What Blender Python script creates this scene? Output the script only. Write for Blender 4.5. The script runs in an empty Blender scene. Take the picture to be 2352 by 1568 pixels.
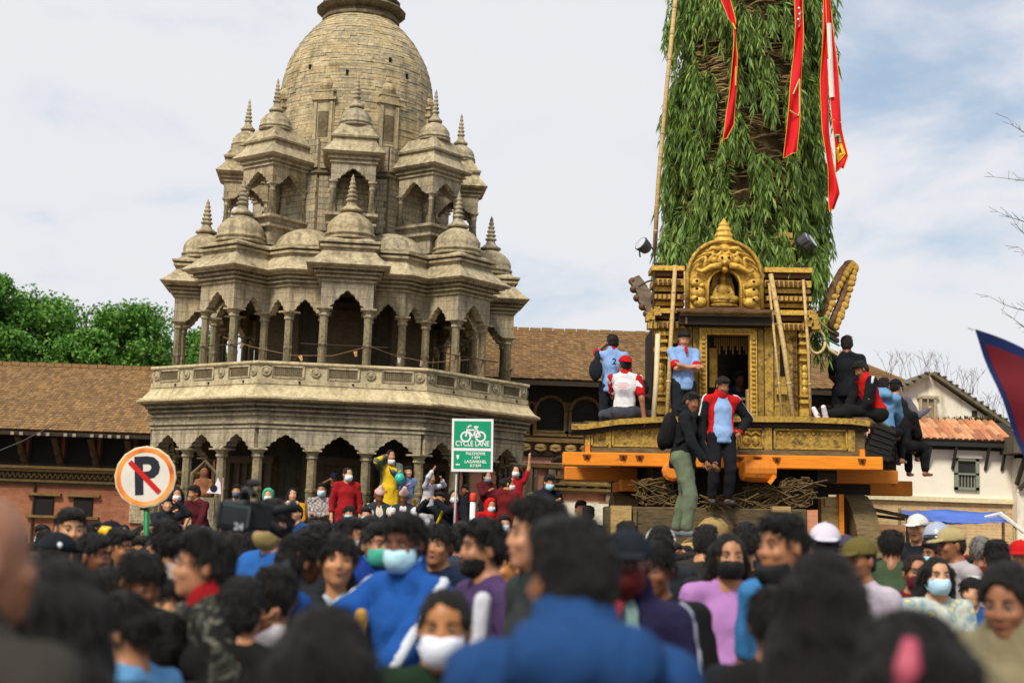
import bpy, math, random
import numpy as np
from mathutils import Vector, Matrix

rad = math.radians
scene = bpy.context.scene
COL = scene.collection

# ------------------------------------------------------------------ camera
PITCH, ROLL, EYE = rad(7.25), rad(2.0), 1.7
FPX = 3267.0                                   # focal length in pixels of a 2352 px wide picture
cam_data = bpy.data.cameras.new('camera')
cam_data.sensor_width = 36.0
cam_data.lens = FPX * 36.0 / 2352.0
cam_data.clip_end = 600.0
cam_data.dof.use_dof = True
cam_data.dof.focus_distance = 20.5
cam_data.dof.aperture_fstop = 2.0
cam = bpy.data.objects.new('camera', cam_data)
COL.objects.link(cam)
_f = Vector((0, math.cos(PITCH), math.sin(PITCH)))
_r = Vector((1, 0, 0))
_u = _r.cross(_f)
_r2 = _r * math.cos(ROLL) + _u * math.sin(ROLL)
_u2 = _u * math.cos(ROLL) - _r * math.sin(ROLL)
_m = Matrix((_r2, _u2, -_f)).transposed().to_4x4()
_m.translation = (0, 0, EYE)
cam.matrix_world = _m
scene.camera = cam


def P(u, v, Y):
    """World point at distance Y in front of the camera that shows at picture position u, v (2352 x 1568)."""
    d = _f + _r2 * ((u - 1176) / FPX) + _u2 * ((784 - v) / FPX)
    return Vector((0, 0, EYE)) + d * (Y / d.y)


# ------------------------------------------------------------------ light
SUN_EL, SUN_AZ = rad(48), rad(205)             # azimuth from +Y, clockwise: from behind the camera, to its left
sun_dir = Vector((math.sin(SUN_AZ) * math.cos(SUN_EL), math.cos(SUN_AZ) * math.cos(SUN_EL), math.sin(SUN_EL)))
sun_data = bpy.data.lights.new('sun', 'SUN')
sun_data.energy = 3.0
sun_data.angle = rad(14)
sun_data.color = (1.0, 0.93, 0.80)
sun = bpy.data.objects.new('sun', sun_data)
sun.rotation_euler = sun_dir.to_track_quat('Z', 'Y').to_euler()
COL.objects.link(sun)

world = bpy.data.worlds.new('World')
scene.world = world
world.use_nodes = True
wn, wl = world.node_tree.nodes, world.node_tree.links
wn.clear()
w_out = wn.new('ShaderNodeOutputWorld')
w_bg = wn.new('ShaderNodeBackground')
w_bg.inputs['Strength'].default_value = 0.1
w_sky = wn.new('ShaderNodeTexSky')
w_sky.sky_type = 'NISHITA'
w_sky.sun_disc = False
w_sky.sun_elevation = SUN_EL
w_sky.sun_rotation = SUN_AZ
w_sky.air_density = 1.2
w_sky.dust_density = 1.5
w_tc = wn.new('ShaderNodeTexCoord')
w_sep = wn.new('ShaderNodeSeparateXYZ')
wl.new(w_tc.outputs['Generated'], w_sep.inputs[0])


def wmath(op, a, b=None, clamp=False):
    n = wn.new('ShaderNodeMath')
    n.operation = op
    n.use_clamp = clamp
    for i, x in enumerate((a, b)):
        if x is None:
            continue
        if isinstance(x, (int, float)):
            n.inputs[i].default_value = x
        else:
            wl.new(x, n.inputs[i])
    return n.outputs[0]


# a cloud deck: the view direction projected on a plane overhead, torn by noise
zz = wmath('ADD', wmath('MAXIMUM', w_sep.outputs[2], 0.0), 0.22)
w_cmb = wn.new('ShaderNodeCombineXYZ')
wl.new(wmath('DIVIDE', w_sep.outputs[0], zz), w_cmb.inputs[0])
wl.new(wmath('DIVIDE', w_sep.outputs[1], zz), w_cmb.inputs[1])
w_n1 = wn.new('ShaderNodeTexNoise')
w_n1.inputs['Scale'].default_value = 2.1
w_n1.inputs['Detail'].default_value = 9.0
w_n1.inputs['Roughness'].default_value = 0.58
w_n1.inputs['Distortion'].default_value = 0.35
wl.new(w_cmb.outputs[0], w_n1.inputs['Vector'])
w_n2 = wn.new('ShaderNodeTexNoise')
w_n2.inputs['Scale'].default_value = 1.1
w_n2.inputs['Detail'].default_value = 3.0
w_off = wn.new('ShaderNodeVectorMath')
w_off.operation = 'ADD'
w_off.inputs[1].default_value = (4.3, 1.7, 0.0)
wl.new(w_cmb.outputs[0], w_off.inputs[0])
wl.new(w_off.outputs[0], w_n2.inputs['Vector'])
# the deck is thinner towards the right of the view (a bluer quarter of the sky)
thin = wmath('MULTIPLY', wmath('SUBTRACT', wmath('MULTIPLY', w_sep.outputs[0], w_sep.outputs[2]), 0.022, True), 1.9, True)
thin = wmath('MINIMUM', thin, 0.13)
dens = wmath('SUBTRACT', wmath('ADD', wmath('MULTIPLY', w_n1.outputs[0], 0.62), wmath('MULTIPLY', w_n2.outputs[0], 0.38)), thin)
w_ramp = wn.new('ShaderNodeValToRGB')
w_ramp.color_ramp.elements[0].position = 0.27
w_ramp.color_ramp.elements[1].position = 0.47
w_ramp.color_ramp.interpolation = 'EASE'
wl.new(dens, w_ramp.inputs[0])
w_cl = wn.new('ShaderNodeMix')                  # cloud tone: slightly blue grey to warm white
w_cl.data_type = 'RGBA'
w_cl.inputs[6].default_value = (5.8, 5.95, 6.35, 1)
w_cl.inputs[7].default_value = (6.5, 6.5, 6.7, 1)
wl.new(w_n1.outputs[0], w_cl.inputs[0])
w_hz = wn.new('ShaderNodeMix')                  # thin veil over the blue
w_hz.data_type = 'RGBA'
w_hz.inputs[0].default_value = 0.45
w_hz.inputs[7].default_value = (3.9, 4.7, 5.8, 1)
wl.new(w_sky.outputs[0], w_hz.inputs[6])
w_mix = wn.new('ShaderNodeMix')
w_mix.data_type = 'RGBA'
wl.new(w_ramp.outputs[0], w_mix.inputs[0])
wl.new(w_hz.outputs[2], w_mix.inputs[6])
wl.new(w_cl.outputs[2], w_mix.inputs[7])
wl.new(w_mix.outputs[2], w_bg.inputs[0])
wl.new(w_bg.outputs[0], w_out.inputs[0])

scene.view_settings.view_transform = 'Standard'
scene.view_settings.look = 'None'
scene.view_settings.exposure = 0.42
scene.view_settings.gamma = 1.0
scene.view_settings.use_curve_mapping = False
scene.cycles.use_denoising = True
scene.cycles.max_bounces = 6

rnd = random.Random(7)


# ------------------------------------------------------------------ materials
def lin(c):
    """'#rrggbb' or a tuple of linear values -> linear rgb"""
    if not isinstance(c, str):
        return tuple(c)
    out = []
    for i in (1, 3, 5):
        x = int(c[i:i + 2], 16) / 255
        out.append(x / 12.92 if x <= 0.04045 else ((x + 0.055) / 1.055) ** 2.4)
    return tuple(out)


MATS = {}


class NT:
    def __init__(self, name):
        self.m = bpy.data.materials.new(name)
        self.m.use_nodes = True
        self.n, self.l = self.m.node_tree.nodes, self.m.node_tree.links
        self.b = self.n['Principled BSDF']
        self.tc = self.n.new('ShaderNodeTexCoord')

    def noise(self, scale, detail=4, rough=0.55, vec=None, stretch=None, dist=0.0):
        n = self.n.new('ShaderNodeTexNoise')
        n.inputs['Scale'].default_value = scale
        n.inputs['Detail'].default_value = detail
        n.inputs['Roughness'].default_value = rough
        n.inputs['Distortion'].default_value = dist
        v = vec or self.tc.outputs['Object']
        if stretch:
            mp = self.n.new('ShaderNodeMapping')
            mp.inputs['Scale'].default_value = stretch
            self.l.new(v, mp.inputs[0])
            v = mp.outputs[0]
        self.l.new(v, n.inputs['Vector'])
        return n.outputs[0]

    def ramp(self, fac, stops):
        r = self.n.new('ShaderNodeValToRGB')
        e = r.color_ramp.elements
        while len(e) < len(stops):
            e.new(0.5)
        for el, (p, c) in zip(e, stops):
            el.position = p
            el.color = (*(c if not isinstance(c, (int, float)) else (c, c, c)), 1)
        self.l.new(fac, r.inputs[0])
        return r.outputs[0]

    def mix(self, fac, a, b, mode='MIX'):
        x = self.n.new('ShaderNodeMix')
        x.data_type = 'RGBA'
        x.blend_type = mode
        for s, v in ((0, fac), (6, a), (7, b)):
            if isinstance(v, (int, float)):
                x.inputs[s].default_value = v
            elif isinstance(v, tuple):
                x.inputs[s].default_value = (*v, 1)
            else:
                self.l.new(v, x.inputs[s])
        return x.outputs[2]

    def math(self, op, a, b):
        n = self.n.new('ShaderNodeMath')
        n.operation = op
        for i, x in enumerate((a, b)):
            if isinstance(x, (int, float)):
                n.inputs[i].default_value = x
            else:
                self.l.new(x, n.inputs[i])
        return n.outputs[0]

    def bump(self, h, strength=0.4, dist=0.02):
        b = self.n.new('ShaderNodeBump')
        b.inputs['Strength'].default_value = strength
        b.inputs['Distance'].default_value = dist
        self.l.new(h, b.inputs['Height'])
        self.l.new(b.outputs[0], self.b.inputs['Normal'])

    def done(self, color, rough=0.8, metal=0.0, spec=0.3):
        if isinstance(color, tuple):
            self.b.inputs['Base Color'].default_value = (*color, 1)
        else:
            self.l.new(color, self.b.inputs['Base Color'])
        if isinstance(rough, (int, float)):
            self.b.inputs['Roughness'].default_value = rough
        else:
            self.l.new(rough, self.b.inputs['Roughness'])
        self.b.inputs['Metallic'].default_value = metal
        self.b.inputs['Specular IOR Level'].default_value = spec
        return self.m


def sc(c, k):
    return tuple(min(1.0, x * k) for x in c)


def plain(color, rough=0.8, var=0.18, scale=14.0, bump=0.15, metal=0.0, spec=0.3, dist=0.01):
    """a solid colour with fine mottling and relief"""
    c = lin(color)
    key = ('plain', tuple(round(x, 3) for x in c), rough, var, scale, bump, metal, spec, dist)
    if key not in MATS:
        t = NT('paint')
        n = t.noise(scale, 5)
        col = t.ramp(n, [(0.25, sc(c, 1 - var)), (0.75, sc(c, 1 + var))])
        if bump:
            t.bump(t.noise(scale * 2.3, 5), bump, dist)
        MATS[key] = t.done(col, rough, metal, spec)
    return MATS[key]


def cloth(color, rough=0.9, spec=0.15):
    c = tuple(max(x, 0.013) for x in lin(color))
    key = ('cloth', tuple(round(x, 3) for x in c), rough)
    if key not in MATS:
        t = NT('cloth')
        n = t.noise(5.0, 4)
        col = t.ramp(n, [(0.3, sc(c, 0.86)), (0.7, sc(c, 1.1))])
        folds = t.mix(0.35, t.noise(9.0, 2, dist=1.5, stretch=(1.3, 1.3, 0.5)), t.noise(220.0, 2))
        t.bump(folds, 0.85, 0.035)
        MATS[key] = t.done(col, rough, 0.0, spec)
    return MATS[key]


def pattern(kind):
    if kind in MATS:
        return MATS[kind]
    t = NT('printed_cloth')
    ob = t.tc.outputs['Object']
    if kind == 'check':
        c = t.n.new('ShaderNodeTexChecker')
        c.inputs['Scale'].default_value = 26
        c.inputs['Color1'].default_value = (0.42, 0.36, 0.35, 1)
        c.inputs['Color2'].default_value = (0.09, 0.075, 0.08, 1)
        t.l.new(ob, c.inputs[0])
        col = t.mix(0.35, c.outputs[0], t.ramp(t.noise(30, 3), [(0.45, (0.10, 0.08, 0.09)), (0.55, (0.55, 0.5, 0.48))]))
    elif kind == 'floral':
        v = t.n.new('ShaderNodeTexVoronoi')
        v.inputs['Scale'].default_value = 17
        t.l.new(ob, v.inputs['Vector'])
        col = t.ramp(v.outputs['Distance'], [(0.0, (0.62, 0.45, 0.08)), (0.22, (0.62, 0.50, 0.16)), (0.34, (0.20, 0.34, 0.42)), (0.7, (0.50, 0.52, 0.44))])
    elif kind == 'camo':
        col = t.ramp(t.noise(16, 3, 0.6, dist=1.2), [(0.48, (0.012, 0.012, 0.012)), (0.56, (0.03, 0.031, 0.024)), (0.66, (0.15, 0.145, 0.115))])
    elif kind == 'yellow_dress':
        v = t.n.new('ShaderNodeTexVoronoi')
        v.inputs['Scale'].default_value = 8
        t.l.new(ob, v.inputs['Vector'])
        col = t.ramp(v.outputs['Distance'], [(0.10, (0.33, 0.13, 0.01)), (0.28, (0.66, 0.42, 0.02)), (1.0, (0.72, 0.48, 0.02))])
    elif kind == 'teal_jersey':
        col = t.ramp(t.noise(9, 1), [(0.46, (0.015, 0.02, 0.05)), (0.50, (0.02, 0.26, 0.20))])
    elif kind == 'neon':
        col = t.ramp(t.noise(8, 1), [(0.50, (0.015, 0.02, 0.05)), (0.54, (0.34, 0.62, 0.12))])
    t.bump(t.noise(9.0, 2, dist=1.5), 0.4, 0.03)
    MATS[kind] = t.done(col, 0.9, 0, 0.15)
    return MATS[kind]


def skin_mat(color):
    c = lin(color)
    c = (c[0] * 0.97, c[1] * 1.04, c[2] * 1.18)
    key = ('skin', c)
    if key not in MATS:
        t = NT('skin')
        col = t.ramp(t.noise(22, 4), [(0.3, sc(c, 0.86)), (0.7, (min(1, c[0] * 1.12), c[1] * 1.03, c[2] * 1.0))])
        t.bump(t.noise(160, 3), 0.08, 0.004)
        m = t.done(col, 0.48, 0, 0.35)
        t.b.inputs['Subsurface Weight'].default_value = 0.06
        t.b.inputs['Subsurface Radius'].default_value = (0.012, 0.005, 0.003)
        MATS[key] = m
    return MATS[key]


def hair_mat(color='#1f1c1a'):
    c = lin(color)
    key = ('hair', c)
    if key not in MATS:
        t = NT('hair')
        n = t.noise(60, 4, 0.7, stretch=(3, 3, 0.35))
        t.bump(n, 0.9, 0.02)
        MATS[key] = t.done(t.ramp(n, [(0.3, sc(c, 0.55)), (0.75, sc(c, 1.6))]), 0.55, 0, 0.3)
    return MATS[key]


def stone_mat(name, a, b, c, lichen=0.12, streak=0.5, ashlar=None, tinting=0.45):
    """weathered sandstone: two tones, dark rain streaks, ochre lichen, optional faint block joints on far walls"""
    if name in MATS:
        return MATS[name]
    t = NT(name)
    oi = t.n.new('ShaderNodeObjectInfo')
    geo = t.n.new('ShaderNodeNewGeometry')
    base = t.ramp(t.noise(2.1, 7, 0.62), [(0.32, lin(a)), (0.52, lin(b)), (0.72, lin(c))])
    base = t.mix(0.55, base, t.ramp(t.noise(17, 5, 0.7), [(0.3, sc(lin(a), 0.75)), (0.7, sc(lin(c), 1.12))]), 'MIX')
    st = t.ramp(t.noise(3.2, 6, 0.6, stretch=(2.2, 2.2, 0.22)), [(0.46, 0.0), (0.66, 1.0)])
    base = t.mix(t.math('MULTIPLY', st, streak), base, sc(lin(a), 0.38))
    li = t.ramp(t.noise(2.9, 6, 0.65, dist=0.6), [(0.64, 0.0), (0.72, 1.0)])
    base = t.mix(t.math('MULTIPLY', li, lichen), base, (0.52, 0.28, 0.04))
    one = t.math('FRACT', t.math('ADD', geo.outputs['Random Per Island'], oi.outputs['Random']), 0.0)
    tint = t.ramp(one, [(0.0, (0.62, 0.64, 0.70)), (0.3, (0.95, 0.93, 0.92)), (0.6, (1.05, 1.0, 0.93)), (0.82, (0.98, 0.86, 0.70)), (1.0, (1.22, 1.16, 1.08))])
    base = t.mix(tinting, base, tint, 'MULTIPLY')
    h = t.mix(0.5, t.noise(9, 8, 0.65), t.noise(55, 4, 0.7))
    if ashlar:
        br = t.n.new('ShaderNodeTexBrick')
        br.inputs['Color1'].default_value = (1, 1, 1, 1)
        br.inputs['Color2'].default_value = (0.82, 0.82, 0.82, 1)
        br.inputs['Mortar'].default_value = (0.35, 0.32, 0.26, 1)
        br.inputs['Scale'].default_value = 1.0
        br.inputs['Mortar Size'].default_value = 0.008
        br.inputs['Brick Width'].default_value = ashlar[0]
        br.inputs['Row Height'].default_value = ashlar[1]
        sp = t.n.new('ShaderNodeSeparateXYZ')
        cb = t.n.new('ShaderNodeCombineXYZ')
        t.l.new(t.tc.outputs['Object'], sp.inputs[0])
        t.l.new(t.math('ADD', sp.outputs[0], t.math('MULTIPLY', sp.outputs[1], 0.83)), cb.inputs[0])
        t.l.new(sp.outputs[2], cb.inputs[1])
        t.l.new(cb.outputs[0], br.inputs[0])
        base = t.mix(0.55, base, br.outputs[0], 'MULTIPLY')
    t.bump(h, 0.6, 0.03)
    MATS[name] = t.done(base, 0.92, 0, 0.2)
    return MATS[name]


def gold_mat(name='gilded_wood', bright=1.0, worn=0.5):
    if name in MATS:
        return MATS[name]
    t = NT(name)
    n = t.noise(11, 6, 0.65)
    gold = t.ramp(t.noise(26, 4), [(0.3, sc((0.37, 0.215, 0.032), bright)), (0.7, sc((0.66, 0.42, 0.070), bright))])
    w = t.ramp(n, [(0.52 - 0.25 * (worn - 0.5), 0.0), (0.68 - 0.2 * (worn - 0.5), 1.0)])
    col = t.mix(t.math('MULTIPLY', w, 0.9), gold, (0.085, 0.052, 0.028))
    t.bump(t.mix(0.5, n, t.noise(48, 5, 0.7)), 0.7, 0.025)
    MATS[name] = t.done(col, t.ramp(n, [(0.4, 0.42), (0.7, 0.8)]), 0.35, 0.5)
    return MATS[name]


def wood_mat(name, a, b, rough=0.75):
    if name in MATS:
        return MATS[name]
    t = NT(name)
    n = t.noise(7, 6, 0.65, stretch=(1, 1, 5))
    n2 = t.noise(30, 5, 0.7, stretch=(0.25, 1, 1))
    col = t.mix(0.5, t.ramp(n, [(0.3, lin(a)), (0.7, lin(b))]), t.ramp(n2, [(0.35, sc(lin(a), 0.7)), (0.65, sc(lin(b), 1.15))]))
    t.bump(n2, 0.5, 0.02)
    MATS[name] = t.done(col, rough, 0, 0.3)
    return MATS[name]


def brick_mat(name, c1, c2, mortar, w=0.22, h=0.065, dirt=0.35):
    if name in MATS:
        return MATS[name]
    t = NT(name)
    sp = t.n.new('ShaderNodeSeparateXYZ')
    cb = t.n.new('ShaderNodeCombineXYZ')
    t.l.new(t.tc.outputs['Object'], sp.inputs[0])
    t.l.new(t.math('ADD', sp.outputs[0], sp.outputs[1]), cb.inputs[0])
    t.l.new(sp.outputs[2], cb.inputs[1])
    br = t.n.new('ShaderNodeTexBrick')
    br.inputs['Color1'].default_value = (*lin(c1), 1)
    br.inputs['Color2'].default_value = (*lin(c2), 1)
    br.inputs['Mortar'].default_value = (*lin(mortar), 1)
    br.inputs['Scale'].default_value = 1
    br.inputs['Mortar Size'].default_value = 0.006
    br.inputs['Brick Width'].default_value = w
    br.inputs['Row Height'].default_value = h
    t.l.new(cb.outputs[0], br.inputs[0])
    col = t.mix(t.math('MULTIPLY', t.ramp(t.noise(1.3, 7, 0.65), [(0.4, 0.0), (0.7, 1.0)]), dirt), br.outputs[0], sc(lin(c1), 0.45))
    col = t.mix(0.35, col, t.ramp(t.noise(4, 5), [(0.3, sc(lin(c1), 0.8)), (0.7, sc(lin(c2), 1.3))]))
    t.bump(t.mix(0.3, br.outputs['Fac'], t.noise(30, 4)), -0.5, 0.01)
    MATS[name] = t.done(col, 0.9, 0, 0.2)
    return MATS[name]


def leaf_mat(name, stops, rough=0.5):
    if name in MATS:
        return MATS[name]
    t = NT(name)
    geo = t.n.new('ShaderNodeNewGeometry')
    big = t.noise(0.9, 3)
    f = t.math('ADD', t.math('MULTIPLY', geo.outputs['Random Per Island'], 0.55), t.math('MULTIPLY', big, 0.45))
    col = t.ramp(f, [(p, lin(c)) for p, c in stops])
    m = t.done(col, rough, 0, 0.3)
    t.b.inputs['Transmission Weight'].default_value = 0.0
    tr = t.n.new('ShaderNodeBsdfTranslucent')
    t.l.new(col, tr.inputs[0])
    mx = t.n.new('ShaderNodeMixShader')
    mx.inputs[0].default_value = 0.28
    out = [n for n in t.n if n.type == 'OUTPUT_MATERIAL'][0]
    t.l.new(t.b.outputs[0], mx.inputs[1])
    t.l.new(tr.outputs[0], mx.inputs[2])
    t.l.new(mx.outputs[0], out.inputs[0])
    MATS[name] = m
    return m


# ------------------------------------------------------------------ objects
def mesh_from(name, verts, faces, mat=None, smooth=False):
    me = bpy.data.meshes.new(name)
    me.from_pydata([tuple(v) for v in verts], [], faces)
    if mat is not None:
        for m in (mat if isinstance(mat, list) else [mat]):
            me.materials.append(m)
    if smooth:
        me.polygons.foreach_set('use_smooth', [True] * len(me.polygons))
    me.update()
    return me


def link(name, me, parent=None, loc=None, rot=None):
    o = bpy.data.objects.new(name, me)
    COL.objects.link(o)
    if parent is not None:
        o.parent = parent
    if loc is not None:
        o.location = loc
    if rot is not None:
        o.rotation_euler = rot
    return o


def tag(o, label=None, cat=None, group=None, kind=None):
    for k, v in (('label', label), ('category', cat), ('group', group), ('kind', kind)):
        if v:
            o[k] = v
    return o


def thing(name, label, cat, loc=(0, 0, 0), rot=(0, 0, 0), group=None):
    o = bpy.data.objects.new(name, None)
    o.empty_display_size = 0.2
    COL.objects.link(o)
    o.location = loc
    o.rotation_euler = rot
    return tag(o, label, cat, group)


class MB:
    """collects simple shapes and builds them as ONE mesh object"""

    def __init__(self):
        self.v, self.f = [], []

    def add(self, vs, fs):
        k = len(self.v)
        self.v.extend(vs)
        self.f.extend([tuple(i + k for i in f) for f in fs])
        return self

    def box(self, c, s, M=None, taper=1.0):
        x, y, z = s[0] / 2, s[1] / 2, s[2] / 2
        vs = [Vector((sx * x * (taper if sz > 0 else 1), sy * y * (taper if sz > 0 else 1), sz * z)) for sz in (-1, 1) for sx, sy in ((-1, -1), (1, -1), (1, 1), (-1, 1))]
        if M is not None:
            vs = [M @ v for v in vs]
        c = Vector(c)
        return self.add([v + c for v in vs], [(3, 2, 1, 0), (4, 5, 6, 7), (0, 1, 5, 4), (1, 2, 6, 5), (2, 3, 7, 6), (3, 0, 4, 7)])

    def bar(self, a, b, w, h=None, up=(0, 0, 1)):
        """a rectangular bar from a to b"""
        a, b = Vector(a), Vector(b)
        d = b - a
        L = d.length
        z = d.normalized()
        up = Vector(up)
        x = up.cross(z)
        if x.length < 1e-4:
            x = Vector((1, 0, 0)).cross(z)
        x.normalize()
        y = z.cross(x)
        M = Matrix((x, y, z)).transposed()
        return self.box((a + b) / 2, (w, h or w, L), M)

    def prism(self, poly, z0, z1, cap=True):
        n = len(poly)
        vs = [(p[0], p[1], z0) for p in poly] + [(p[0], p[1], z1) for p in poly]
        fs = [(i, (i + 1) % n, n + (i + 1) % n, n + i) for i in range(n)]
        if cap:
            fs += [tuple(range(n - 1, -1, -1)), tuple(range(n, 2 * n))]
        return self.add(vs, fs)

    def extrude(self, outline, y0, y1, closed=True):
        """outline of (x, z) points facing -Y, given depth from y0 to y1"""
        n = len(outline)
        vs = [(p[0], y0, p[1]) for p in outline] + [(p[0], y1, p[1]) for p in outline]
        fs = [(i, n + i, n + (i + 1) % n, (i + 1) % n) for i in range(n)]
        fs += [tuple(range(n)), tuple(range(2 * n - 1, n - 1, -1))]
        return self.add(vs, fs)

    def lathe(self, prof, seg=12, c=(0, 0, 0), phase=0.0, sx=1.0, sy=1.0):
        """profile of (r, z) from bottom to top"""
        vs, fs = [], []
        for r, z in prof:
            for i in range(seg):
                a = phase + 2 * math.pi * i / seg
                vs.append((c[0] + r * math.cos(a) * sx, c[1] + r * math.sin(a) * sy, c[2] + z))
        for j in range(len(prof) - 1):
            for i in range(seg):
                k = (i + 1) % seg
                fs.append((j * seg + i, j * seg + k, (j + 1) * seg + k, (j + 1) * seg + i))
        fs.append(tuple(range(seg - 1, -1, -1)))
        fs.append(tuple(range((len(prof) - 1) * seg, len(prof) * seg)))
        return self.add(vs, fs)

    def tube(self, pts, radii, seg=6, cap=True):
        pts = [Vector(p) for p in pts]
        if isinstance(radii, (int, float)):
            radii = [radii] * len(pts)
        vs, fs = [], []
        ref = None
        for i, p in enumerate(pts):
            d = (pts[min(i + 1, len(pts) - 1)] - pts[max(i - 1, 0)]).normalized()
            if ref is None:
                ref = Vector((0, 0, 1)) if abs(d.z) < 0.9 else Vector((1, 0, 0))
            x = ref.cross(d)
            if x.length < 1e-4:
                x = Vector((1, 0, 0)).cross(d)
            x.normalize()
            y = d.cross(x)
            ref = y
            for k in range(seg):
                a = 2 * math.pi * k / seg
                vs.append(p + (x * math.cos(a) + y * math.sin(a)) * radii[i])
        for i in range(len(pts) - 1):
            for k in range(seg):
                q = (k + 1) % seg
                fs.append((i * seg + k, i * seg + q, (i + 1) * seg + q, (i + 1) * seg + k))
        if cap:
            fs.append(tuple(range(seg - 1, -1, -1)))
            fs.append(tuple(range((len(pts) - 1) * seg, len(pts) * seg)))
        return self.add(vs, fs)

    def ball(self, c, r, seg=10, rings=7):
        r = (r, r, r) if isinstance(r, (int, float)) else r
        prof = [(max(1e-3, math.sin(math.pi * j / rings)), -math.cos(math.pi * j / rings)) for j in range(rings + 1)]
        k = len(self.v)
        self.lathe(prof, seg)
        for i in range(k, len(self.v)):
            v = self.v[i]
            self.v[i] = (c[0] + v[0] * r[0], c[1] + v[1] * r[1], c[2] + v[2] * r[2])
        return self

    def sweep(self, poly, prof, close_top=False, close_bottom=False):
        """poly (ccw seen from above) swept with (offset, z) mouldings"""
        n = len(poly)
        k = len(self.v)
        for off, z in prof:
            for p in offset(poly, off):
                self.v.append((p[0], p[1], z))
        for j in range(len(prof) - 1):
            for i in range(n):
                q = (i + 1) % n
                self.f.append((k + j * n + i, k + j * n + q, k + (j + 1) * n + q, k + (j + 1) * n + i))
        if close_top:
            self.f.append(tuple(k + (len(prof) - 1) * n + i for i in range(n)))
        if close_bottom:
            self.f.append(tuple(k + i for i in range(n - 1, -1, -1)))
        return self

    def mesh(self, name, mat, smooth=False):
        return mesh_from(name, self.v, self.f, mat, smooth)

    def build(self, name, mat, parent=None, loc=None, rot=None, smooth=False):
        return link(name, self.mesh(name, mat, smooth), parent, loc, rot)


def offset(poly, off):
    n = len(poly)
    out = []
    for i in range(n):
        a, b, c = Vector(poly[i - 1]), Vector(poly[i]), Vector(poly[(i + 1) % n])
        d1, d2 = (b - a).normalized(), (c - b).normalized()
        n1, n2 = Vector((d1.y, -d1.x)), Vector((d2.y, -d2.x))
        m = (n1 + n2) / max(0.25, 1 + n1.dot(n2))
        out.append(tuple(b + m * off))
    return out


def scatter(name, me, parent, places):
    """one part per place, all sharing a mesh; a place is a position or (position, rotation, scale)"""
    for p in places:
        if len(p) == 3 and not isinstance(p[0], (int, float)):
            o = link(name, me, parent, p[0], p[1])
            o.scale = p[2]
        else:
            link(name, me, parent, p)


def Rz(a):
    return Matrix.Rotation(a, 3, 'Z')


def text(body, size, mat, parent, loc, rot=(rad(90), 0, 0), depth=0.002, name='lettering', align='CENTER', bold=0.0, sx=1.0):
    cu = bpy.data.curves.new(name, 'FONT')
    cu.body = body
    cu.size = size
    cu.extrude = depth
    cu.offset = bold
    cu.align_x = align
    cu.align_y = 'CENTER'
    cu.resolution_u = 3
    cu.materials.append(mat)
    tmp = bpy.data.objects.new('tmp', cu)
    COL.objects.link(tmp)
    me = bpy.data.meshes.new_from_object(tmp.evaluated_get(bpy.context.evaluated_depsgraph_get()))
    me.name = name
    bpy.data.objects.remove(tmp)
    o = link(name, me, parent, loc, rot)
    o.scale = (sx, 1, 1)
    return o
# ================================================================== ground
def build_ground():
    t = NT('paving')
    col = t.mix(0.5, t.ramp(t.noise(0.6, 6), [(0.3, (0.13, 0.085, 0.06)), (0.7, (0.22, 0.15, 0.11))]), t.ramp(t.noise(9, 5), [(0.3, (0.09, 0.07, 0.055)), (0.7, (0.21, 0.16, 0.12))]))
    t.bump(t.noise(14, 5), 0.5, 0.02)
    m = t.done(col, 0.9)
    g = MB()
    g.add([(-400, -60, 0), (400, -60, 0), (400, 500, 0), (-400, 500, 0)], [(0, 1, 2, 3)])
    tag(g.build('ground', m), kind='structure')


build_ground()

# ================================================================== stone temple
SAND = stone_mat('sandstone', '#776d58', '#ab9e82', '#cdc1a2', 0.36, 0.58)
SAND_W = stone_mat('sandstone_wall', '#827862', '#b4a88e', '#d0c4a8', 0.14, 0.62, ashlar=(0.46, 0.17))
SAND_D = stone_mat('dark_sandstone', '#4a4234', '#6f634c', '#8d7f62', 0.05, 0.5)
DOME = stone_mat('dome_sandstone', '#877c62', '#b6a886', '#d1c3a0', 0.45, 0.42, tinting=0.9)
PALE_S = stone_mat('pale_sandstone', '#9a8c6e', '#c7b892', '#ded0ac', 0.40, 0.46)
GREY = stone_mat('grey_column_stone', '#59523f', '#857a60', '#a69a7b', 0.10, 0.75)
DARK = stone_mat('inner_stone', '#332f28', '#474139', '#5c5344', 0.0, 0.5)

S22, C22, T22 = math.sin(rad(22.5)), math.cos(rad(22.5)), math.tan(rad(22.5))
TC = (-3.25, 27.5)


def octagon(ap):
    r = ap / C22
    return [(r * math.sin(rad(-22.5 + 45 * k)), -r * math.cos(rad(-22.5 + 45 * k))) for k in range(8)]


def star(ap, w, Ro):
    out = []
    for k in range(8):
        a = rad(45 * k)
        n = Vector((math.sin(a), -math.cos(a)))
        t = Vector((math.cos(a), math.sin(a)))
        hw = ap * T22
        for q in (n * ap - t * hw, n * ap - t * w, n * Ro - t * w, n * Ro + t * w, n * ap + t * w):
            out.append((q.x, q.y))
    return out


CUSP = [(1.0, 0.0), (0.97, 0.06), (0.88, 0.14), (0.76, 0.18), (0.73, 0.34), (0.62, 0.47), (0.48, 0.52), (0.45, 0.66), (0.33, 0.78), (0.20, 0.82), (0.16, 0.92), (0.0, 1.0)]


def arch_profile(half, z0, z1):
    pts = [(-f * half, z0 + g * (z1 - z0)) for f, g in CUSP]
    return pts + [(-x, z) for x, z in reversed(pts[:-1])]


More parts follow.
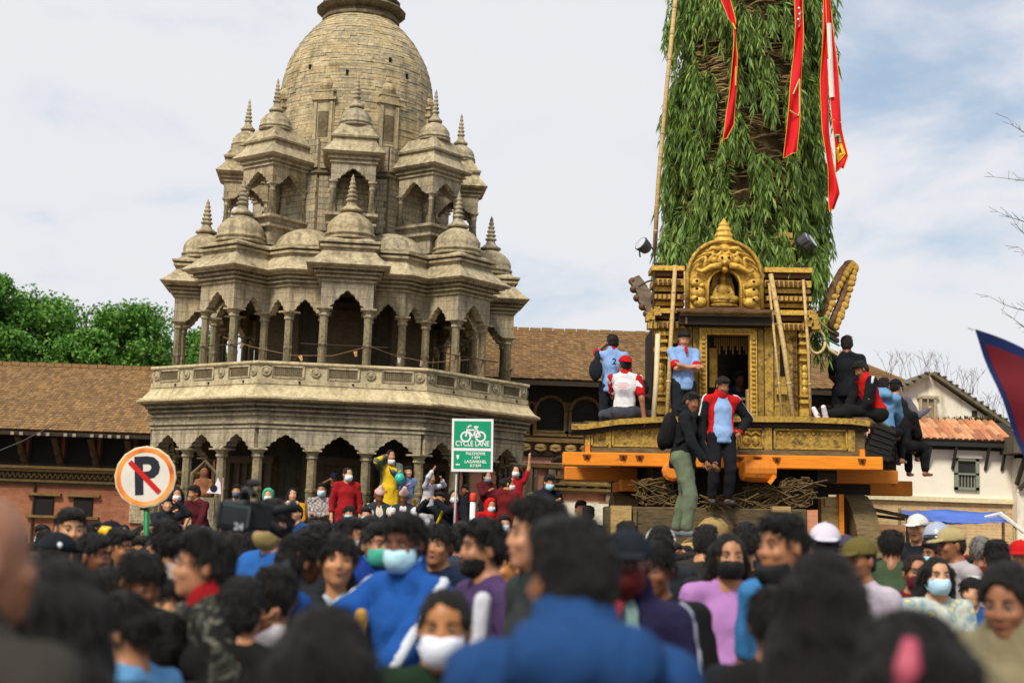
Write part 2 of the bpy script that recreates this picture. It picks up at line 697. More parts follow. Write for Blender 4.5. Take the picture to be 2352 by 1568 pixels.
def arch_panel(L, n, gap, z0, z1, ztop, th):
    """wall L long (along x, centred, outer face at y=0) above n cusped arches; th thick towards +y"""
    low = []
    for i in range(n):
        cx = -L / 2 + L / n * (i + 0.5)
        half = L / n / 2 - gap
        if i == 0:
            low.append((-L / 2, z0))
        low += [(cx + x, z) for x, z in arch_profile(half, z0, z1)]
    low.append((L / 2, z0))
    m = MB()
    k = len(low)
    vs = [(x, 0, z) for x, z in low] + [(x, 0, ztop) for x, z in low] + [(x, th, z) for x, z in low] + [(x, th, ztop) for x, z in low]
    fs = []
    for i in range(k - 1):
        fs.append((i, i + 1, k + i + 1, k + i))
        fs.append((2 * k + i + 1, 2 * k + i, 3 * k + i, 3 * k + i + 1))
        fs.append((i, 2 * k + i, 2 * k + i + 1, i + 1))
        fs.append((k + i, k + i + 1, 3 * k + i + 1, 3 * k + i))
    fs.append((0, k, 3 * k, 2 * k))
    fs.append((k - 1, 3 * k - 1, 4 * k - 1, 2 * k - 1))
    m.add(vs, fs)
    return m


def column(h, r, cap=1.0):
    """octagonal shaft on a square base; bracket capital returned as a second mesh"""
    s = MB()
    s.box((0, 0, 0.05), (r * 2.7, r * 2.7, 0.10))
    s.box((0, 0, 0.125), (r * 2.4, r * 2.4, 0.05))
    s.lathe([(r * 1.12, 0.15), (r * 1.12, 0.22), (r, 0.24), (r * 0.98, h * 0.5), (r * 1.08, h * 0.51), (r * 1.08, h * 0.54), (r * 0.96, h * 0.55), (r * 0.92, h - 0.16)], 8, phase=rad(22.5))
    c = MB()
    c.lathe([(r * 0.95, h - 0.16), (r * 1.22, h - 0.14), (r * 1.22, h - 0.11), (r * 1.02, h - 0.10), (r * 1.25, h - 0.06), (r * 1.6, h - 0.03)], 8, phase=rad(22.5))
    c.box((0, 0, h - 0.015), (r * 3.5 * cap, r * 3.5 * cap, 0.03))
    return s, c


def bell(r, h_bell, h_tip, seg=20):
    """low bell shaped dome with stacked ring finial, base radius r"""
    p = [(r * 1.02, 0), (r * 1.04, h_bell * 0.07), (r * 0.95, h_bell * 0.09), (r * 0.95, h_bell * 0.15), (r * 1.02, h_bell * 0.17), (r * 1.02, h_bell * 0.23), (r * 0.93, h_bell * 0.25),
         (r * 0.96, h_bell * 0.38), (r * 0.94, h_bell * 0.50), (r * 0.85, h_bell * 0.64), (r * 0.70, h_bell * 0.78), (r * 0.50, h_bell * 0.90), (r * 0.36, h_bell * 0.97), (r * 0.30, h_bell)]
    f = []
    z, R = 0.0, r * 0.46
    f += [(r * 0.28, 0), (R, h_tip * 0.02), (R * 1.04, h_tip * 0.07), (R * 0.8, h_tip * 0.11), (R * 0.52, h_tip * 0.18), (R * 0.40, h_tip * 0.26)]
    for i in range(5):
        a = 0.28 + 0.115 * i
        w = R * (0.56 - 0.075 * i)
        f += [(w * 0.72, h_tip * a), (w, h_tip * (a + 0.02)), (w, h_tip * (a + 0.055)), (w * 0.70, h_tip * (a + 0.08))]
    f += [(R * 0.16, h_tip * 0.86), (R * 0.19, h_tip * 0.89), (R * 0.10, h_tip * 0.94), (0.004, h_tip)]
    return MB().lathe(p, seg), MB().lathe([(x, zz) for x, zz in f], 12)


temple = thing('stone_temple', 'octagonal carved stone temple with a tall beehive dome and tiers of small domed kiosks', 'temple', (TC[0], TC[1], 0), (0, 0, math.atan2(-TC[0], TC[1])))


def around(name, me, count=8, r=0.0, parent=temple, step=45.0, start=0.0, loc=(0, 0, 0)):
    """copies of one mesh turned about the temple's axis"""
    out = []
    for k in range(count):
        a = rad(start + step * k)
        o = link(name, me, parent, Rz(a) @ Vector(loc), (0, 0, a))
        out.append(o)
    return out


def build_temple():
    AP = 3.30
    # stepped plinth
    for i, (a, z0, z1) in enumerate(((4.7, 0, 0.46), (4.25, 0.46, 0.95), (3.75, 0.95, 1.35))):
        MB().sweep(octagon(a), [(0, z0), (0, z1 - 0.06), (0.03, z1 - 0.05), (0.03, z1), (-0.1, z1)], True, True).build('plinth_step', SAND_D, temple)
    # ground floor core with doorways
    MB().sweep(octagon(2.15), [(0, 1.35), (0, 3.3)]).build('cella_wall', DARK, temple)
    d = MB()
    d.box((0, -2.17, 2.05), (1.3, 0.08, 1.4)).box((-0.55, -2.24, 2.0), (0.12, 0.1, 1.3)).box((0.55, -2.24, 2.0), (0.12, 0.1, 1.3)).box((0, -2.24, 2.66), (1.3, 0.1, 0.12))
    for x in (-0.3, -0.1, 0.1, 0.3):
        d.box((x, -2.23, 2.0), (0.06, 0.05, 1.25))
    around('door_surround', d.mesh('door_surround', wood_mat('old_wood', '#463b2c', '#665640')))
    # ground arcade
    L = 2 * AP * T22
    ap = arch_panel(L, 3, 0.115, 2.80, 3.04, 3.14, 0.24)
    around('arch_panel', ap.mesh('arch_panel', SAND_W), loc=(0, -AP - 0.10, 0))
    s, c = column(1.45, 0.092)
    sm, cm = s.mesh('column', GREY), c.mesh('capital', SAND)
    for k in range(8):
        a = rad(45 * k)
        for i in range(3):
            x = -L / 2 + L / 3 * i
            y = -AP + 0.0
            if i == 0:
                y += 0.02
            p = Rz(a) @ Vector((x, y, 1.35))
            o = link('column', sm, temple, p, (0, 0, a))
            link('capital', cm, o)
    # carved ceiling slab
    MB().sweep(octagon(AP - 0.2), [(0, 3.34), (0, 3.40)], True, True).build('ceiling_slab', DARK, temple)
    # main cornice: fine bands under a broad drip edge
    prof = [(0.10, 3.14), (0.125, 3.142), (0.125, 3.175), (0.09, 3.18), (0.09, 3.205), (0.15, 3.215), (0.15, 3.25), (0.085, 3.26), (0.085, 3.345), (0.14, 3.355), (0.14, 3.39), (0.07, 3.395), (0.07, 3.425), (0.17, 3.435), (0.17, 3.465), (0.10, 3.47),
            (0.10, 3.505), (0.22, 3.515), (0.22, 3.54), (0.16, 3.545), (0.16, 3.57), (0.30, 3.585), (0.32, 3.595)]
    MB().sweep(octagon(AP), prof).build('main_cornice', SAND, temple)
    MB().sweep(octagon(AP), [(0.32, 3.595), (0.37, 3.615), (0.375, 3.645), (0.34, 3.665), (0.28, 3.70), (0.22, 3.77), (0.17, 3.83), (0.16, 3.87), (0.10, 3.87), (0.10, 3.885), (-0.3, 3.885)], True).build('drip_ledge', PALE_S, temple)
    de = MB()
    for k in range(8):
        a = rad(45 * k)
        for i in range(44):
            x = -1.42 + 2.84 * (i + 0.5) / 44
            p = Rz(a) @ Vector((x, -AP - 0.135, 3.488))
            de.box(p, (0.034, 0.07, 0.034), Rz(a))
    tag(de.build('dentil_band', SAND_D, temple), kind='stuff')
    # cornice stones: drip edge cut into blocks by narrow proud caps
    cs = MB()
    r2 = random.Random(3)
    for i in range(13):
        w = 0.21
        cs.box((0, 0, 0), (w, 0.10, 0.034))
        break
    bm = cs.mesh('stone', PALE_S)
    for k in range(8):
        a = rad(45 * k)
        for i in range(14):
            x = -1.40 + 2.8 * (i + 0.5) / 14
            p = Rz(a) @ Vector((x, -AP - 0.335, 3.640 + r2.uniform(-0.004, 0.006)))
            o = link('stone', bm, temple, p, (rad(-14), 0, a))
            o.scale = (r2.uniform(0.86, 0.97), 1, 1)
            o.rotation_euler = (0, 0, a + r2.uniform(-0.01, 0.01))
    # parapet
    BA = 3.42
    wall = MB()
    wall.sweep(octagon(BA), [(0.0, 3.88), (0.03, 3.885), (0.03, 3.97), (0.0, 3.975), (0.0, 4.215), (-0.12, 4.215), (-0.12, 3.88)])
    wall.build('parapet_wall', PALE_S, temple)
    MB().sweep(octagon(BA), [(-0.15, 4.216), (0.035, 4.216), (0.05, 4.235), (0.04, 4.275), (-0.14, 4.285)], True).build('parapet_coping', SAND, temple) if False else None
    cop = MB().sweep(octagon(BA), [(-0.16, 4.213), (0.035, 4.213), (0.05, 4.235), (0.04, 4.272), (-0.15, 4.282), (-0.16, 4.213)])
    cop.build('parapet_coping', PALE_S, temple)
    # framed lattice panels and medallions on each side of the parapet
    W = 2 * BA * T22
    fr, lt, md = MB(), MB(), MB()
    for wdt in (0.52,):
        for (x, z, sx, sz) in ((0, 4.19, wdt, 0.03), (0, 4.00, wdt, 0.03), (-wdt / 2, 4.095, 0.03, 0.2), (wdt / 2, 4.095, 0.03, 0.2)):
            fr.box((x, -0.012, z), (sx, 0.03, sz))
        for i in range(14):
            lt.box((-wdt / 2 + 0.03 + (wdt - 0.06) * (i + 0.5) / 14, -0.004, 4.095), (0.012, 0.012, 0.16))
        for j in range(5):
            lt.box((0, -0.006, 4.025 + 0.035 * j), (wdt - 0.06, 0.012, 0.010))
    md.lathe([(0.085, 0), (0.085, 0.02), (0.07, 0.03), (0.06, 0.02), (0.045, 0.02), (0.03, 0.035), (0.005, 0.04)], 16)
    md.box((0, 0, 0.01), (0.03, 0.15, 0.03)).box((0, 0, 0.01), (0.15, 0.03, 0.03))
    frm, ltm, mdm = fr.mesh('panel_frame', SAND), lt.mesh('lattice', SAND_D), md.mesh('medallion', SAND)
    for k in range(8):
        a = rad(45 * k)
        for i in range(3):
            x = (i - 1) * W / 3.05
            o = link('panel_frame', frm, temple, Rz(a) @ Vector((x, -BA - 0.002, 0)), (0, 0, a))
            tag(link('lattice', ltm, o), kind='stuff')
        for x in (-W / 6.1, W / 6.1, -W / 2 + 0.12, W / 2 - 0.12):
            link('medallion', mdm, temple, Rz(a) @ Vector((x, -BA - 0.003, 4.10)), (rad(90), 0, a))
        for x in (-0.9, 0.0, 0.9):
            MB().lathe([(0.022, 0), (0.016, 0.02), (0.006, 0.02)], 8).build('drain_hole', plain('#15120e'), temple, Rz(a) @ Vector((x + 0.17, -BA - 0.031, 3.925)), (rad(90), 0, a))
    # ---------------------------------------------------------------- upper storey
    UA, UW, UR = 2.47, 0.45, 3.24
    F2 = 3.89
    # core of the upper storey
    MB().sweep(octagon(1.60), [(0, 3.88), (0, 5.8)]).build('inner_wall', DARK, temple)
    dd = MB()
    dd.box((0, -1.63, 4.75), (0.9, 0.08, 1.7)).box((0, -1.68, 4.7), (0.52, 0.06, 1.5))
    around('inner_door', dd.mesh('inner_door', wood_mat('old_wood', '#463b2c', '#665640')))
    s, c = column(5.275 - F2, 0.078)
    sm, cm = s.mesh('column', GREY), c.mesh('capital', SAND)
    hw = UA * T22
    for k in range(8):
        a = rad(45 * k)
        for x, y in ((-UW + 0.07, -UR + 0.09), (UW - 0.07, -UR + 0.09), (-UW + 0.05, -UA + 0.02), (UW - 0.05, -UA + 0.02), (hw - 0.02, -UA + 0.05)):
            o = link('column', sm, temple, Rz(a) @ Vector((x, y, F2)), (0, 0, a))
            link('capital', cm, o)
    front = arch_panel(2 * UW, 1, 0.15, 5.275, 5.58, 5.72, 0.16).mesh('arch_panel', SAND_W)
    side = arch_panel(UR - UA - 0.16, 1, 0.09, 5.275, 5.52, 5.72, 0.15).mesh('arch_panel', SAND_W)
    rec = arch_panel(hw - UW, 1, 0.085, 5.275, 5.50, 5.72, 0.15).mesh('arch_panel', SAND_W)
    for k in range(8):
        a = rad(45 * k)
        link('arch_panel', front, temple, Rz(a) @ Vector((0, -UR, 0)), (0, 0, a))
        ym = -(UR - 0.16 + UA) / 2
        link('arch_panel', side, temple, Rz(a) @ Vector((UW, ym, 0)), (0, 0, a + rad(90)))
        link('arch_panel', side, temple, Rz(a) @ Vector((-UW, ym, 0)), (0, 0, a - rad(90)))
        for sg in (-1, 1):
            link('arch_panel', rec, temple, Rz(a) @ Vector((sg * (UW + hw) / 2, -UA, 0)), (0, 0, a))
    st = star(UA, UW, UR)
    prof = [(-0.02, 5.72), (0.035, 5.722), (0.045, 5.75), (0.0, 5.755), (0.0, 5.785), (0.09, 5.79), (0.09, 5.82), (0.03, 5.825), (0.03, 5.85), (0.14, 5.86), (0.14, 5.885), (0.08, 5.89), (0.08, 5.915), (0.19, 5.925),
            (0.19, 5.945), (0.25, 5.965), (0.275, 5.995), (0.25, 6.02), (0.16, 6.09), (0.06, 6.19), (0.0, 6.27), (0.0, 6.32), (0.06, 6.325), (0.06, 6.365), (-0.01, 6.37), (-0.01, 6.395), (0.09, 6.405), (0.09, 6.44), (0.0, 6.46), (-0.06, 6.50), (-0.10, 6.52)]
    MB().sweep(st, prof, True).build('upper_cornice', SAND, temple)
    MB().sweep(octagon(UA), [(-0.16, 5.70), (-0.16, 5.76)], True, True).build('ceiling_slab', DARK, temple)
    de = MB()
    for k in range(8):
        a = rad(45 * k)
        for i in range(15):
            de.box(Rz(a) @ Vector((-0.52 + 1.04 * (i + 0.5) / 15, -UR - 0.135, 5.90)), (0.032, 0.05, 0.04), Rz(a))
        for sg in (-1, 1):
            for i in range(10):
                de.box(Rz(a) @ Vector((sg * (UW + 0.135), -UR + 0.62 * (i + 0.5) / 10 - 0.08, 5.90)), (0.05, 0.032, 0.04), Rz(a))
    tag(de.build('dentil_band', SAND_D, temple), kind='stuff')
    # bell domes on the eight bays
    b, f = bell(0.44, 0.52, 0.70)
    bmh, fmh = b.mesh('bell_dome', SAND, True), f.mesh('finial', SAND, True)
    q = MB().box((0, 0, -0.03), (0.98, 0.98, 0.06))
    for v in range(8):
        pass
    for k in range(8):
        a = rad(45 * k)
        o = link('bell_dome', bmh, temple, Rz(a) @ Vector((0, -2.78, 6.52)), (0, 0, a))
        link('finial', fmh, o, (0, 0, 0.52))
    # rounded stone roofs in the re-entrants
    rr = MB().lathe([(0.66, 0), (0.67, 0.05), (0.60, 0.06), (0.58, 0.14), (0.52, 0.24), (0.40, 0.33), (0.24, 0.40), (0.06, 0.43)], 20)
    rrm = rr.mesh('roof_swell', SAND, True)
    for k in range(8):
        a = rad(45 * k + 22.5)
        link('roof_swell', rrm, temple, Rz(a) @ Vector((0, -1.98, 6.45)), (0, 0, a))
    # ---------------------------------------------------------------- drum behind the kiosks
    KA = 1.56
    MB().sweep(octagon(KA), [(0.35, 6.45), (0.35, 6.62), (0.28, 6.64), (0.06, 6.86), (0.0, 6.90), (0, 8.0), (0.07, 8.02), (0.07, 8.06), (0, 8.08), (0, 8.62)], True).build('drum_wall', SAND_D, temple)
    # wall stones of the drum: courses of single blocks, two widths
    hwk = KA * T22
    r2 = random.Random(11)
    blocks = []
    for k in range(8):
        a = rad(45 * k)
        z = 6.93
        row = 0
        while z < 8.55:
            h = r2.choice((0.10, 0.12, 0.14))
            x = -hwk + 0.02
            while x < hwk - 0.06:
                w = min(r2.uniform(0.16, 0.34), hwk - 0.01 - x)
                if not (7.98 < z + h / 2 < 8.12):
                    blocks.append((Rz(a) @ Vector((x + w / 2, -KA - 0.004 - r2.uniform(0, 0.006), z + h / 2)), (w - 0.010, 0.05, h - 0.008), a))
                x += w
            z += h
            row += 1
    unit = MB().box((0, 0, 0), (1, 1, 1)).mesh('stone', SAND_W)
    view = Rz(-temple.rotation_euler[2]) @ Vector((-TC[0], -TC[1], 0)).normalized()
    blocks.sort(key=lambda bl: -(bl[0].xy.normalized().dot(view.xy)))
    for p, s_, a in blocks[:80]:
        o = link('stone', unit, temple, p, (0, 0, a))
        o.scale = s_
    rest = MB()
    for p, s_, a in blocks[80:]:
        rest.box(p, s_, Rz(a))
    tag(rest.build('drum_stones', SAND_W, temple), kind='stuff')
    # ---------------------------------------------------------------- eight kiosks round the drum
    KW, KI, KO = 0.40, 1.62, 2.46
    kc = -(KI + KO) / 2
    base = MB()
    sq = [(-KW, -KO), (KW, -KO), (KW, -KI + 0.05), (-KW, -KI + 0.05)]
    base.sweep(sq, [(-0.04, 6.55), (-0.04, 6.86), (0.05, 6.88), (0.05, 6.92), (-0.02, 6.93), (-0.02, 7.03), (0.07, 7.05), (0.07, 7.10), (-0.05, 7.11)], True)
    basem = base.mesh('kiosk', SAND_W)
    s, c = column(7.70 - 7.11, 0.044)
    sm, cm = s.mesh('column', GREY), c.mesh('capital', SAND)
    fr = arch_panel(2 * KW, 1, 0.10, 7.70, 7.93, 8.02, 0.10).mesh('arch_panel', SAND_W)
    sd = arch_panel(KO - KI - 0.1, 1, 0.10, 7.70, 7.93, 8.02, 0.10).mesh('arch_panel', SAND_W)
    cor = MB().sweep(sq, [(-0.02, 8.02), (0.03, 8.025), (0.03, 8.06), (0.01, 8.065), (0.01, 8.085), (0.07, 8.095), (0.07, 8.125), (0.05, 8.13), (0.05, 8.15), (0.13, 8.17), (0.165, 8.21), (0.14, 8.24), (0.06, 8.33), (0.0, 8.42), (-0.02, 8.50),
                          (0.03, 8.505), (0.04, 8.54), (0.0, 8.56), (-0.05, 8.64), (-0.10, 8.72), (-0.13, 8.78)], True).mesh('kiosk_cornice', SAND)
    b, f = bell(0.30, 0.36, 0.66)
    bm2, fm2 = b.mesh('bell_dome', SAND, True), f.mesh('finial', SAND, True)
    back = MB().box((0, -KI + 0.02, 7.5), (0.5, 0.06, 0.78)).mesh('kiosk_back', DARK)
    for k in range(8):
        a = rad(45 * k)
        o = link('kiosk', basem, temple, None, (0, 0, a))
        for x in (-KW + 0.05, KW - 0.05):
            for y in (-KO + 0.06, -KI - 0.02):
                link('column', sm, o, (x, y, 7.11))
                link('capital', cm, o, (x, y, 7.11))
        link('arch_panel', fr, o, (0, -KO, 0))
        ym = -(KO - 0.1 + KI) / 2
        link('arch_panel', sd, o, (KW, ym, 0), (0, 0, rad(90)))
        link('arch_panel', sd, o, (-KW, ym, 0), (0, 0, rad(-90)))
        link('kiosk_cornice', cor, o)
        link('bell_dome', bm2, o, (0, kc - 0.06, 8.78))
        link('finial', fm2, o, (0, kc - 0.06, 9.14))
    # ---------------------------------------------------------------- beehive dome
    dprof = [(1.60, 8.55), (1.595, 8.9), (1.565, 9.3), (1.535, 9.75), (1.475, 10.2), (1.415, 10.45), (1.334, 10.66), (1.22, 10.88), (1.073, 11.10), (0.91, 11.29), (0.76, 11.44), (0.70, 11.50)]
    pz = np.array([z for r, z in dprof])
    pr = np.array([r for r, z in dprof])
    MB().lathe([(r - 0.02, z) for r, z in dprof], 48).build('dome_core', SAND, temple, smooth=True)
    r2 = random.Random(5)
    stones = []
    z = 8.62
    while z < 11.46:
        h = r2.choice((0.055, 0.06, 0.07))
        r0, r1 = float(np.interp(z, pz, pr)), float(np.interp(min(z + h, 11.5), pz, pr))
        n = max(10, int(2 * math.pi * r0 / 0.25))
        ph = r2.random() * 6.28
        cuts = np.cumsum([r2.uniform(0.6, 1.4) for _ in range(n)])
        cuts = ph + cuts / cuts[-1] * 2 * math.pi
        for i in range(n):
            a0, a1 = (cuts[i - 1] if i else ph), cuts[i]
            stones.append((a0 + 0.0022 / r0, a1 - 0.0022 / r0, z + 0.0025, z + h - 0.0025, r0, r1, r2.uniform(-0.004, 0.012)))
        z += h

    def dome_stone(m, a0, a1, z0, z1, r0, r1, e, org=(0, 0, 0)):
        vs = []
        for zz, rr in ((z0, r0), (z1, r1)):
            for aa in (a0, (a0 + a1) / 2, a1):
                for ri in (rr + e, rr - 0.05):
                    vs.append((ri * math.cos(aa) - org[0], ri * math.sin(aa) - org[1], zz - org[2]))
        # order: [z][a][out,in]
        q = lambda zi, ai, oi: zi * 6 + ai * 2 + oi
        fs = []
        for ai in (0, 1):
            fs.append((q(0, ai, 0), q(0, ai + 1, 0), q(1, ai + 1, 0), q(1, ai, 0)))
            fs.append((q(1, ai, 0), q(1, ai + 1, 0), q(1, ai + 1, 1), q(1, ai, 1)))
            fs.append((q(0, ai, 1), q(0, ai + 1, 1), q(0, ai + 1, 0), q(0, ai, 0)))
        fs.append((q(0, 0, 1), q(0, 0, 0), q(1, 0, 0), q(1, 0, 1)))
        fs.append((q(0, 2, 0), q(0, 2, 1), q(1, 2, 1), q(1, 2, 0)))
        m.add(vs, fs)

    va = math.atan2(view.y, view.x)
    stones.sort(key=lambda s_: -math.cos((s_[0] + s_[1]) / 2 - va) * (s_[1] - s_[0]) ** 0.25)
    for s_ in stones[:300 - 80 - 112]:
        am = (s_[0] + s_[1]) / 2
        org = (s_[4] * math.cos(am), s_[4] * math.sin(am), s_[2])
        m = MB()
        dome_stone(m, *s_, org=org)
        link('stone', m.mesh('stone', DOME), temple, org)
    rest = MB()
    for s_ in stones[300 - 80 - 112:]:
        dome_stone(rest, *s_)
    tag(rest.build('dome_stones', DOME, temple), kind='stuff')
    # niche shrines on the dome's eight ribs
    ni = MB()
    ni.box((0, -1.60, 9.0), (0.42, 0.16, 0.9)).box((-0.16, -1.69, 9.0), (0.06, 0.06, 0.8)).box((0.16, -1.69, 9.0), (0.06, 0.06, 0.8))
    ni.box((0, -1.63, 9.47), (0.5, 0.2, 0.05)).box((0, -1.61, 9.55), (0.36, 0.18, 0.10)).box((0, -1.61, 9.63), (0.42, 0.2, 0.04))
    ni.ball((0, -1.58, 9.76), (0.15, 0.12, 0.13)).ball((0, -1.57, 9.93), (0.07, 0.06, 0.07), 8, 5).box((0, -1.56, 10.04), (0.04, 0.04, 0.14))
    ni.v = [(v[0], v[1] + 0.085, v[2]) for v in ni.v]
    nim = ni.mesh('rib_niche', DOME)
    hole = MB().box((0, -1.598, 8.98), (0.2, 0.02, 0.5)).mesh('niche_recess', SAND_D)
    for k in range(8):
        o = link('rib_niche', nim, temple, None, (0, 0, rad(22.5 + 45 * k)))
        link('niche_recess', hole, o)
    # vent slits
    for an, zz in ((-8, 10.0), (24, 10.35), (-38, 10.15), (38, 10.1)):
        rr = float(np.interp(zz, pz, pr))
        p = Rz(rad(an)) @ Vector((0, -rr - 0.006, zz))
        MB().box((0, 0, 0), (0.05, 0.03, 0.12)).build('vent_slit', plain('#100d0a'), temple, p, (rad(8), 0, rad(an)))
    # ringed neck and top above the dome
    top = [(0.66, 11.46), (0.78, 11.48), (0.78, 11.54), (0.72, 11.56), (0.72, 11.62), (0.84, 11.66), (0.90, 11.72), (0.86, 11.77), (0.74, 11.79), (0.74, 11.86), (0.78, 11.88), (0.78, 11.93), (0.60, 11.95), (0.62, 12.05), (0.58, 12.3), (0.44, 12.5), (0.2, 12.62), (0.16, 12.8), (0.2, 12.85), (0.1, 13.0), (0.01, 13.3)]
    MB().lathe(top, 16, phase=rad(11.25)).build('dome_neck', SAND_D, temple)
    # thin rail and prayer cords between the upper columns
    rail = MB()
    pts = [Rz(rad(45 * k)) @ Vector((0, -UR - 0.02, 4.62)) for k in range(-2, 3)]
    for k in range(-2, 3):
        n = Rz(rad(45 * k))
        rail.tube([n @ Vector((-UW - 0.3, -UR + 0.02, 4.62)), n @ Vector((UW + 0.3, -UR + 0.02, 4.62))], 0.010, 5)
    rail.build('guard_rail', plain('#3a2f26'), temple)


build_temple()


def build_temple_cord():
    """orange prayer cord with paper flags strung across the front bay of the temple"""
    root = thing('prayer_cord', 'sagging brown cord with small paper flags strung between upper temple columns', 'prayer cord', (TC[0], TC[1], 0), tuple(temple.rotation_euler))
    pts = [(-2.1, -2.75, 4.72), (-1.6, -3.0, 4.55), (-0.9, -3.28, 4.40), (-0.2, -3.33, 4.42), (0.42, -3.30, 4.62), (0.9, -3.05, 4.50), (1.5, -3.0, 4.42), (2.2, -2.6, 4.55)]
    MB().tube(pts, 0.007, 5).build('cord', plain('#7d5f45'), root)
    fl = MB().extrude([(-0.035, 0), (0.035, 0), (0.02, -0.09), (-0.015, -0.10)], -0.003, 0.003)
    mats = [plain('#d8d4c8'), plain('#b08a5a'), plain('#cbb3a4')]
    for i, (p, m) in enumerate((((-0.75, -3.30, 4.40), 1), ((0.18, -3.32, 4.52), 1), ((0.95, -3.03, 4.48), 0), ((1.35, -3.01, 4.44), 2), ((-1.75, -2.95, 4.60), 2))):
        link('paper_flag', fl.mesh('paper_flag', mats[m]), root, p, (rad(6 * i - 8), rad(10 * i - 20), 0.2 * i))


build_temple_cord()
# ================================================================== bodies grown from blended limbs
def seg_arrays(b0, b1, fine, hf, hc):
    """sample positions along one axis: fine steps inside the given range, coarse outside"""
    pts = [b0]
    x = b0
    while x < b1:
        x += hf if (fine and fine[0] - hf <= x < fine[1]) else hc
        pts.append(x)
    return np.array(pts, dtype=np.float32)


def rotm(yaw=0.0, pitch=0.0, roll=0.0):
    return np.array(Matrix.Rotation(yaw, 3, 'Z') @ Matrix.Rotation(pitch, 3, 'X') @ Matrix.Rotation(roll, 3, 'Y'), dtype=np.float32)


def v3(*a):
    return np.array(a, dtype=np.float32)


def cap(a, b, ra, rb=None, k=0.03, sub=False):
    return ('c', np.asarray(a, np.float32), np.asarray(b, np.float32), ra, ra if rb is None else rb, k, sub)


def ell(c, r, R=None, k=0.03, sub=False):
    return ('e', np.asarray(c, np.float32), np.asarray(r, np.float32), np.eye(3, dtype=np.float32) if R is None else R, 0, k, sub)


def grow(prims, hf, hc=None, fine=None, cuts=(), noise=None, pad=0.0, rough=0.0):
    """smooth union of capsules and ellipsoids -> (vertices, quads). cuts: list of (normal, offset) half spaces kept where n.p < offset"""
    hc = hc or hf
    lo, hi = np.full(3, 1e9), np.full(3, -1e9)
    for p in prims:
        if p[6]:
            continue
        if p[0] == 'c':
            m = max(p[3], p[4]) + pad
            lo = np.minimum(lo, np.minimum(p[1], p[2]) - m)
            hi = np.maximum(hi, np.maximum(p[1], p[2]) + m)
        else:
            m = float(max(p[2])) + pad
            lo = np.minimum(lo, p[1] - m)
            hi = np.maximum(hi, p[1] + m)
    for n, c in cuts:                                    # shrink the box for axis aligned cuts
        n = np.asarray(n, float)
        ax = int(np.argmax(np.abs(n)))
        if abs(n[ax]) > 0.999:
            if n[ax] > 0:
                hi[ax] = min(hi[ax], c + hc)
            else:
                lo[ax] = max(lo[ax], -c - hc)
    lo, hi = lo - 2 * hc, hi + 2 * hc
    ax = [seg_arrays(lo[i], hi[i], None if fine is None else fine[i], hf, hc) for i in range(3)]
    D = np.full([len(a) for a in ax], 0.5, dtype=np.float32)
    for p in prims:
        k = p[5]
        if p[0] == 'c':
            m = max(p[3], p[4]) + pad + k + 2.2 * hc
            b0, b1 = np.minimum(p[1], p[2]) - m, np.maximum(p[1], p[2]) + m
        else:
            m = float(max(p[2])) + pad + k + 2.2 * hc
            b0, b1 = p[1] - m, p[1] + m
        sl = []
        for i in range(3):
            s0, s1 = np.searchsorted(ax[i], b0[i]), np.searchsorted(ax[i], b1[i])
            sl.append(slice(s0, s1))
        sl = tuple(sl)
        X, Y, Z = ax[0][sl[0]][:, None, None], ax[1][sl[1]][None, :, None], ax[2][sl[2]][None, None, :]
        if min(X.size, Y.size, Z.size) == 0:
            continue
        if p[0] == 'c':
            a, b = p[1], p[2]
            ba = b - a
            bb = float(ba @ ba) + 1e-9
            h = ((X - a[0]) * ba[0] + (Y - a[1]) * ba[1] + (Z - a[2]) * ba[2]) / bb
            np.clip(h, 0, 1, out=h)
            dx, dy, dz = X - a[0] - ba[0] * h, Y - a[1] - ba[1] * h, Z - a[2] - ba[2] * h
            d = np.sqrt(dx * dx + dy * dy + dz * dz) - (p[3] + (p[4] - p[3]) * h) - pad
        else:
            c, r, R = p[1], p[2] + pad, p[3]
            x, y, z = X - c[0], Y - c[1], Z - c[2]
            q0 = (x * R[0, 0] + y * R[1, 0] + z * R[2, 0]) / r[0]
            q1 = (x * R[0, 1] + y * R[1, 1] + z * R[2, 1]) / r[1]
            q2 = (x * R[0, 2] + y * R[1, 2] + z * R[2, 2]) / r[2]
            k0 = np.sqrt(q0 * q0 + q1 * q1 + q2 * q2)
            k1 = np.sqrt((q0 / r[0]) ** 2 + (q1 / r[1]) ** 2 + (q2 / r[2]) ** 2) + 1e-6
            d = k0 * (k0 - 1) / k1
        o = D[sl]
        if p[6]:
            h = np.clip(0.5 - 0.5 * (o + d) / k, 0, 1)
            D[sl] = o + (-d - o) * h + k * h * (1 - h)
        else:
            h = np.clip(0.5 + 0.5 * (o - d) / k, 0, 1)
            D[sl] = o + (d - o) * h - k * h * (1 - h)
    X, Y, Z = ax[0][:, None, None], ax[1][None, :, None], ax[2][None, None, :]
    if noise:
        amp, fr, sd = noise
        D += amp * (np.sin(X * fr + 3 * np.sin(Z * fr * 0.7 + sd)) * np.sin(Y * fr * 1.1 + sd * 1.7 + 2 * np.sin(X * fr * 0.6)) + 0.6 * np.sin(Z * fr * 0.8 + sd + 2.2 * np.sin(Y * fr * 0.5)))
    for n, c in cuts:
        D = np.maximum(D, X * n[0] + Y * n[1] + Z * n[2] - c)
    if rough:
        D += rough * (np.sin(X * 210 + 9 * Z) * np.sin(Y * 190 + 7 * X) + 0.7 * np.sin(X * 120 + Y * 95 + 20 * Z))
    return nets(D, ax)


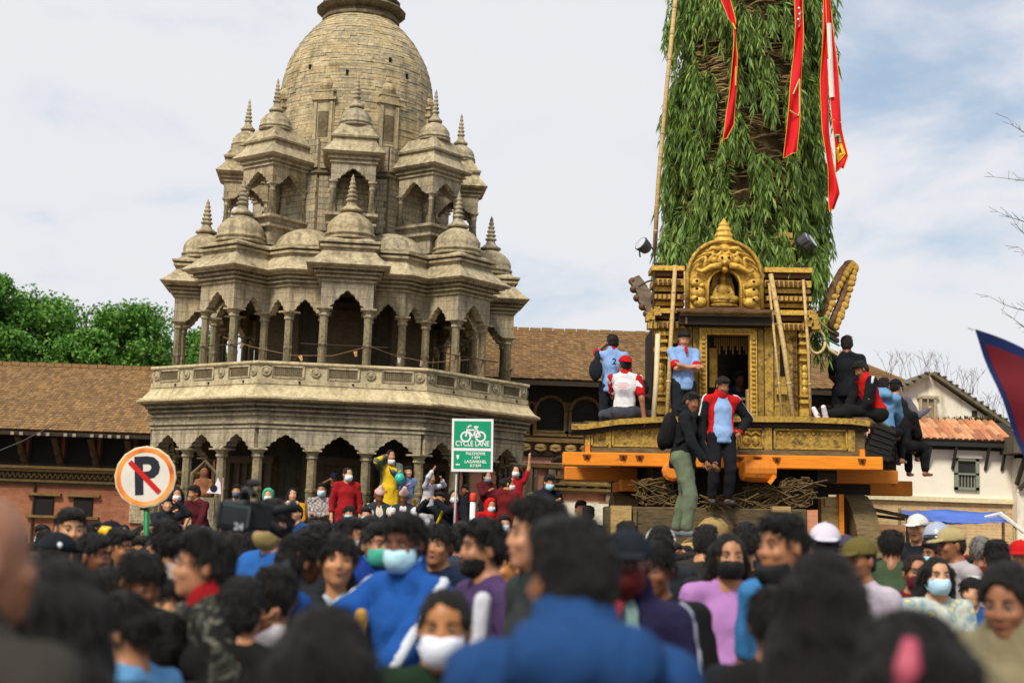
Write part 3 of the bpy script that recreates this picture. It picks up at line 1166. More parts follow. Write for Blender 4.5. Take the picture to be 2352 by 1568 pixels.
def nets(D, ax):
    D[0], D[-1] = np.abs(D[0]) + 1e-3, np.abs(D[-1]) + 1e-3
    D[:, 0], D[:, -1] = np.abs(D[:, 0]) + 1e-3, np.abs(D[:, -1]) + 1e-3
    D[:, :, 0], D[:, :, -1] = np.abs(D[:, :, 0]) + 1e-3, np.abs(D[:, :, -1]) + 1e-3
    S = D < 0
    cnt = np.zeros([s - 1 for s in D.shape], dtype=np.int8)
    for i in (0, 1):
        for j in (0, 1):
            for k in (0, 1):
                cnt += S[i:S.shape[0] - 1 + i, j:S.shape[1] - 1 + j, k:S.shape[2] - 1 + k]
    act = (cnt > 0) & (cnt < 8)
    I, J, K = np.nonzero(act)
    idx = np.full(act.shape, -1, dtype=np.int32)
    idx[I, J, K] = np.arange(len(I), dtype=np.int32)
    acc = np.zeros((len(I), 3), dtype=np.float32)
    num = np.zeros(len(I), dtype=np.float32)
    for a in range(3):
        b, c = (a + 1) % 3, (a + 2) % 3
        for u in (0, 1):
            for w in (0, 1):
                o0 = [0, 0, 0]
                o0[b], o0[c] = u, w
                o1 = list(o0)
                o1[a] = 1
                d0 = D[I + o0[0], J + o0[1], K + o0[2]]
                d1 = D[I + o1[0], J + o1[1], K + o1[2]]
                x = (d0 < 0) != (d1 < 0)
                t = np.where(x, d0 / np.where(np.abs(d0 - d1) < 1e-9, 1, d0 - d1), 0)
                ijk = (I, J, K)
                for e in range(3):
                    p0 = ax[e][ijk[e] + o0[e]]
                    p1 = ax[e][ijk[e] + o1[e]]
                    acc[:, e] += np.where(x, p0 + (p1 - p0) * t, 0)
                num += x
    V = acc / np.maximum(num, 1)[:, None]
    Q = []
    for a in range(3):
        b, c = (a + 1) % 3, (a + 2) % 3
        sl0, sl1 = [slice(None)] * 3, [slice(None)] * 3
        sl0[a], sl1[a] = slice(0, -1), slice(1, None)
        s0, s1 = S[tuple(sl0)], S[tuple(sl1)]
        e = np.array(np.nonzero(s0 != s1))
        e = e[:, (e[b] > 0) & (e[c] > 0)]
        ins = s0[tuple(e)]
        def at(db, dc):
            q = e.copy()
            q[b] -= db
            q[c] -= dc
            return idx[tuple(q)]
        f = np.stack([at(1, 1), at(0, 1), at(0, 0), at(1, 0)], 1)
        f[~ins] = f[~ins][:, ::-1]
        Q.append(f)
    Q = np.concatenate(Q)
    return V, Q[(Q >= 0).all(1)]


def net_mesh(name, V, Q, mat):
    me = bpy.data.meshes.new(name)
    n, q = len(V), len(Q)
    me.vertices.add(n)
    me.vertices.foreach_set('co', np.ascontiguousarray(V, dtype=np.float32).ravel())
    me.loops.add(q * 4)
    me.loops.foreach_set('vertex_index', np.ascontiguousarray(Q, dtype=np.int32).ravel())
    me.polygons.add(q)
    me.polygons.foreach_set('loop_start', np.arange(0, q * 4, 4, dtype=np.int32))
    me.polygons.foreach_set('use_smooth', np.ones(q, dtype=bool))
    me.update(calc_edges=True)
    me.materials.append(mat)
    return me


def ik(s, t, l1, l2, hint):
    """middle joint of a two bone limb from s to t"""
    s, t, hint = np.asarray(s, float), np.asarray(t, float), np.asarray(hint, float)
    d = t - s
    L = np.linalg.norm(d)
    if L > (l1 + l2) * 0.985:
        t = s + d / L * (l1 + l2) * 0.985
        d = t - s
        L = np.linalg.norm(d)
    d /= L
    a = (l1 * l1 - l2 * l2 + L * L) / (2 * L)
    h = math.sqrt(max(1e-6, l1 * l1 - a * a))
    p = hint - d * (hint @ d)
    p /= np.linalg.norm(p) + 1e-9
    return s + d * a + p * h, t


# hand targets: (outwards, forward, up) in fractions of height, elbow hint (outwards, forward, up)
ARMS = {
    'down': ((0.150, 0.015, 0.455), (0.4, -0.6, 0)),
    'fold': ((-0.055, 0.125, 0.665), (0.9, -0.1, -0.5)),
    'hip': ((0.135, 0.035, 0.560), (1.0, -0.5, 0.1)),
    'ear': ((0.062, 0.045, 0.900), (0.8, 0.5, -0.8)),
    'phone': ((0.020, 0.200, 0.735), (0.7, -0.2, -1)),
    'eye': ((0.055, 0.150, 0.935), (0.9, 0.2, -0.7)),
    'raise': ((0.150, 0.130, 1.070), (1.0, 0.2, 0.1)),
    'up': ((0.170, 0.040, 1.150), (1.0, 0.0, -0.2)),
    'point': ((0.300, 0.180, 0.830), (0.3, -0.3, -1)),
    'lap': ((0.030, 0.190, 0.570), (1.0, -0.3, -0.2)),
    'knee': ((0.085, 0.245, 0.575), (1.0, -0.2, 0.1)),
    'prop': ((0.165, -0.030, 0.480), (0.3, -1, 0)),
    'reach': ((0.120, 0.180, 0.520), (0.6, -0.6, 0)),
}
PERSONS = []


class Fig:
    """joint positions of one figure in its own frame: facing -Y, root on the ground (or on the seat when sitting)"""

    def __init__(f, H=1.68, pose='stand', arms=('down', 'down'), lean=0.0, twist=0.0, hy=0.0, hp=0.0, hr=0.0, girth=1.0, headk=None, hd=0.0, stance=0.0):
        f.H = H
        s = H / 1.7
        f.s, f.g = s, girth * s
        f.hk = headk or s ** 0.45                                 # children keep larger heads
        sit = pose != 'stand'
        pel = v3(0, 0, 0.53 * H) if not sit else v3(0, 0, 0.085 * H)
        f.pel = pel
        Rl = rotm(twist, lean)                                   # upper body turned about the pelvis (lean > 0: forwards)
        up = lambda x, y, z: pel + Rl @ v3(x * H, y * H, (z - 0.53) * H)
        f.up = up
        f.chest, f.belly = up(0, 0.004, 0.715), up(0, -0.002, 0.61)
        f.nb = up(0, 0.012, 0.832)
        f.sh = {sd: up(sd * 0.107, 0.008, 0.793) for sd in (-1, 1)}
        Rh = Rl @ rotm(hy - twist * 0, hp - lean * 0.7, hr)
        f.R = Rh
        f.hc = f.nb + Rl @ v3(0, -0.010 * H, 0.030 * H) + Rh @ v3(0, -0.012 * H, 0.0) + v3(0, 0, 0.084 * f.hk * 0.95)
        f.arm = {}
        for sd, nm in ((-1, arms[0]), (1, arms[1])):
            (o, fw, u), (ho, hf_, hu) = ARMS[nm] if isinstance(nm, str) else nm
            t = up(sd * o, -fw, u) if nm != 'down' else pel + v3(sd * o * H, -fw * H, (u - 0.53) * H)
            hint = Rl @ v3(sd * ho, -hf_, hu)
            e, w = ik(f.sh[sd], t, 0.172 * H, 0.150 * H, hint)
            f.arm[sd] = (f.sh[sd], v3(*e), v3(*w))
        f.leg = {}
        for sd in (-1, 1):
            hip = pel + v3(sd * 0.052 * H, 0, -0.01 * H)
            if pose == 'stand':
                ank = v3(sd * (0.062 + 0.02 * (stance != 0)) * H, 0.01 + sd * stance * H, 0.045 * H)
                kn, ank = ik(hip, ank, 0.246 * H, 0.242 * H, v3(sd * 0.1, -1, 0))
            elif pose == 'sit':                                   # feet hang in front of the seat
                kn = hip + v3(sd * 0.035 * H, -0.24 * H, 0.015 * H)
                ank = kn + v3(0, -0.03 * H, -0.24 * H)
            elif pose == 'squat':                                 # knees up, feet on the same level as the seat
                kn, ank = ik(hip, v3(sd * 0.075 * H, -0.26 * H, 0.035 * H), 0.246 * H, 0.242 * H, v3(sd * 0.25, -0.4, 1))
            elif pose == 'long':                                  # legs stretched forward on the floor
                kn = hip + v3(sd * 0.02 * H, -0.24 * H, 0.02 * H)
                ank = kn + v3(0, -0.235 * H, -0.045 * H)
            else:                                                 # 'cross': cross-legged
                kn = hip + v3(sd * 0.15 * H, -0.17 * H, -0.01 * H)
                ank = v3(-sd * 0.03 * H, -0.20 * H, 0.045 * H)
            f.leg[sd] = (hip, np.asarray(kn, np.float32), np.asarray(ank, np.float32))
        f.pose = pose

    def hp(f, x, y, z):
        return f.hc + f.R @ (v3(x, y, z) * f.hk)

    # --- building blocks
    def head(f, ears=True):
        k = f.hk
        L = [ell(f.hp(0, 0.012, 0.022), v3(0.074, 0.091, 0.088) * k, f.R, 0.02),
             ell(f.hp(0, -0.020, -0.045), v3(0.060, 0.066, 0.072) * k, f.R, 0.03),
             ell(f.hp(0, -0.062, -0.090), v3(0.026, 0.022, 0.020) * k, f.R, 0.02),
             ell(f.hp(0.036, -0.064, -0.028), v3(0.022, 0.020, 0.018) * k, f.R, 0.018),
             ell(f.hp(-0.036, -0.064, -0.028), v3(0.022, 0.020, 0.018) * k, f.R, 0.018),
             ell(f.hp(0.031, -0.090, 0.006), v3(0.017, 0.013, 0.010) * k, f.R, 0.012, True),
             ell(f.hp(-0.031, -0.090, 0.006), v3(0.017, 0.013, 0.010) * k, f.R, 0.012, True),
             cap(f.hp(0, -0.080, 0.010), f.hp(0, -0.094, -0.027), 0.007 * k, 0.0105 * k, 0.012),
             cap(f.hp(-0.014, -0.083, -0.031), f.hp(0.014, -0.083, -0.031), 0.008 * k, 0.008 * k, 0.010),
             cap(f.hp(-0.018, -0.079, -0.058), f.hp(0.018, -0.079, -0.058), 0.010 * k, 0.010 * k, 0.008)]
        if ears:
            for sd in (-1, 1):
                L.append(ell(f.hp(sd * 0.076, 0.012, -0.012), v3(0.010, 0.020, 0.031) * k, f.R @ rotm(sd * 0.35), 0.008))
        return L

    def neck(f):
        g = f.s
        return [cap(f.hp(0, 0.020, -0.055), f.nb + (f.chest - f.nb) * 0.15, 0.050 * g, 0.056 * g, 0.03)]

    def torso(f):
        g, H = f.g, f.H
        up = f.up
        Rl = rotm()
        d = f.nb - f.pel
        pit = math.atan2(-d[1], d[2])
        Rl = rotm(0, pit) if abs(pit) > 0.02 else rotm()
        L = [ell(f.chest, v3(0.146 * g, 0.102 * g, 0.150 * f.s), Rl, 0.05), ell(f.belly, v3(0.136 * g, 0.104 * g, 0.14 * f.s), Rl, 0.05), ell(f.pel + v3(0, 0.005, 0.01 * H), v3(0.152 * g, 0.112 * g, 0.105 * f.s), None, 0.05)]
        for sd in (-1, 1):
            L.append(cap(f.nb + (f.chest - f.nb) * 0.1, f.sh[sd], 0.047 * g, 0.040 * g, 0.05))
        return L

    def arms(f, full=1.0, r=1.0):
        """upper arms and forearms; full = how much of the whole arm from the shoulder (0.5 = to the elbow)"""
        L = []
        g = f.g * r
        for sd in (-1, 1):
            s, e, w = f.arm[sd]
            u = min(1.0, full * 2)
            L.append(cap(s, s + (e - s) * u, 0.047 * g, (0.047 - 0.008 * u) * g, 0.03))
            if full > 0.5:
                q = (full - 0.5) * 2
                L.append(cap(e, e + (w - e) * q, 0.039 * g, (0.039 - 0.012 * q) * g, 0.02))
        return L

    def palms(f):
        L = []
        for sd in (-1, 1):
            s, e, w = f.arm[sd]
            d = (w - e) / (np.linalg.norm(w - e) + 1e-9)
            L.append(cap(w, w + d * 0.065 * f.s, 0.026 * f.s, 0.030 * f.s, 0.02))
        return L

    def fingers(f):
        m = MB()
        s = f.s
        for sd in (-1, 1):
            S, e, w = f.arm[sd]
            d = (w - e) / (np.linalg.norm(w - e) + 1e-9)
            side = np.cross(d, v3(sd * 0.6, -0.2, 0.4))
            side /= np.linalg.norm(side) + 1e-9
            nrm = np.cross(side, d)
            k = w + d * 0.068 * s
            for i, L in enumerate((0.062, 0.072, 0.068, 0.052)):
                p0 = k + side * (0.030 - 0.020 * i) * s - d * 0.02 * s
                p1 = p0 + (d * 0.95 + nrm * 0.12 * sd) * (L * 0.55 + 0.02) * s
                p2 = p1 + (d * 0.75 + nrm * 0.6 * sd) * L * 0.5 * s
                m.tube([p0, p1, p2], [0.0095 * s, 0.009 * s, 0.0065 * s], 6)
            p0 = w + d * 0.012 * s + side * 0.020 * s
            p1 = p0 + (d * 0.55 + side * 0.75) * 0.045 * s
            p2 = p1 + (d * 0.9 + side * 0.25) * 0.032 * s
            m.tube([p0, p1, p2], [0.012 * s, 0.0105 * s, 0.0075 * s], 6)
        return m

    def legs(f, full=1.0, r=1.0):
        g = f.g * r
        L = []
        for sd in (-1, 1):
            h, k, a = f.leg[sd]
            L.append(cap(h, k, 0.082 * g, 0.056 * g, 0.03))
            if full > 0.5:
                q = (full - 0.5) * 2
                L.append(cap(k, k + (a - k) * q, 0.056 * g, (0.056 - 0.019 * q) * g, 0.02))
                if q > 0.4:
                    L.append(ell(k + (a - k) * 0.3 + v3(0, 0.012 * g, 0), v3(0.050, 0.056, 0.10) * g, None, 0.03))
        return L

    def foot_dir(f, sd):
        h, k, a = f.leg[sd]
        if f.pose == 'long':
            return v3(sd * 0.25, -0.35, 0.9)
        if f.pose == 'cross':
            return v3(-sd * 0.7, -0.7, 0)
        return v3(sd * 0.18, -1, 0)

    def feet(f, r=1.0):
        L = []
        for sd in (-1, 1):
            h, k, a = f.leg[sd]
            d = f.foot_dir(sd)
            d = d / np.linalg.norm(d)
            b = a + v3(0, 0, -0.022 * f.s)
            L += [cap(b + d * -0.03 * f.s, b + d * 0.13 * f.s, 0.034 * f.s * r, 0.026 * f.s * r, 0.02)]
        return L


SKINS = ['#a4714c', '#8d5c3b', '#b98358', '#77492d', '#c4926a', '#9a6743']


def person(u, v, Y, label, face=0.0, skin='#a06c48', hair='short', haircol='#1f1c1a', shirt=('tee', '#333333'), pants='#22242a', z0=0.0, H=None, pose='stand', arms=('down', 'down'),
           lean=0.0, twist=0.0, hy=0.0, hp=0.0, hr=0.0, girth=1.0, mask=None, hat=None, eyes=True, hands=False, extra=(), group=None, headk=None, vis='all', shoes=None, beard=False, hairvol=0.0, smile=False, stance=0.0, baggy=0.016):
    """one person whose head top shows at u, v at distance Y; stands on z0, or sits when H is given with a sitting pose"""
    if z0 == 0 and 3.5 < Y < 10.6 and pose == 'stand':
        Y *= 1.13                                             # the crowd stands a little looser than first paced out
    top = P(u, v, Y)
    face_r, hy_r = rad(face), rad(hy)
    lift = 0.016 if hair not in ('bald',) else 0.004
    if hat:
        lift = max(lift, {'cap': 0.02, 'topi': 0.085, 'helmet': 0.03, 'hood': 0.025}.get(hat[0], 0.02))
    lift += hairvol
    if pose == 'stand' and H is None:
        H = (top.z - z0 - lift) / 1.005
        f = Fig(H, pose, arms, rad(lean), rad(twist), hy_r, rad(hp), rad(hr), girth, headk, stance=stance)
        for _ in range(3):
            ztop = f.hc[2] + 0.108 * f.hk + lift
            H += (top.z - z0 - ztop)
            f = Fig(H, pose, arms, rad(lean), rad(twist), hy_r, rad(hp), rad(hr), girth, headk, stance=stance)
        zr = z0
    else:
        f = Fig(H or 1.66, pose, arms, rad(lean), rad(twist), hy_r, rad(hp), rad(hr), girth, headk, stance=stance)
        zr = top.z - (f.hc[2] + 0.108 * f.hk + lift)
    off = Rz(face_r) @ Vector((float(f.hc[0]), float(f.hc[1]), 0))
    loc = (top.x - off.x, top.y - off.y, zr)
    near = Y < 6.5
    hf = 0.0095 if Y < 13 else 0.0125
    hc = 0.020 if near else 0.023
    if Y > 12 and vis == 'head':
        hf, hc = 0.014, 0.03
    sm = skin_mat(skin)
    # body: one continuous surface from head to feet
    body = f.head(ears=hair not in ('long', 'hood')) + f.neck() + f.torso() + f.arms() + f.palms() + f.legs() + f.feet()
    c = f.hc
    r = 0.135 * f.hk
    fine = [(c[i] - r, c[i] + r) for i in range(3)]
    V, Q = grow(body, hf, hc if vis != 'head' else max(hc, 0.028), fine)
    if hands:
        m = f.fingers()
        n = len(V)
        fv = np.array([tuple(x) for x in m.v], dtype=np.float32)
        quads = []
        for q in m.f:
            quads += [q] if len(q) == 4 else [q[:4], (q[0],) + tuple(q[3:])]
        V = np.concatenate([V, fv])
        Q = np.concatenate([Q, np.array(quads, dtype=np.int32) + n])
    o = link('person', net_mesh('person', V, Q, sm), None, loc, (0, 0, face_r))
    tag(o, label, 'person', group)
    part = lambda name, VQ, mat, par=o: link(name, net_mesh(name, VQ[0], VQ[1], mat), par)
    sd = (hash(label) % 97) * 0.13 if False else (sum(map(ord, label)) % 97) * 0.13
    k = f.hk
    cm = lambda x: x if isinstance(x, bpy.types.Material) else (pattern(x) if not x.startswith('#') else cloth(x))
    # --- clothes
    kind, col = shirt[0], shirt[1]
    H = f.H
    hem = {'tee': 0.475, 'polo': 0.475, 'long': 0.47, 'jacket': 0.46, 'kurta': 0.30, 'shawl': 0.42}[kind]
    padd = {'tee': 0.011, 'polo': 0.011, 'long': 0.012, 'jacket': 0.019, 'kurta': 0.016, 'shawl': 0.03}[kind]
    full = {'tee': 0.36, 'polo': 0.38, 'long': 0.95, 'jacket': 0.96, 'kurta': 0.80, 'shawl': 0.85}[kind]
    pr = f.torso() + f.arms(full, 1.06)
    cuts = []
    hips = f.pel + v3(0, 0, (hem - 0.53) * H)
    if pose == 'stand':
        pr.append(cap(f.pel + v3(0, 0, 0.02), hips + v3(0, 0, -0.03), 0.128 * f.g, 0.138 * f.g * (1.25 if kind == 'kurta' else 1.0), 0.05))
        cuts.append(((0, 0, -1), -float(hips[2])))
    elif kind in ('kurta', 'shawl'):
        pr += f.legs(0.6, 1.25)
    if kind == 'jacket' or kind == 'polo' or (len(shirt) > 2 and shirt[2] == 'collar'):
        pr.append(cap(f.nb + v3(0, 0.012, -0.01), f.nb + (f.hc - f.nb) * 0.34 + v3(0, 0.014, 0), 0.060 * f.s, 0.058 * f.s, 0.02))
    if len(shirt) > 2 and shirt[2] == 'hood':
        pr.append(cap(f.up(-0.05, 0.075, 0.825), f.up(0.05, 0.075, 0.825), 0.055 * f.s, 0.055 * f.s, 0.04))
        pr.append(cap(f.nb + v3(0, 0.01, 0), f.nb + (f.hc - f.nb) * 0.30 + v3(0, 0.012, 0), 0.066 * f.s, 0.070 * f.s, 0.03))
    fold = (0.0062 if kind in ('jacket', 'long', 'kurta') else 0.0050, 27.0, sd)
    part({'tee': 'tee_shirt', 'polo': 'polo_shirt', 'long': 'shirt', 'jacket': 'jacket', 'kurta': 'tunic', 'shawl': 'shawl'}[kind], grow(pr, 0.017 if near else 0.021, None, None, cuts, fold, padd), cm(col))
    if vis == 'all' or Y < 16:
        lg = f.legs(0.93, 1.04) + [ell(f.pel + v3(0, 0.005, 0.0), v3(0.150 * f.g, 0.112 * f.g, 0.10 * f.s), None, 0.05)]
        part('trousers', grow(lg, 0.022 if vis == 'all' else 0.032, None, None, [], (0.006, 26.0, sd + 1), baggy), cm(pants))
        if shoes:
            for q in f.feet(1.12):
                part('shoe', grow([q], 0.014, None, None, [], None, 0.004), plain(shoes, 0.6))
    # --- hair
    hmat = hair_mat(haircol)

    def strands(VQ, length, down=0.0, lift_=0.20, sweep=False):
        """roughen a hair surface with short tapering locks that follow the fall of the hair"""
        V, Q = VQ
        if hat and hat[0] != 'band':
            return VQ
        n = 1500 if Y < 7 else (800 if Y < 13 else 320)
        if len(V) < 20:
            return VQ
        rg = np.random.default_rng(int(sd * 1000) + len(V))
        p = V[rg.integers(0, len(V), n)]
        q = (p - f.hc) @ Rm
        nr = q - np.array([0, 0.012 * k, 0.01 * k])
        nr /= np.linalg.norm(nr, axis=1)[:, None] + 1e-6
        fl = q - np.array([0.01, 0.035, 0.13]) * k
        fl = fl * (1 - down) + np.array([0, 0.02, -1.0]) * down * np.linalg.norm(fl, axis=1)[:, None]
        if sweep:
            fl = np.tile(np.array([0.0, 1.0, -0.35]), (n, 1)) + q * np.array([-3.0, 0, 0])
        fl -= nr * (fl * nr).sum(1)[:, None]
        fl /= np.linalg.norm(fl, axis=1)[:, None] + 1e-6
        d = fl + nr * lift_ * rg.uniform(0.2, 1.2, n)[:, None] + rg.normal(size=(n, 3)) * 0.15
        d /= np.linalg.norm(d, axis=1)[:, None]
        L = length * rg.uniform(0.5, 1.3, n)[:, None]
        face_ = (q[:, 1] < -0.055 * k) & (q[:, 2] < 0.085 * k)
        L[face_] *= 0.45
        w = np.cross(d, nr + rg.normal(size=(n, 3)) * 0.5)
        w /= np.linalg.norm(w, axis=1)[:, None] + 1e-6
        w *= (0.0030 if Y < 7 else (0.0045 if Y < 13 else 0.007))
        tip = q + d * L - np.array([0, 0, 0.15]) * L
        b = q - nr * 0.004
        quad = np.stack([b - w, b + w, tip + w * 0.15, tip - w * 0.15], 1).reshape(-1, 3) @ Rm.T + f.hc
        return np.concatenate([V, quad.astype(np.float32)]), np.concatenate([Q, np.arange(4 * n, dtype=np.int32).reshape(-1, 4) + len(V)])
    hn = (0.004, 75.0, sd)
    Rm = f.R

    def plane(n, off):
        nn = Rm @ v3(*n)
        return (tuple(float(x) for x in nn), float(nn @ f.hc) + off * k)
    hh = hf * 1.05
    fore = ell(f.hp(0.012, -0.102, 0.0), v3(0.054, 0.060, 0.066) * k, Rm, 0.010, True)
    skull = ell(f.hp(0, 0.014, 0.026), v3(0.0795, 0.0975, 0.094) * k + hairvol, Rm, 0.02)
    if hair == 'short':
        nape = ell(f.hp(0, 0.045, -0.02), v3(0.074, 0.062, 0.07) * k, Rm, 0.03)
        top_ = ell(f.hp(0, -0.015, 0.085), v3(0.066, 0.078, 0.035) * k + hairvol, Rm, 0.03)
        part('hair', strands(grow([skull, nape] + ([] if hat and hat[0] != 'band' else [top_]) + [fore], hh, None, None, [plane((0, -0.66, -0.75), 0.004)], hn, 0.0, 0.0030), 0.024, 0.15), hmat)
    elif hair == 'grey_short':
        part('hair', strands(grow([skull], hh, None, None, [plane((0, -0.66, -0.75), 0.004)], hn), 0.03), hair_mat('#7d7a74'))
    elif hair == 'tall':
        nape = ell(f.hp(0, 0.052, -0.005), v3(0.070, 0.056, 0.07) * k, Rm, 0.03)
        top_ = ell(f.hp(0, -0.004, 0.080), v3(0.066, 0.086, 0.050) * k, Rm, 0.03)
        part('hair', strands(grow([skull, nape] + ([] if hat and hat[0] != 'band' else [top_]), hh, None, None, [plane((0, -0.66, -0.75), 0.0)], (0.006, 70.0, sd), 0.0, 0.0040), 0.034, 0.05, 0.25), hmat)
    elif hair == 'bowl':
        bowl = ell(f.hp(0, 0.012, 0.022), v3(0.084, 0.101, 0.097) * k, Rm, 0.02)
        part('hair', strands(grow([bowl], hh, None, None, [plane((0, -0.42, -0.90), -0.001)], hn, 0.0, 0.0035), 0.040, 0.3, 0.25), hmat)
    elif hair in ('long', 'bun', 'pony'):
        L = [ell(f.hp(0, 0.016, 0.024), v3(0.081, 0.099, 0.095) * k + hairvol, Rm, 0.02)]
        cut = [plane((0, -0.60, -0.80), 0.045)]
        if hair == 'bun':
            L.append(ell(f.hp(0, 0.115, 0.03), v3(0.045, 0.04, 0.045) * k, Rm, 0.02))
            cut = [plane((0, -0.62, -0.78), 0.018)]
        # an arched hairline, a little higher on one side of the parting
        L.append(ell(f.hp(0.006, -0.098, -0.012), v3(0.066, 0.085, 0.094) * k, Rm, 0.010, True))
        L.append(ell(f.hp(-0.012, -0.100, 0.020), v3(0.034, 0.060, 0.072) * k, Rm, 0.012, True))
        part('hair', strands(grow(L, hh, None, None, cut, hn, 0.0, 0.0025), 0.026, 0.0, 0.10, True), hmat)
        if hair == 'long':
            b0, b1 = f.hp(0, 0.070, 0.02), f.up(0, 0.085, 0.70)
            L = [ell(f.hp(0, 0.055, -0.01), v3(0.086, 0.070, 0.10) * k, Rm, 0.04), cap(b0, b1, 0.062 * k, 0.075 * k, 0.05)]
            for s2 in (-1, 1):
                L.append(cap(f.hp(s2 * 0.076, 0.006, 0.03), f.up(s2 * 0.062, 0.02, 0.80), 0.024 * k, 0.036 * k, 0.03))
                L.append(cap(f.hp(s2 * 0.05, 0.06, 0.0), f.up(s2 * 0.075, 0.075, 0.73), 0.045 * k, 0.050 * k, 0.05))
            part('hair_length', strands(grow(L, hh * 1.3, None, None, [], (0.006, 48.0, sd), 0.0, 0.003), 0.085, 0.9, 0.25), hmat)
        elif hair == 'pony':
            L = [cap(f.hp(0, 0.105, 0.02), f.hp(0, 0.135, -0.06), 0.035 * k, 0.040 * k), cap(f.hp(0, 0.135, -0.06), f.up(0, 0.10, 0.76), 0.042 * k, 0.028 * k)]
            part('hair_length', strands(grow(L, hh * 1.2, None, None, [], (0.005, 60.0, sd)), 0.07, 0.9, 0.25), hmat)
    # --- face
    if eyes and Y < 15.5:
        em = plain('#0e0a08', 0.25, 0, bump=0, spec=0.6)
        bm_ = hair_mat('#17120e')
        for s2 in (-1, 1):
            m = MB().ball((0, 0, 0), (0.0128 * k, 0.005 * k, 0.0046 * k), 8, 5)
            q = f.hp(s2 * 0.031, -0.0795, 0.003)
            e = m.build('eye', plain('#8f8379', 0.4, 0.05, bump=0), o, tuple(float(x) for x in q), smooth=True)
            e.rotation_euler = Matrix(Rm.tolist()).to_euler()
            MB().ball((0, -0.0036 * k, 0), (0.0060 * k, 0.0028 * k, 0.0050 * k), 8, 5).build('iris', em, e, smooth=True)
            m = MB().tube([tuple(f.hp(s2 * 0.014, -0.088, 0.022)), tuple(f.hp(s2 * 0.032, -0.087, 0.029)), tuple(f.hp(s2 * 0.052, -0.074, 0.022))], [0.0045 * k, 0.005 * k, 0.003 * k], 5)
            m.build('eyebrow', bm_, o)
        if not mask:
            lm = skin_mat('#7e4038')
            sm_ = 0.006 if smile else 0.0
            MB().tube([tuple(f.hp(-0.026, -0.082, -0.056 + sm_)), tuple(f.hp(0, -0.0915, -0.058)), tuple(f.hp(0.026, -0.082, -0.056 + sm_))], [0.003 * k, 0.0062 * k, 0.003 * k], 6).build('lips', lm, o, smooth=True)
    if beard:
        part('beard', grow([ell(f.hp(0, -0.024, -0.055), v3(0.066, 0.070, 0.072) * k, Rm, 0.02), ell(f.hp(0, -0.062, -0.095), v3(0.034, 0.028, 0.026) * k, Rm, 0.02)], hh, None, None,
                           [plane((0, 0, 1), -0.040), plane((0, 1, 0), 0.02)], (0.004, 80.0, sd)), hair_mat('#1a1511'))
    if mask:
        style, mcol = mask if isinstance(mask, tuple) else ('face', mask)
        dz = -0.105 if style == 'chin' else 0.0
        L = [ell(f.hp(0, -0.028, -0.052 + dz * 0.4), v3(0.068, 0.078, 0.078) * k, Rm, 0.02), ell(f.hp(0, -0.080, -0.045 + dz * 0.45), v3(0.034, 0.038, 0.045) * k, Rm, 0.03)]
        mk = part('face_mask', grow(L, hh * 0.9, None, None, [plane((0, -0.18, 0.98), 0.000 + dz * 0.5), plane((0, 0.0, -1), 0.112 - dz * 0.4), plane((0, 1, 0), -0.022)], (0.0012, 120.0, sd), 0.002), plain(mcol, 0.75, 0.06, 25, 0.25))
        if style != 'chin':
            for s2 in (-1, 1):
                for zz in (-0.012, -0.085):
                    MB().tube([tuple(f.hp(s2 * 0.064, -0.026, zz)), tuple(f.hp(s2 * 0.080, -0.002, (zz - 0.02) / 2))], 0.0018, 4).build('ear_loop', plain(mcol, 0.8, 0, bump=0), mk)
    if hat:
        hk_, hcol = hat[0], hat[1]
        back = len(hat) > 2 and hat[2] == 'back'
        if hk_ == 'cap':
            sg = 1 if back else -1
            cp = part('cap', grow([ell(f.hp(0, 0.010, 0.034), v3(0.092, 0.110, 0.092) * k, Rm, 0.02)], hh, None, None, [plane((0, 0.10 * -sg, -0.99), -0.030)], (0.001, 40, sd)), cloth(hcol))
            part('cap_brim', grow([ell(f.hp(0, sg * 0.115, 0.030), v3(0.072, 0.072, 0.010) * k, Rm @ rotm(0, sg * -0.18), 0.01)], hh * 0.8, None, None, []), cloth(hcol), cp)
            MB().ball(tuple(f.hp(0, 0.01, 0.126)), 0.007, 6, 4).build('cap_button', cloth(hcol), cp)
        elif hk_ == 'topi':
            L = [ell(f.hp(0, 0.010, 0.070), v3(0.086, 0.102, 0.055) * k, Rm, 0.03), cap(f.hp(0, 0.01, 0.09), f.hp(0.012, 0.02, 0.155), 0.066 * k, 0.040 * k, 0.04)]
            part('topi_hat', grow(L, hh, None, None, [plane((0, 0, -1), -0.040)], (0.002, 50, sd)), cloth(hcol))
        elif hk_ == 'helmet':
            hm = part('helmet', grow([ell(f.hp(0, 0.012, 0.020), v3(0.115, 0.130, 0.125) * k, Rm, 0.02)], hh, None, None, [plane((0, -0.45, -0.89), 0.035)]), plain(hcol, 0.25, 0.03, bump=0, spec=0.6))
            part('visor', grow([ell(f.hp(0, 0.0, 0.010), v3(0.118, 0.136, 0.06) * k, Rm, 0.02)], hh, None, None, [plane((0, 1, 0), -0.05), plane((0, 0, 1), 0.045)]), plain('#1b1d22', 0.15, 0, bump=0, spec=0.7), hm)
        elif hk_ == 'hood':
            L = [ell(f.hp(0, 0.022, 0.020), v3(0.104, 0.115, 0.115) * k, Rm, 0.03), cap(f.hp(0, 0.05, -0.03), f.nb, 0.085 * k, 0.09 * k, 0.05)]
            face_cut = ell(f.hp(0, -0.10, -0.01), v3(0.070, 0.085, 0.088) * k, Rm, 0.02, True)
            part('hood', grow(L + [face_cut], hh * 1.2, None, None, [], (0.004, 40, sd)), cloth(hcol))
        elif hk_ == 'scarf':
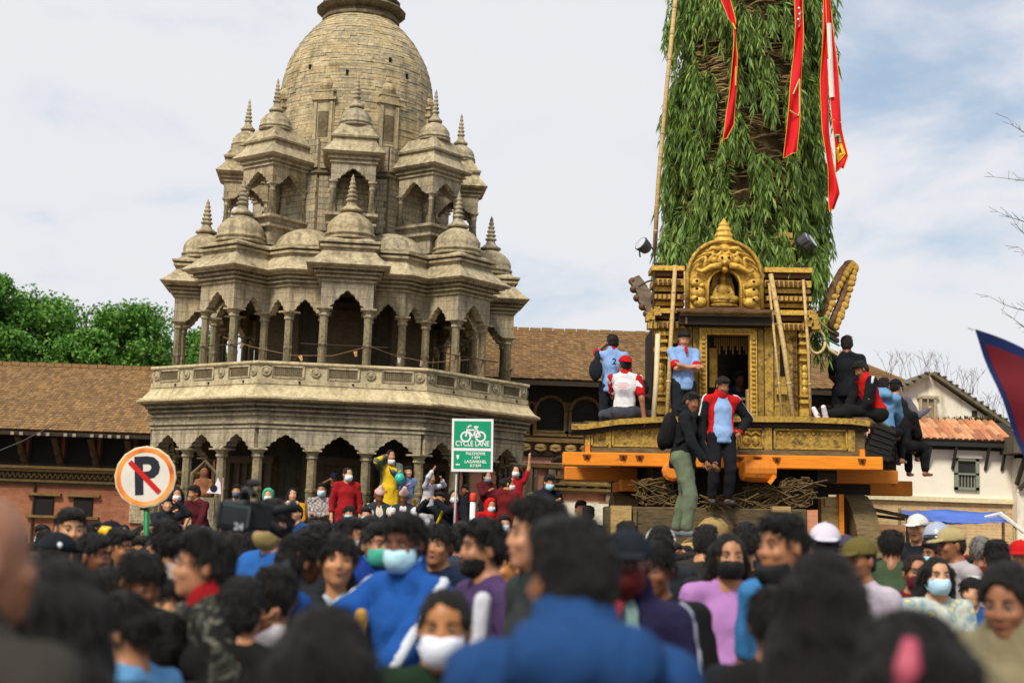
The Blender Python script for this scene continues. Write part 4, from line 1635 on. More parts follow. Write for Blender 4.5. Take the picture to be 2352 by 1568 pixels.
            L = [ell(f.hp(0, 0.022, 0.022), v3(0.096, 0.110, 0.108) * k, Rm, 0.03), cap(f.hp(0, 0.05, -0.03), f.nb + v3(0, -0.02, -0.05), 0.08 * k, 0.11 * k, 0.05)]
            face_cut = ell(f.hp(0, -0.10, -0.01), v3(0.066, 0.085, 0.085) * k, Rm, 0.02, True)
            part('head_scarf', grow(L + [face_cut], hh * 1.2, None, None, [], (0.005, 36, sd)), cloth(hcol))
        elif hk_ == 'band':
            for s2 in (-1, 1):
                pass
            pts = [tuple(f.hp(0.098 * math.sin(a), 0.01, 0.008 + 0.108 * math.cos(a))) for a in np.linspace(-1.75, 1.75, 13)]
            hb = MB().tube(pts, 0.008, 6).build('headphone_band', plain(hcol, 0.4, 0.05, bump=0), o, smooth=True)
            for s2 in (-1, 1):
                MB().ball(tuple(f.hp(s2 * 0.092, 0.012, -0.012)), (0.018, 0.036, 0.042), 8, 6).build('ear_cup', plain('#2a2a2c', 0.5), hb, smooth=True)
    # --- extra clothing: (name, colour, primitives(f) , pad, cuts(f))
    for e in extra:
        nm, colr, fn = e[0], e[1], e[2]
        L, pd, ct = fn(f)
        part(nm, grow(L, 0.015 if Y < 20 else 0.018, None, None, ct, (0.003, 34.0, sd) if pd > 0.01 and 'stripe' not in nm and 'piping' not in nm else None, pd), cm(colr))
    PERSONS.append((o, f))
    return o, f


# frequently used extras -----------------------------------------------------
def ex_open_jacket(f):
    """jacket worn open: a thicker shell with the front left free"""
    L = f.torso() + f.arms(0.97, 1.0)
    if f.pose == 'stand':
        L.append(cap(f.pel + v3(0, 0, 0.02), f.pel + v3(0, 0, -0.08 * f.H), 0.13 * f.g, 0.14 * f.g, 0.05))
    L.append(cap(f.nb + v3(0, 0.016, -0.01), f.nb + (f.hc - f.nb) * 0.30 + v3(0, 0.018, 0), 0.062 * f.s, 0.062 * f.s, 0.02))
    for x in (-0.022, 0.022):
        L.append(cap(f.up(x, -0.075, 0.84), f.up(x * 1.4, -0.075, 0.38), 0.062 * f.s, 0.078 * f.s, 0.015, True))
    return L, 0.023, [((0, 0, -1), -float(f.pel[2] - 0.075 * f.H))] if f.pose == 'stand' else []


def ex_vest(f):
    L = f.torso()
    L.append(ell(f.up(0, -0.09, 0.80), v3(0.050, 0.10, 0.16) * f.s, None, 0.02, True))
    return L, 0.026, []


def ex_sleeve_stripe(sd, w=0.016, half='both'):
    def fn(f):
        s, e, w_ = f.arm[sd]
        d = (e - s) / np.linalg.norm(e - s)
        out = v3(sd * 0.8, -0.2, 0.55)
        out = out - d * (out @ d)
        out /= np.linalg.norm(out)
        n = np.cross(d, out)
        g = f.g
        tip = e + (w_ - e) * (0.93 if abs(float(n @ (w_ - e))) < 0.06 else 0.15)
        L = [cap(s, e, 0.050 * g, 0.042 * g, 0.02), cap(e, tip, 0.040 * g, 0.034 * g, 0.02), cap(f.nb + (s - f.nb) * 0.45, s, 0.045 * g, 0.045 * g, 0.03)]
        return L, 0.027, [(tuple(float(x) for x in n), float(n @ s) + w), (tuple(float(-x) for x in n), float(-(n @ s)) + w), (tuple(float(-x) for x in out), float(-(out @ s)) - 0.03)]
    return fn


def ex_collar(f):
    return [cap(f.nb + v3(0, 0.0, 0.0), f.nb + (f.hc - f.nb) * 0.26 + v3(0, 0.006, 0), 0.066 * f.s, 0.064 * f.s, 0.01), cap(f.up(0, -0.050, 0.822), f.up(0, -0.072, 0.780), 0.018 * f.s, 0.010 * f.s, 0.01)], 0.008, []


def ex_cuffs(f):
    L = []
    for sd in (-1, 1):
        s, e, w = f.arm[sd]
        L.append(cap(s + (e - s) * 0.72, s + (e - s) * 0.80, 0.058 * f.g, 0.056 * f.g, 0.005))
    return L, 0.008, []


def ex_backpack(f):
    return [ell(f.up(0, 0.115, 0.70), v3(0.13, 0.085, 0.20) * f.s, None, 0.05), ell(f.up(0, 0.155, 0.63), v3(0.11, 0.05, 0.11) * f.s, None, 0.04)], 0.01, []


def ex_straps(f):
    L = []
    for sd in (-1, 1):
        L += [cap(f.up(sd * 0.075, 0.055, 0.84), f.up(sd * 0.08, -0.055, 0.81), 0.016, 0.016), cap(f.up(sd * 0.08, -0.055, 0.81), f.up(sd * 0.085, -0.066, 0.70), 0.016, 0.016), cap(f.up(sd * 0.085, -0.066, 0.70), f.up(sd * 0.10, 0.03, 0.62), 0.013, 0.013)]
    return L, 0.012, []
# ================================================================== chariot
GOLD = gold_mat('gilded_wood', 1.15, 0.30)
GOLD_W = gold_mat('worn_gilding', 0.85, 0.58)
OLDW = wood_mat('old_timber', '#4a3d2a', '#7a6743')
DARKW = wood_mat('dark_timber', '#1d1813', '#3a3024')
BROWNW = wood_mat('carved_brown_wood', '#4b3526', '#7d5c42')
PALEW = wood_mat('pale_timber', '#8c7346', '#b99b63')
BAMBOO = wood_mat('bamboo', '#a08250', '#cdb27a', 0.55)
ORANGE = plain('#f08c1c', 0.55, 0.10, 6.0, 0.2)
ORANGE_D = plain('#e07f1c', 0.6, 0.14, 6.0, 0.2)


def painted_timber(name, c):
    """orange paint on timber: brush streaks along the grain, chips and grime"""
    t = NT(name)
    col = lin(c)
    st = t.noise(5, 6, 0.7, stretch=(0.6, 6, 9))
    base = t.ramp(st, [(0.3, sc(col, 0.72)), (0.7, sc(col, 1.08))])
    chip = t.ramp(t.noise(9, 8, 0.75), [(0.62, 0.0), (0.67, 1.0)])
    base = t.mix(t.math('MULTIPLY', chip, 0.7), base, (0.16, 0.075, 0.03))
    base = t.mix(t.math('MULTIPLY', t.ramp(t.noise(1.8, 5), [(0.45, 0.0), (0.75, 1.0)]), 0.4), base, sc(col, 0.45))
    t.bump(st, 0.5, 0.012)
    return t.done(base, 0.6, 0, 0.25)


ORANGE, ORANGE_D = painted_timber('orange_paint', '#f08f22'), painted_timber('dull_orange_paint', '#dd8226')
CX, CY = P(1670, 1217, 19.0).x, 19.0
CTILT = rad(-1.1)


def CL(u, v, Y=19.0):
    """chariot frame: the point at depth Y that the photograph shows near u, v"""
    return Vector((P(u, 1150, Y).x - CX + 0.03, Y - CY, P(1670, v, Y).z))


chariot = thing('festival_chariot', 'wooden festival chariot with gilded shrine, orange beams and a tall tower of green branches', 'chariot', (CX, CY, 0), (0, CTILT, 0))


def c_box(name, mat, u0, u1, v0, v1, Y0, depth, parent=None):
    """box whose front face spans u0..u1, v0..v1 at depth Y0"""
    a, b = CL(u0, v1, Y0), CL(u1, v0, Y0)
    m = MB().box(((a.x + b.x) / 2, a.y + depth / 2, (a.z + b.z) / 2), (b.x - a.x, depth, b.z - a.z))
    return m.build(name, mat, parent or chariot)


def bevel(o, w=0.008):
    md = o.modifiers.new('bevel', 'BEVEL')
    md.width = w
    md.segments = 1
    return o


STUD = MB().ball((0, 0, 0), 1.0, 7, 5).mesh('stud', GOLD, True)
CUBE_G = MB().box((0, 0, 0), (1, 1, 1)).mesh('block', GOLD)
CUBE_B = MB().box((0, 0, 0), (1, 1, 1)).mesh('block', BROWNW)
CUBE_W = MB().box((0, 0, 0), (1, 1, 1)).mesh('block', GOLD_W)


def build_platform():
    # plan of the deck: narrow in front, flaring like a boat towards the back
    zt, zb = CL(1670, 962).z, CL(1670, 1040).z
    xl, xr = CL(1345, 1000).x, CL(1990, 1000).x
    plan = [(xl, 0.0), (xr, 0.0), (xr + 0.95, 2.0), (xr + 0.8, 3.4), (xl - 0.35, 3.4), (xl - 0.30, 2.0)]
    MB().prism([(x, y + 0.06) for x, y in plan], zb - 0.02, zb + 0.03).build('deck', DARKW, chariot)
    # front face
    c_box('front_board', OLDW, 1342, 1990, 972, 1040, 19.0, 0.10)
    rail = MB()
    pts = [CL(1312, 986, 18.92), CL(1345, 985, 18.92), CL(1420, 973, 18.92), CL(1520, 966, 18.92), CL(1700, 962, 18.92), CL(1850, 961, 18.92), CL(1965, 964, 18.92), CL(2000, 968, 18.92)]
    for a, b in zip(pts[:-1], pts[1:]):
        rail.bar(a + Vector((0, 0.06, 0)), b + Vector((0, 0.06, 0)), 0.075, 0.26, up=(0, 1, 0))
    rail.build('top_rail', GOLD_W, chariot)
    low = MB()
    for a, b in zip(pts[:-1], pts[1:]):
        low.bar(a + Vector((0, 0.09, -0.075)), b + Vector((0, 0.09, -0.075)), 0.055, 0.18, up=(0, 1, 0))
    low.build('rail_moulding', DARKW, chariot)
    c_box('rail_end', DARKW, 1308, 1352, 974, 998, 18.9, 0.3)
    c_box('corner_block', OLDW, 1966, 2000, 953, 972, 18.86, 0.22)
    c_box('bottom_sill', OLDW, 1338, 1992, 1031, 1043, 18.94, 0.16)
    # posts and gilded panels with raised borders
    for u0, u1 in ((1344, 1356), (1398, 1404), (1560, 1572), (1690, 1697), (1758, 1776), (1952, 1968)):
        o = c_box('panel_post', GOLD_W, u0, u1, 975, 1031, 18.95, 0.06)
    def panel(u0, u1):
        o = c_box('gilded_panel', gold_mat('patchy_gilding', 0.75, 0.62), u0, u1, 984, 1027, 18.985, 0.02)
        m = MB()
        a, b = CL(u0, 1027, 18.965), CL(u1, 984, 18.965)
        for (p, q) in (((a.x, a.z), (b.x, a.z)), ((b.x, a.z), (b.x, b.z)), ((b.x, b.z), (a.x, b.z)), ((a.x, b.z), (a.x, a.z))):
            m.bar((p[0], a.y, p[1]), (q[0], a.y, q[1]), 0.025, 0.03, up=(0, 1, 0))
        m.build('panel_border', GOLD_W, o)
        r = random.Random(int(u0))
        scatter('panel_stud', STUD, o, [((a.x + 0.08 + 0.11 * i, a.y + 0.01, b.z - 0.05), (0, 0, 0), (0.02, 0.015, 0.02)) for i in range(int((b.x - a.x) / 0.11))])
        return o, a, b
    panel(1360, 1395)
    panel(1408, 1556)
    panel(1576, 1688)
    o, a, b = panel(1700, 1755)
    g = MB()
    for x in ((a.x * 3 + b.x) / 4 + 0.02, (a.x + b.x * 3) / 4 - 0.02):
        g.ball((x, a.y + 0.01, (a.z + b.z) / 2 - 0.03), (0.055, 0.03, 0.065), 10, 7)
        for s in (-1, 1):
            g.ball((x + 0.02 * s, a.y - 0.015, (a.z + b.z) / 2), (0.012, 0.012, 0.012), 6, 4)
        g.tube([(x - 0.06, a.y, (a.z + b.z) / 2 + 0.05), (x, a.y - 0.01, (a.z + b.z) / 2 + 0.09), (x + 0.06, a.y, (a.z + b.z) / 2 + 0.05)], 0.014, 5)
    g.build('carved_mask', GOLD_W, o)
    panel(1782, 1948)
    # right flank: planks of the flaring side with a curved rail
    for i in range(6):
        t0, t1 = i / 6, (i + 1) / 6 - 0.012
        f0, f1 = zb + (zt - zb) * t0, zb + (zt - zb) * t1
        fl = 0.16 * (i / 6) ** 1.4
        m = MB()
        path = [(xr + fl, 0.06), (xr + 0.55 + fl, 1.0), (xr + 0.98 + fl, 2.0), (xr + 0.82 + fl, 3.4)]
        for (xa, ya), (xb, yb) in zip(path[:-1], path[1:]):
            n = Vector((yb - ya, xa - xb, 0)).normalized() * 0.05
            drop = -0.0
            m.add([(xa, ya, f0), (xb, yb, f0 - 0.04), (xb, yb, f1 - 0.04), (xa, ya, f1), (xa + n.x, ya + n.y, f0), (xb + n.x, yb + n.y, f0 - 0.04), (xb + n.x, yb + n.y, f1 - 0.04), (xa + n.x, ya + n.y, f1)],
                  [(0, 1, 2, 3), (4, 7, 6, 5), (0, 4, 5, 1), (3, 2, 6, 7), (0, 3, 7, 4), (1, 5, 6, 2)])
        m.build('plank', DARKW, chariot)
    rp = [CL(1995, 965, 18.95), CL(2030, 975, 19.6), CL(2062, 995, 20.2), CL(2085, 1018, 20.7), CL(2106, 1030, 21.1)]
    MB().tube(rp, 0.07, 8).build('side_rail', OLDW, chariot)
    c_box('side_bracket', DARKW, 2000, 2062, 1030, 1078, 20.4, 0.9)
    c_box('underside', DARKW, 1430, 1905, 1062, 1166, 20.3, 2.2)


build_platform()


def build_beams():
    bevel(c_box('beam', ORANGE, 1293, 2032, 1043, 1074, 18.86, 0.20), 0.012)
    bd = chariot.children[-1]
    for u in (1348, 1432, 1470, 1702, 1743, 1786, 1983):
        p = CL(u, 1053, 18.85)
        m = MB().extrude([(-0.055, 0.03), (0.055, 0.03), (0.035, -0.035), (-0.035, -0.035)], -0.008, 0.01)
        h = m.build('bolt_plate', plain('#7a3d08', 0.7), chariot, p)
        MB().lathe([(0.02, 0), (0.02, 0.03), (0.012, 0.035)], 6).build('bolt', plain('#3a2414', 0.6), h, (0, -0.008, 0.005), (rad(90), 0, 0))
    for u in (1350, 1984):
        c_box('beam_tenon', ORANGE, u - 5, u + 6, 1026, 1044, 18.9, 0.1)
    c_box('beam', DARKW, 1462, 1866, 1075, 1106, 20.01, 0.22)  # middle of the orange beam, coloured dark to stand for shade under the deck
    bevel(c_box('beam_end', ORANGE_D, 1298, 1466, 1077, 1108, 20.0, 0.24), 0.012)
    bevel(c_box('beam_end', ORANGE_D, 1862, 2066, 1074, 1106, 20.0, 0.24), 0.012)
    c_box('beam', DARKW, 1470, 2000, 1100, 1132, 21.31, 0.24)  # rear beam's middle, its shade likewise put into the dark colour
    bevel(c_box('beam_end', ORANGE_D, 2000, 2099, 1099, 1133, 21.3, 0.26), 0.012)
    bevel(c_box('beam', ORANGE_D, 1428, 1476, 1104, 1131, 19.5, 1.6), 0.01)
    # long side beams in shadow
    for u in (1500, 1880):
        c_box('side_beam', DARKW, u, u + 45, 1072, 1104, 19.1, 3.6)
    # orange drum bracket and hanging hook under the front beam
    a = CL(1745, 1080, 18.80)
    MB().lathe([(0.10, -0.24), (0.13, -0.23), (0.15, -0.1), (0.15, 0.1), (0.13, 0.2), (0.06, 0.22)], 14).build('drum_bracket', ORANGE_D, chariot, (a.x, a.y, a.z), (0, rad(90), rad(12)), smooth=False)
    b = CL(1545, 1083, 18.8)
    MB().lathe([(0.08, -0.12), (0.13, -0.10), (0.14, 0.1), (0.10, 0.13)], 12).build('drum_bracket', ORANGE_D, chariot, (b.x, b.y, b.z), (rad(90), 0, 0))
    MB().bar(CL(1768, 1108, 18.7), CL(1782, 1090, 18.7), 0.05, 0.05).build('hook', ORANGE, chariot)


build_beams()


def build_wheel(u, Y, v_top, name='wheel'):
    zt = P(1670, v_top, Y).z
    r = (zt + 0.0) / 2
    x = CL(u, 1150, Y).x
    rim = MB()
    seg = 28
    w = 0.17
    prof = [(r - 0.24, -w), (r, -w * 0.94), (r, w * 0.94), (r - 0.24, w)]
    vs, fs = [], []
    for i in range(seg):
        a = 2 * math.pi * i / seg
        for rr, t in prof:
            vs.append((t, rr * math.sin(a), rr * math.cos(a)))
    for i in range(seg):
        j = (i + 1) % seg
        for q in range(4):
            k = (q + 1) % 4
            fs.append((i * 4 + q, j * 4 + q, j * 4 + k, i * 4 + k))
    rim.add(vs, fs)
    o = rim.build(name, OLDW, chariot, (x, Y - CY, r))
    MB().lathe([(0.24, -0.26), (0.24, 0.26), (0.16, 0.30)], 16).build('hub', BROWNW, o, (0, 0, 0), (0, rad(90), 0))
    sp = MB().box((0, 0, (r - 0.2) / 2 + 0.1), (0.12, 0.15, r - 0.35)).mesh('spoke', BROWNW)
    for i in range(8):
        link('spoke', sp, o, None, (rad(45 * i), 0, 0))
    MB().lathe([(r - 0.05, 0), (r - 0.05, 0.012), (r - 0.11, 0.012), (r - 0.11, 0)], 28).build('painted_ring', ORANGE, o, (-w - 0.004, 0, 0), (0, rad(-90), 0)) if False else None
    return o


build_wheel(1958, 20.1, 1131)
build_wheel(1432, 20.3, 1134)
build_wheel(1945, 22.3, 1150)
build_wheel(1460, 22.4, 1150)


def build_undercarriage():
    c_box('wheel_post', PALEW, 1888, 1928, 1137, 1290, 19.45, 0.22)
    c_box('painted_strip', ORANGE, 1929, 1940, 1131, 1290, 19.40, 0.16)
    c_box('boss', PALEW, 1897, 1912, 1142, 1158, 19.41, 0.05)
    bevel(c_box('cross_timber', wood_mat('grey_timber', '#3a3020', '#66563a'), 1392, 1856, 1166, 1262, 18.55, 0.5), 0.015)
    c_box('upright_post', PALEW, 1405, 1452, 1164, 1300, 18.46, 0.12)
    c_box('upright_post', OLDW, 1456, 1464, 1168, 1300, 18.50, 0.06)
    c_box('wedge_block', PALEW, 1776, 1818, 1160, 1182, 18.42, 0.14)
    # curved shaft reaching out in front of the cross timber
    pts = [(CL(1650, 1195, 19.4)), CL(1640, 1222, 18.6), CL(1616, 1254, 17.6), CL(1590, 1274, 16.7), CL(1580, 1286, 16.1)]
    MB().tube(pts, [0.22, 0.21, 0.20, 0.18, 0.15], 12).build('front_shaft', PALEW, chariot, smooth=True)
    c_box('shaft_support', PALEW, 1556, 1612, 1290, 1530, 16.25, 0.3)
    # cane and rope bindings under the deck
    r = random.Random(21)
    CANE = plain('#5f4d30', 0.85, 0.5, 30, 0.4)
    for (u, v, Y, n, R) in ((1505, 1132, 19.0, 34, 0.20), (1640, 1158, 18.6, 14, 0.09), (1752, 1140, 19.0, 44, 0.20), (1832, 1128, 19.0, 34, 0.20), (1560, 1158, 18.7, 12, 0.10), (1700, 1156, 18.65, 14, 0.09)):
        c = CL(u, v, Y)
        m = MB()
        for i in range(n):
            a0 = r.uniform(0, math.pi)
            tilt = r.uniform(-0.9, 0.9)
            rr = R * r.uniform(0.55, 1.1)
            pts = []
            for k in range(9):
                a = a0 + math.pi * 1.5 * k / 8
                p = Vector((rr * math.cos(a) * 1.2, r.uniform(-0.10, 0.06), rr * math.sin(a) * 0.75))
                p = Matrix.Rotation(tilt, 3, 'Y') @ p
                pts.append(c + p)
            m.tube(pts, r.uniform(0.006, 0.012), 4)
        for i in range(n // 2):
            a = r.uniform(-0.6, 0.6)
            p = c + Vector((r.uniform(-R, R), r.uniform(-0.1, 0), r.uniform(-R * 0.6, R * 0.6)))
            d = Vector((math.cos(a), 0, math.sin(a))) * r.uniform(0.1, 0.25)
            m.tube([p - d, p + d * 0.2 + Vector((0, -0.03, 0.02)), p + d], 0.010, 4)
        tag(m.build('cane_binding', CANE, chariot), kind='stuff')


build_undercarriage()


def build_shrine():
    Y = 19.55
    # dark chamber behind the door
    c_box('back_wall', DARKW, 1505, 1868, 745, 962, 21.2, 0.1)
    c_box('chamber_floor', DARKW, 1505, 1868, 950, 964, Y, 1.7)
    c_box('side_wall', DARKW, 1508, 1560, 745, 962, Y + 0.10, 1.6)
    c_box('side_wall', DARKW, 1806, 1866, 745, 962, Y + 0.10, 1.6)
    # carved corner columns
    for u0, u1 in ((1506, 1531), (1842, 1863)):
        cc = c_box('corner_column', GOLD_W, u0, u1, 748, 958, Y - 0.06, 0.16)
        a, b = CL(u0, 958, Y - 0.06), CL(u1, 748, Y - 0.06)
        m = MB()
        xm, hw = (a.x + b.x) / 2, (b.x - a.x) / 2
        H = b.z - a.z
        for t, wd, hh in ((0.02, 1.3, 0.10), (0.16, 1.15, 0.05), (0.23, 1.2, 0.03), (0.62, 1.15, 0.03), (0.70, 1.3, 0.06), (0.80, 1.15, 0.04), (0.88, 1.35, 0.05), (0.97, 1.4, 0.06)):
            m.box((xm, a.y - 0.01, a.z + H * t + hh / 2), (hw * 2 * wd, 0.10, hh))
        for t in (0.30, 0.38, 0.46, 0.54):
            m.ball((xm, a.y - 0.01, a.z + H * t), (hw * 0.7, 0.03, 0.06), 8, 5)
        m.build('column_mouldings', GOLD, cc)
    # jambs and nested gilded door frame
    for i, (u0, u1, v0, dz, mt) in enumerate(((1572, 1592, 748, 0.06, GOLD_W), (1594, 1607, 750, 0.10, gold_mat('dull_gilding', 0.6, 0.6)), (1609, 1626, 764, 0.14, GOLD))):
        for uu in ((u0, u1), (1670 * 2 - u1 + 12, 1670 * 2 - u0 + 12)):
            o = c_box('door_jamb', mt, uu[0], uu[1], v0, 958, Y - dz, 0.14)
    c_box('door_lintel', GOLD, 1609, 1743, 754, 768, Y - 0.15, 0.16)
    c_box('door_lintel', OLDW, 1594, 1758, 746, 755, Y - 0.11, 0.14)
    for uu in (1618, 1735):
        scatter('door_bead', STUD, chariot, [(CL(uu, 952 - i * 10.3, Y - 0.155), (0, 0, 0), (0.03, 0.02, 0.026)) for i in range(18)])
    scatter('door_bead', STUD, chariot, [(CL(1620 + i * 10.3, 761, Y - 0.165), (0, 0, 0), (0.03, 0.02, 0.024)) for i in range(12)])
    # inner pillar, low rail and hanging metal fringe in the doorway
    c_box('inner_pillar', GOLD, 1632, 1650, 800, 890, Y + 0.35, 0.12)
    c_box('threshold_rail', OLDW, 1690, 1735, 912, 918, Y + 0.1, 0.08)
    c_box('threshold_rail', OLDW, 1690, 1735, 928, 934, Y + 0.1, 0.08)
    c_box('newel_post', PALEW, 1718, 1728, 893, 958, Y - 0.05, 0.1)
    scatter('hanging_strip', CUBE_W, chariot, [(CL(1645 + i * 5.2, 775, Y + 0.25) - Vector((0, 0, 0.06 + 0.03 * (i % 3))), (0, 0, 0), (0.02, 0.01, 0.12 + 0.06 * (i % 3))) for i in range(16)])
    # carved side panels: stud rows and slots
    for u0, u1 in ((1534, 1568), (1772, 1836)):
        o = c_box('side_panel', GOLD_W, u0, u1, 752, 958, Y - 0.02, 0.08)
        scatter('carved_stud', CUBE_B, o, [(CL(uu, 775 + i * 14, Y - 0.035), (0, 0, 0), (0.045, 0.03, 0.06)) for i in range(12) for uu in (u0 + 6, u1 - 6)])
        q = c_box('slot', plain('#120e0a'), (u0 + u1) / 2 - 8, (u0 + u1) / 2 + 8, 790, 862, Y - 0.028, 0.02)
    c_box('small_tablet', GOLD, 1788, 1812, 886, 903, Y - 0.10, 0.05)
    # cornice over the door: three stepped shelves
    for i, (v0, v1, e, d, mt) in enumerate(((709, 716, 12, 0.42, BROWNW), (719, 726, 8, 0.36, OLDW), (728, 746, 10, 0.30, DARKW))):
        c_box('cornice_shelf', mt, 1572 - e, 1768 + e, v0, v1, Y - d, d + 0.2)
    c_box('cornice_trim', GOLD_W, 1566, 1774, 716, 719, Y - 0.40, 0.3)
    # stepped gilded blocks to both sides
    r = random.Random(4)
    for side, (u0, u1) in enumerate(((1503, 1574), (1762, 1868))):
        v = 612
        i = 0
        while v < 748:
            h = (11, 9, 15, 10, 14, 9)[i % 6]
            e = (6, 0, 3, -2, 4, -4)[i % 6]
            ua, ub = (u0 - e, u1) if side == 0 else (u0, u1 + e)
            o = c_box('moulding_block', GOLD if i % 3 != 1 else BROWNW, ua, ub, v, v + h, Y - 0.12 - 0.012 * e, 0.5)
            if i % 6 in (2, 4):
                k = int((ub - ua) / 11)
                scatter('dice_block', CUBE_G if i % 3 == 1 else CUBE_B, o, [(CL(ua + 6 + 11 * j, v + h / 2, Y - 0.14 - 0.012 * e), (0, 0, 0), (0.036, 0.05, h / 167 * 0.7)) for j in range(k)])
            v += h + (6 if i % 2 else 4)
            i += 1
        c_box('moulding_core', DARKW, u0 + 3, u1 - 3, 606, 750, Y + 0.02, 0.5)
    # little gilded roof ends sticking out below the blocks
    for u, v in ((1493, 735), (1497, 752), (1508, 722), (1872, 727), (1862, 742), (1878, 748)):
        p = CL(u, v, Y - 0.16)
        m = MB().box(p, (0.12, 0.18, 0.085)).box(p + Vector((0, -0.02, 0.06)), (0.08, 0.14, 0.04))
        m.build('bracket_block', GOLD_W, chariot)


build_shrine()


def build_torana():
    """the gilded arch with a seated figure in its niche"""
    Y = 19.28
    c = CL(1667, 709, Y)
    k = Y / FPX
    W, Hh = 88 * k, 160 * k                          # half width and height of the arch
    out = [(-W, 0), (-W, 70 * k), (-W * 1.0, 84 * k)]
    for i in range(1, 16):
        a = math.pi * (1 - i / 16)
        out.append((W * 0.98 * math.cos(a), 78 * k + (Hh - 78 * k) * math.sin(a)))
    out += [(W, 84 * k), (W, 70 * k), (W, 0)]
    nw, nh = 37 * k, 92 * k
    inn = [(nw, 0), (nw, 50 * k)]
    for i in range(1, 10):
        a = math.pi * i / 10
        inn.append((nw * math.cos(a), 50 * k + (nh - 50 * k) * math.sin(a)))
    inn += [(-nw, 50 * k), (-nw, 0)]
    poly = out + inn
    m = MB()
    n = len(poly)
    vs = [(x, 0, z) for x, z in poly] + [(x, 0.12, z) for x, z in poly]
    fs = [(i, (i + 1) % n, n + (i + 1) % n, n + i) for i in range(n)]
    # front and back skins as strips between the outer and the inner outline
    no, ni_ = len(out), len(inn)
    inr = list(reversed(inn))
    def strip(off, flip):
        o_i, i_i = 0, 0
        res = []
        idx_in = [no + ni_ - 1 - j for j in range(ni_)]
        while o_i < no - 1 or i_i < ni_ - 1:
            if i_i == ni_ - 1 or (o_i < no - 1 and (o_i + 1) / (no - 1) <= (i_i + 1) / (ni_ - 1)):
                tri = (o_i, o_i + 1, idx_in[i_i])
                o_i += 1
            else:
                tri = (o_i, idx_in[i_i + 1], idx_in[i_i])
                i_i += 1
            tri = tuple(t + off for t in tri)
            res.append(tri if flip else tri[::-1])
        return res
    fs += strip(0, False) + strip(n, True)
    m.add(vs, fs)
    arch = m.build('torana_arch', GOLD, chariot, c)
    arch.data.update()
    r = random.Random(9)
    # rim
    rm = MB().tube([(x * 0.985, -0.03, z) for x, z in out], 0.030, 7)
    rm.build('arch_rim', GOLD_W, arch, smooth=True)
    MB().tube([(x * 1.05, -0.03, z) for x, z in inn], 0.020, 7).build('niche_rim', GOLD, arch, smooth=True)
    # scrolls, creatures, face of the guardian in high relief
    g = MB()
    for s in (-1, 1):
        for (x, z, rr) in ((62, 36, 20), (66, 58, 16), (58, 14, 18), (70, 22, 12), (54, 52, 10)):
            g.ball((s * x * k, -0.03, z * k), (rr * k * 0.9, 0.07, rr * k * 0.75), 10, 7)
        for j in range(9):
            a = rad(18 + j * 9)
            R1, R2 = 62 * k, 78 * k
            x0, z0 = s * 46 * k * math.cos(a) * 1.15, 78 * k + 48 * k * math.sin(a)
            pts = []
            for q in range(7):
                t = q / 6
                aa = a + 0.5 * math.sin(t * 3.1)
                R_ = (48 + 28 * t) * k
                pts.append((s * R_ * math.cos(aa) * (1.05 if aa < 1 else 1), -0.05 - 0.03 * math.sin(t * 3.1), 74 * k + R_ * math.sin(aa) * 0.98 * (Hh - 84 * k) / (78 * k)))
            if j % 2 == 0:
                g.tube(pts, [0.030, 0.028, 0.026, 0.022, 0.020, 0.016, 0.012], 6)
        g.ball((s * 26 * k, -0.07, 112 * k), (9 * k, 0.05, 8 * k), 8, 6)
        g.tube([(s * 10 * k, -0.08, 100 * k), (s * 32 * k, -0.09, 96 * k), (s * 54 * k, -0.07, 84 * k), (s * 66 * k, -0.06, 90 * k)], [0.05, 0.045, 0.035, 0.03], 7)
        g.tube([(s * 8 * k, -0.07, 138 * k), (s * 30 * k, -0.08, 140 * k), (s * 44 * k, -0.06, 128 * k)], [0.04, 0.035, 0.02], 7)
    g.ball((0, -0.05, 112 * k), (20 * k, 0.09, 17 * k), 12, 8)
    g.ball((0, -0.10, 105 * k), (9 * k, 0.07, 8 * k), 8, 6)
    g.ball((0, -0.06, 91 * k), (8 * k, 0.06, 9 * k), 8, 6)
    g.ball((0, -0.03, 140 * k), (16 * k, 0.07, 12 * k), 10, 7)
    g.build('relief', GOLD, arch, smooth=True)
    d = MB()
    for s in (-1, 1):
        d.ball((s * 8 * k, -0.13, 116 * k), (3.4 * k, 0.02, 3.4 * k), 8, 5)
        for z in (20, 44, 62):
            d.ball((s * 66 * k, -0.095, z * k), (4 * k, 0.015, 3 * k), 6, 4)
    d.build('relief_hollows', plain('#2a1a08', 0.8), arch)
    # flame finial
    MB().lathe([(0.11, 0), (0.15, 0.04), (0.12, 0.09), (0.135, 0.12), (0.10, 0.17), (0.11, 0.20), (0.07, 0.25), (0.078, 0.27), (0.035, 0.32), (0.004, 0.37)], 10, sy=0.6).build('flame_finial', gold_mat('bright_gilding', 1.15, 0.1), arch, (0, 0.02, 156 * k - 0.02))
    # niche back and shelf
    MB().box((0, 0.30, 46 * k), (84 * k, 0.03, 100 * k)).build('niche_back', plain('#15110c'), arch)
    MB().box((0, 0.02, -0.03), (96 * k, 0.34, 0.05)).build('niche_shelf', BROWNW, arch)
    # seated figure, grown as one surface
    h = 0.52
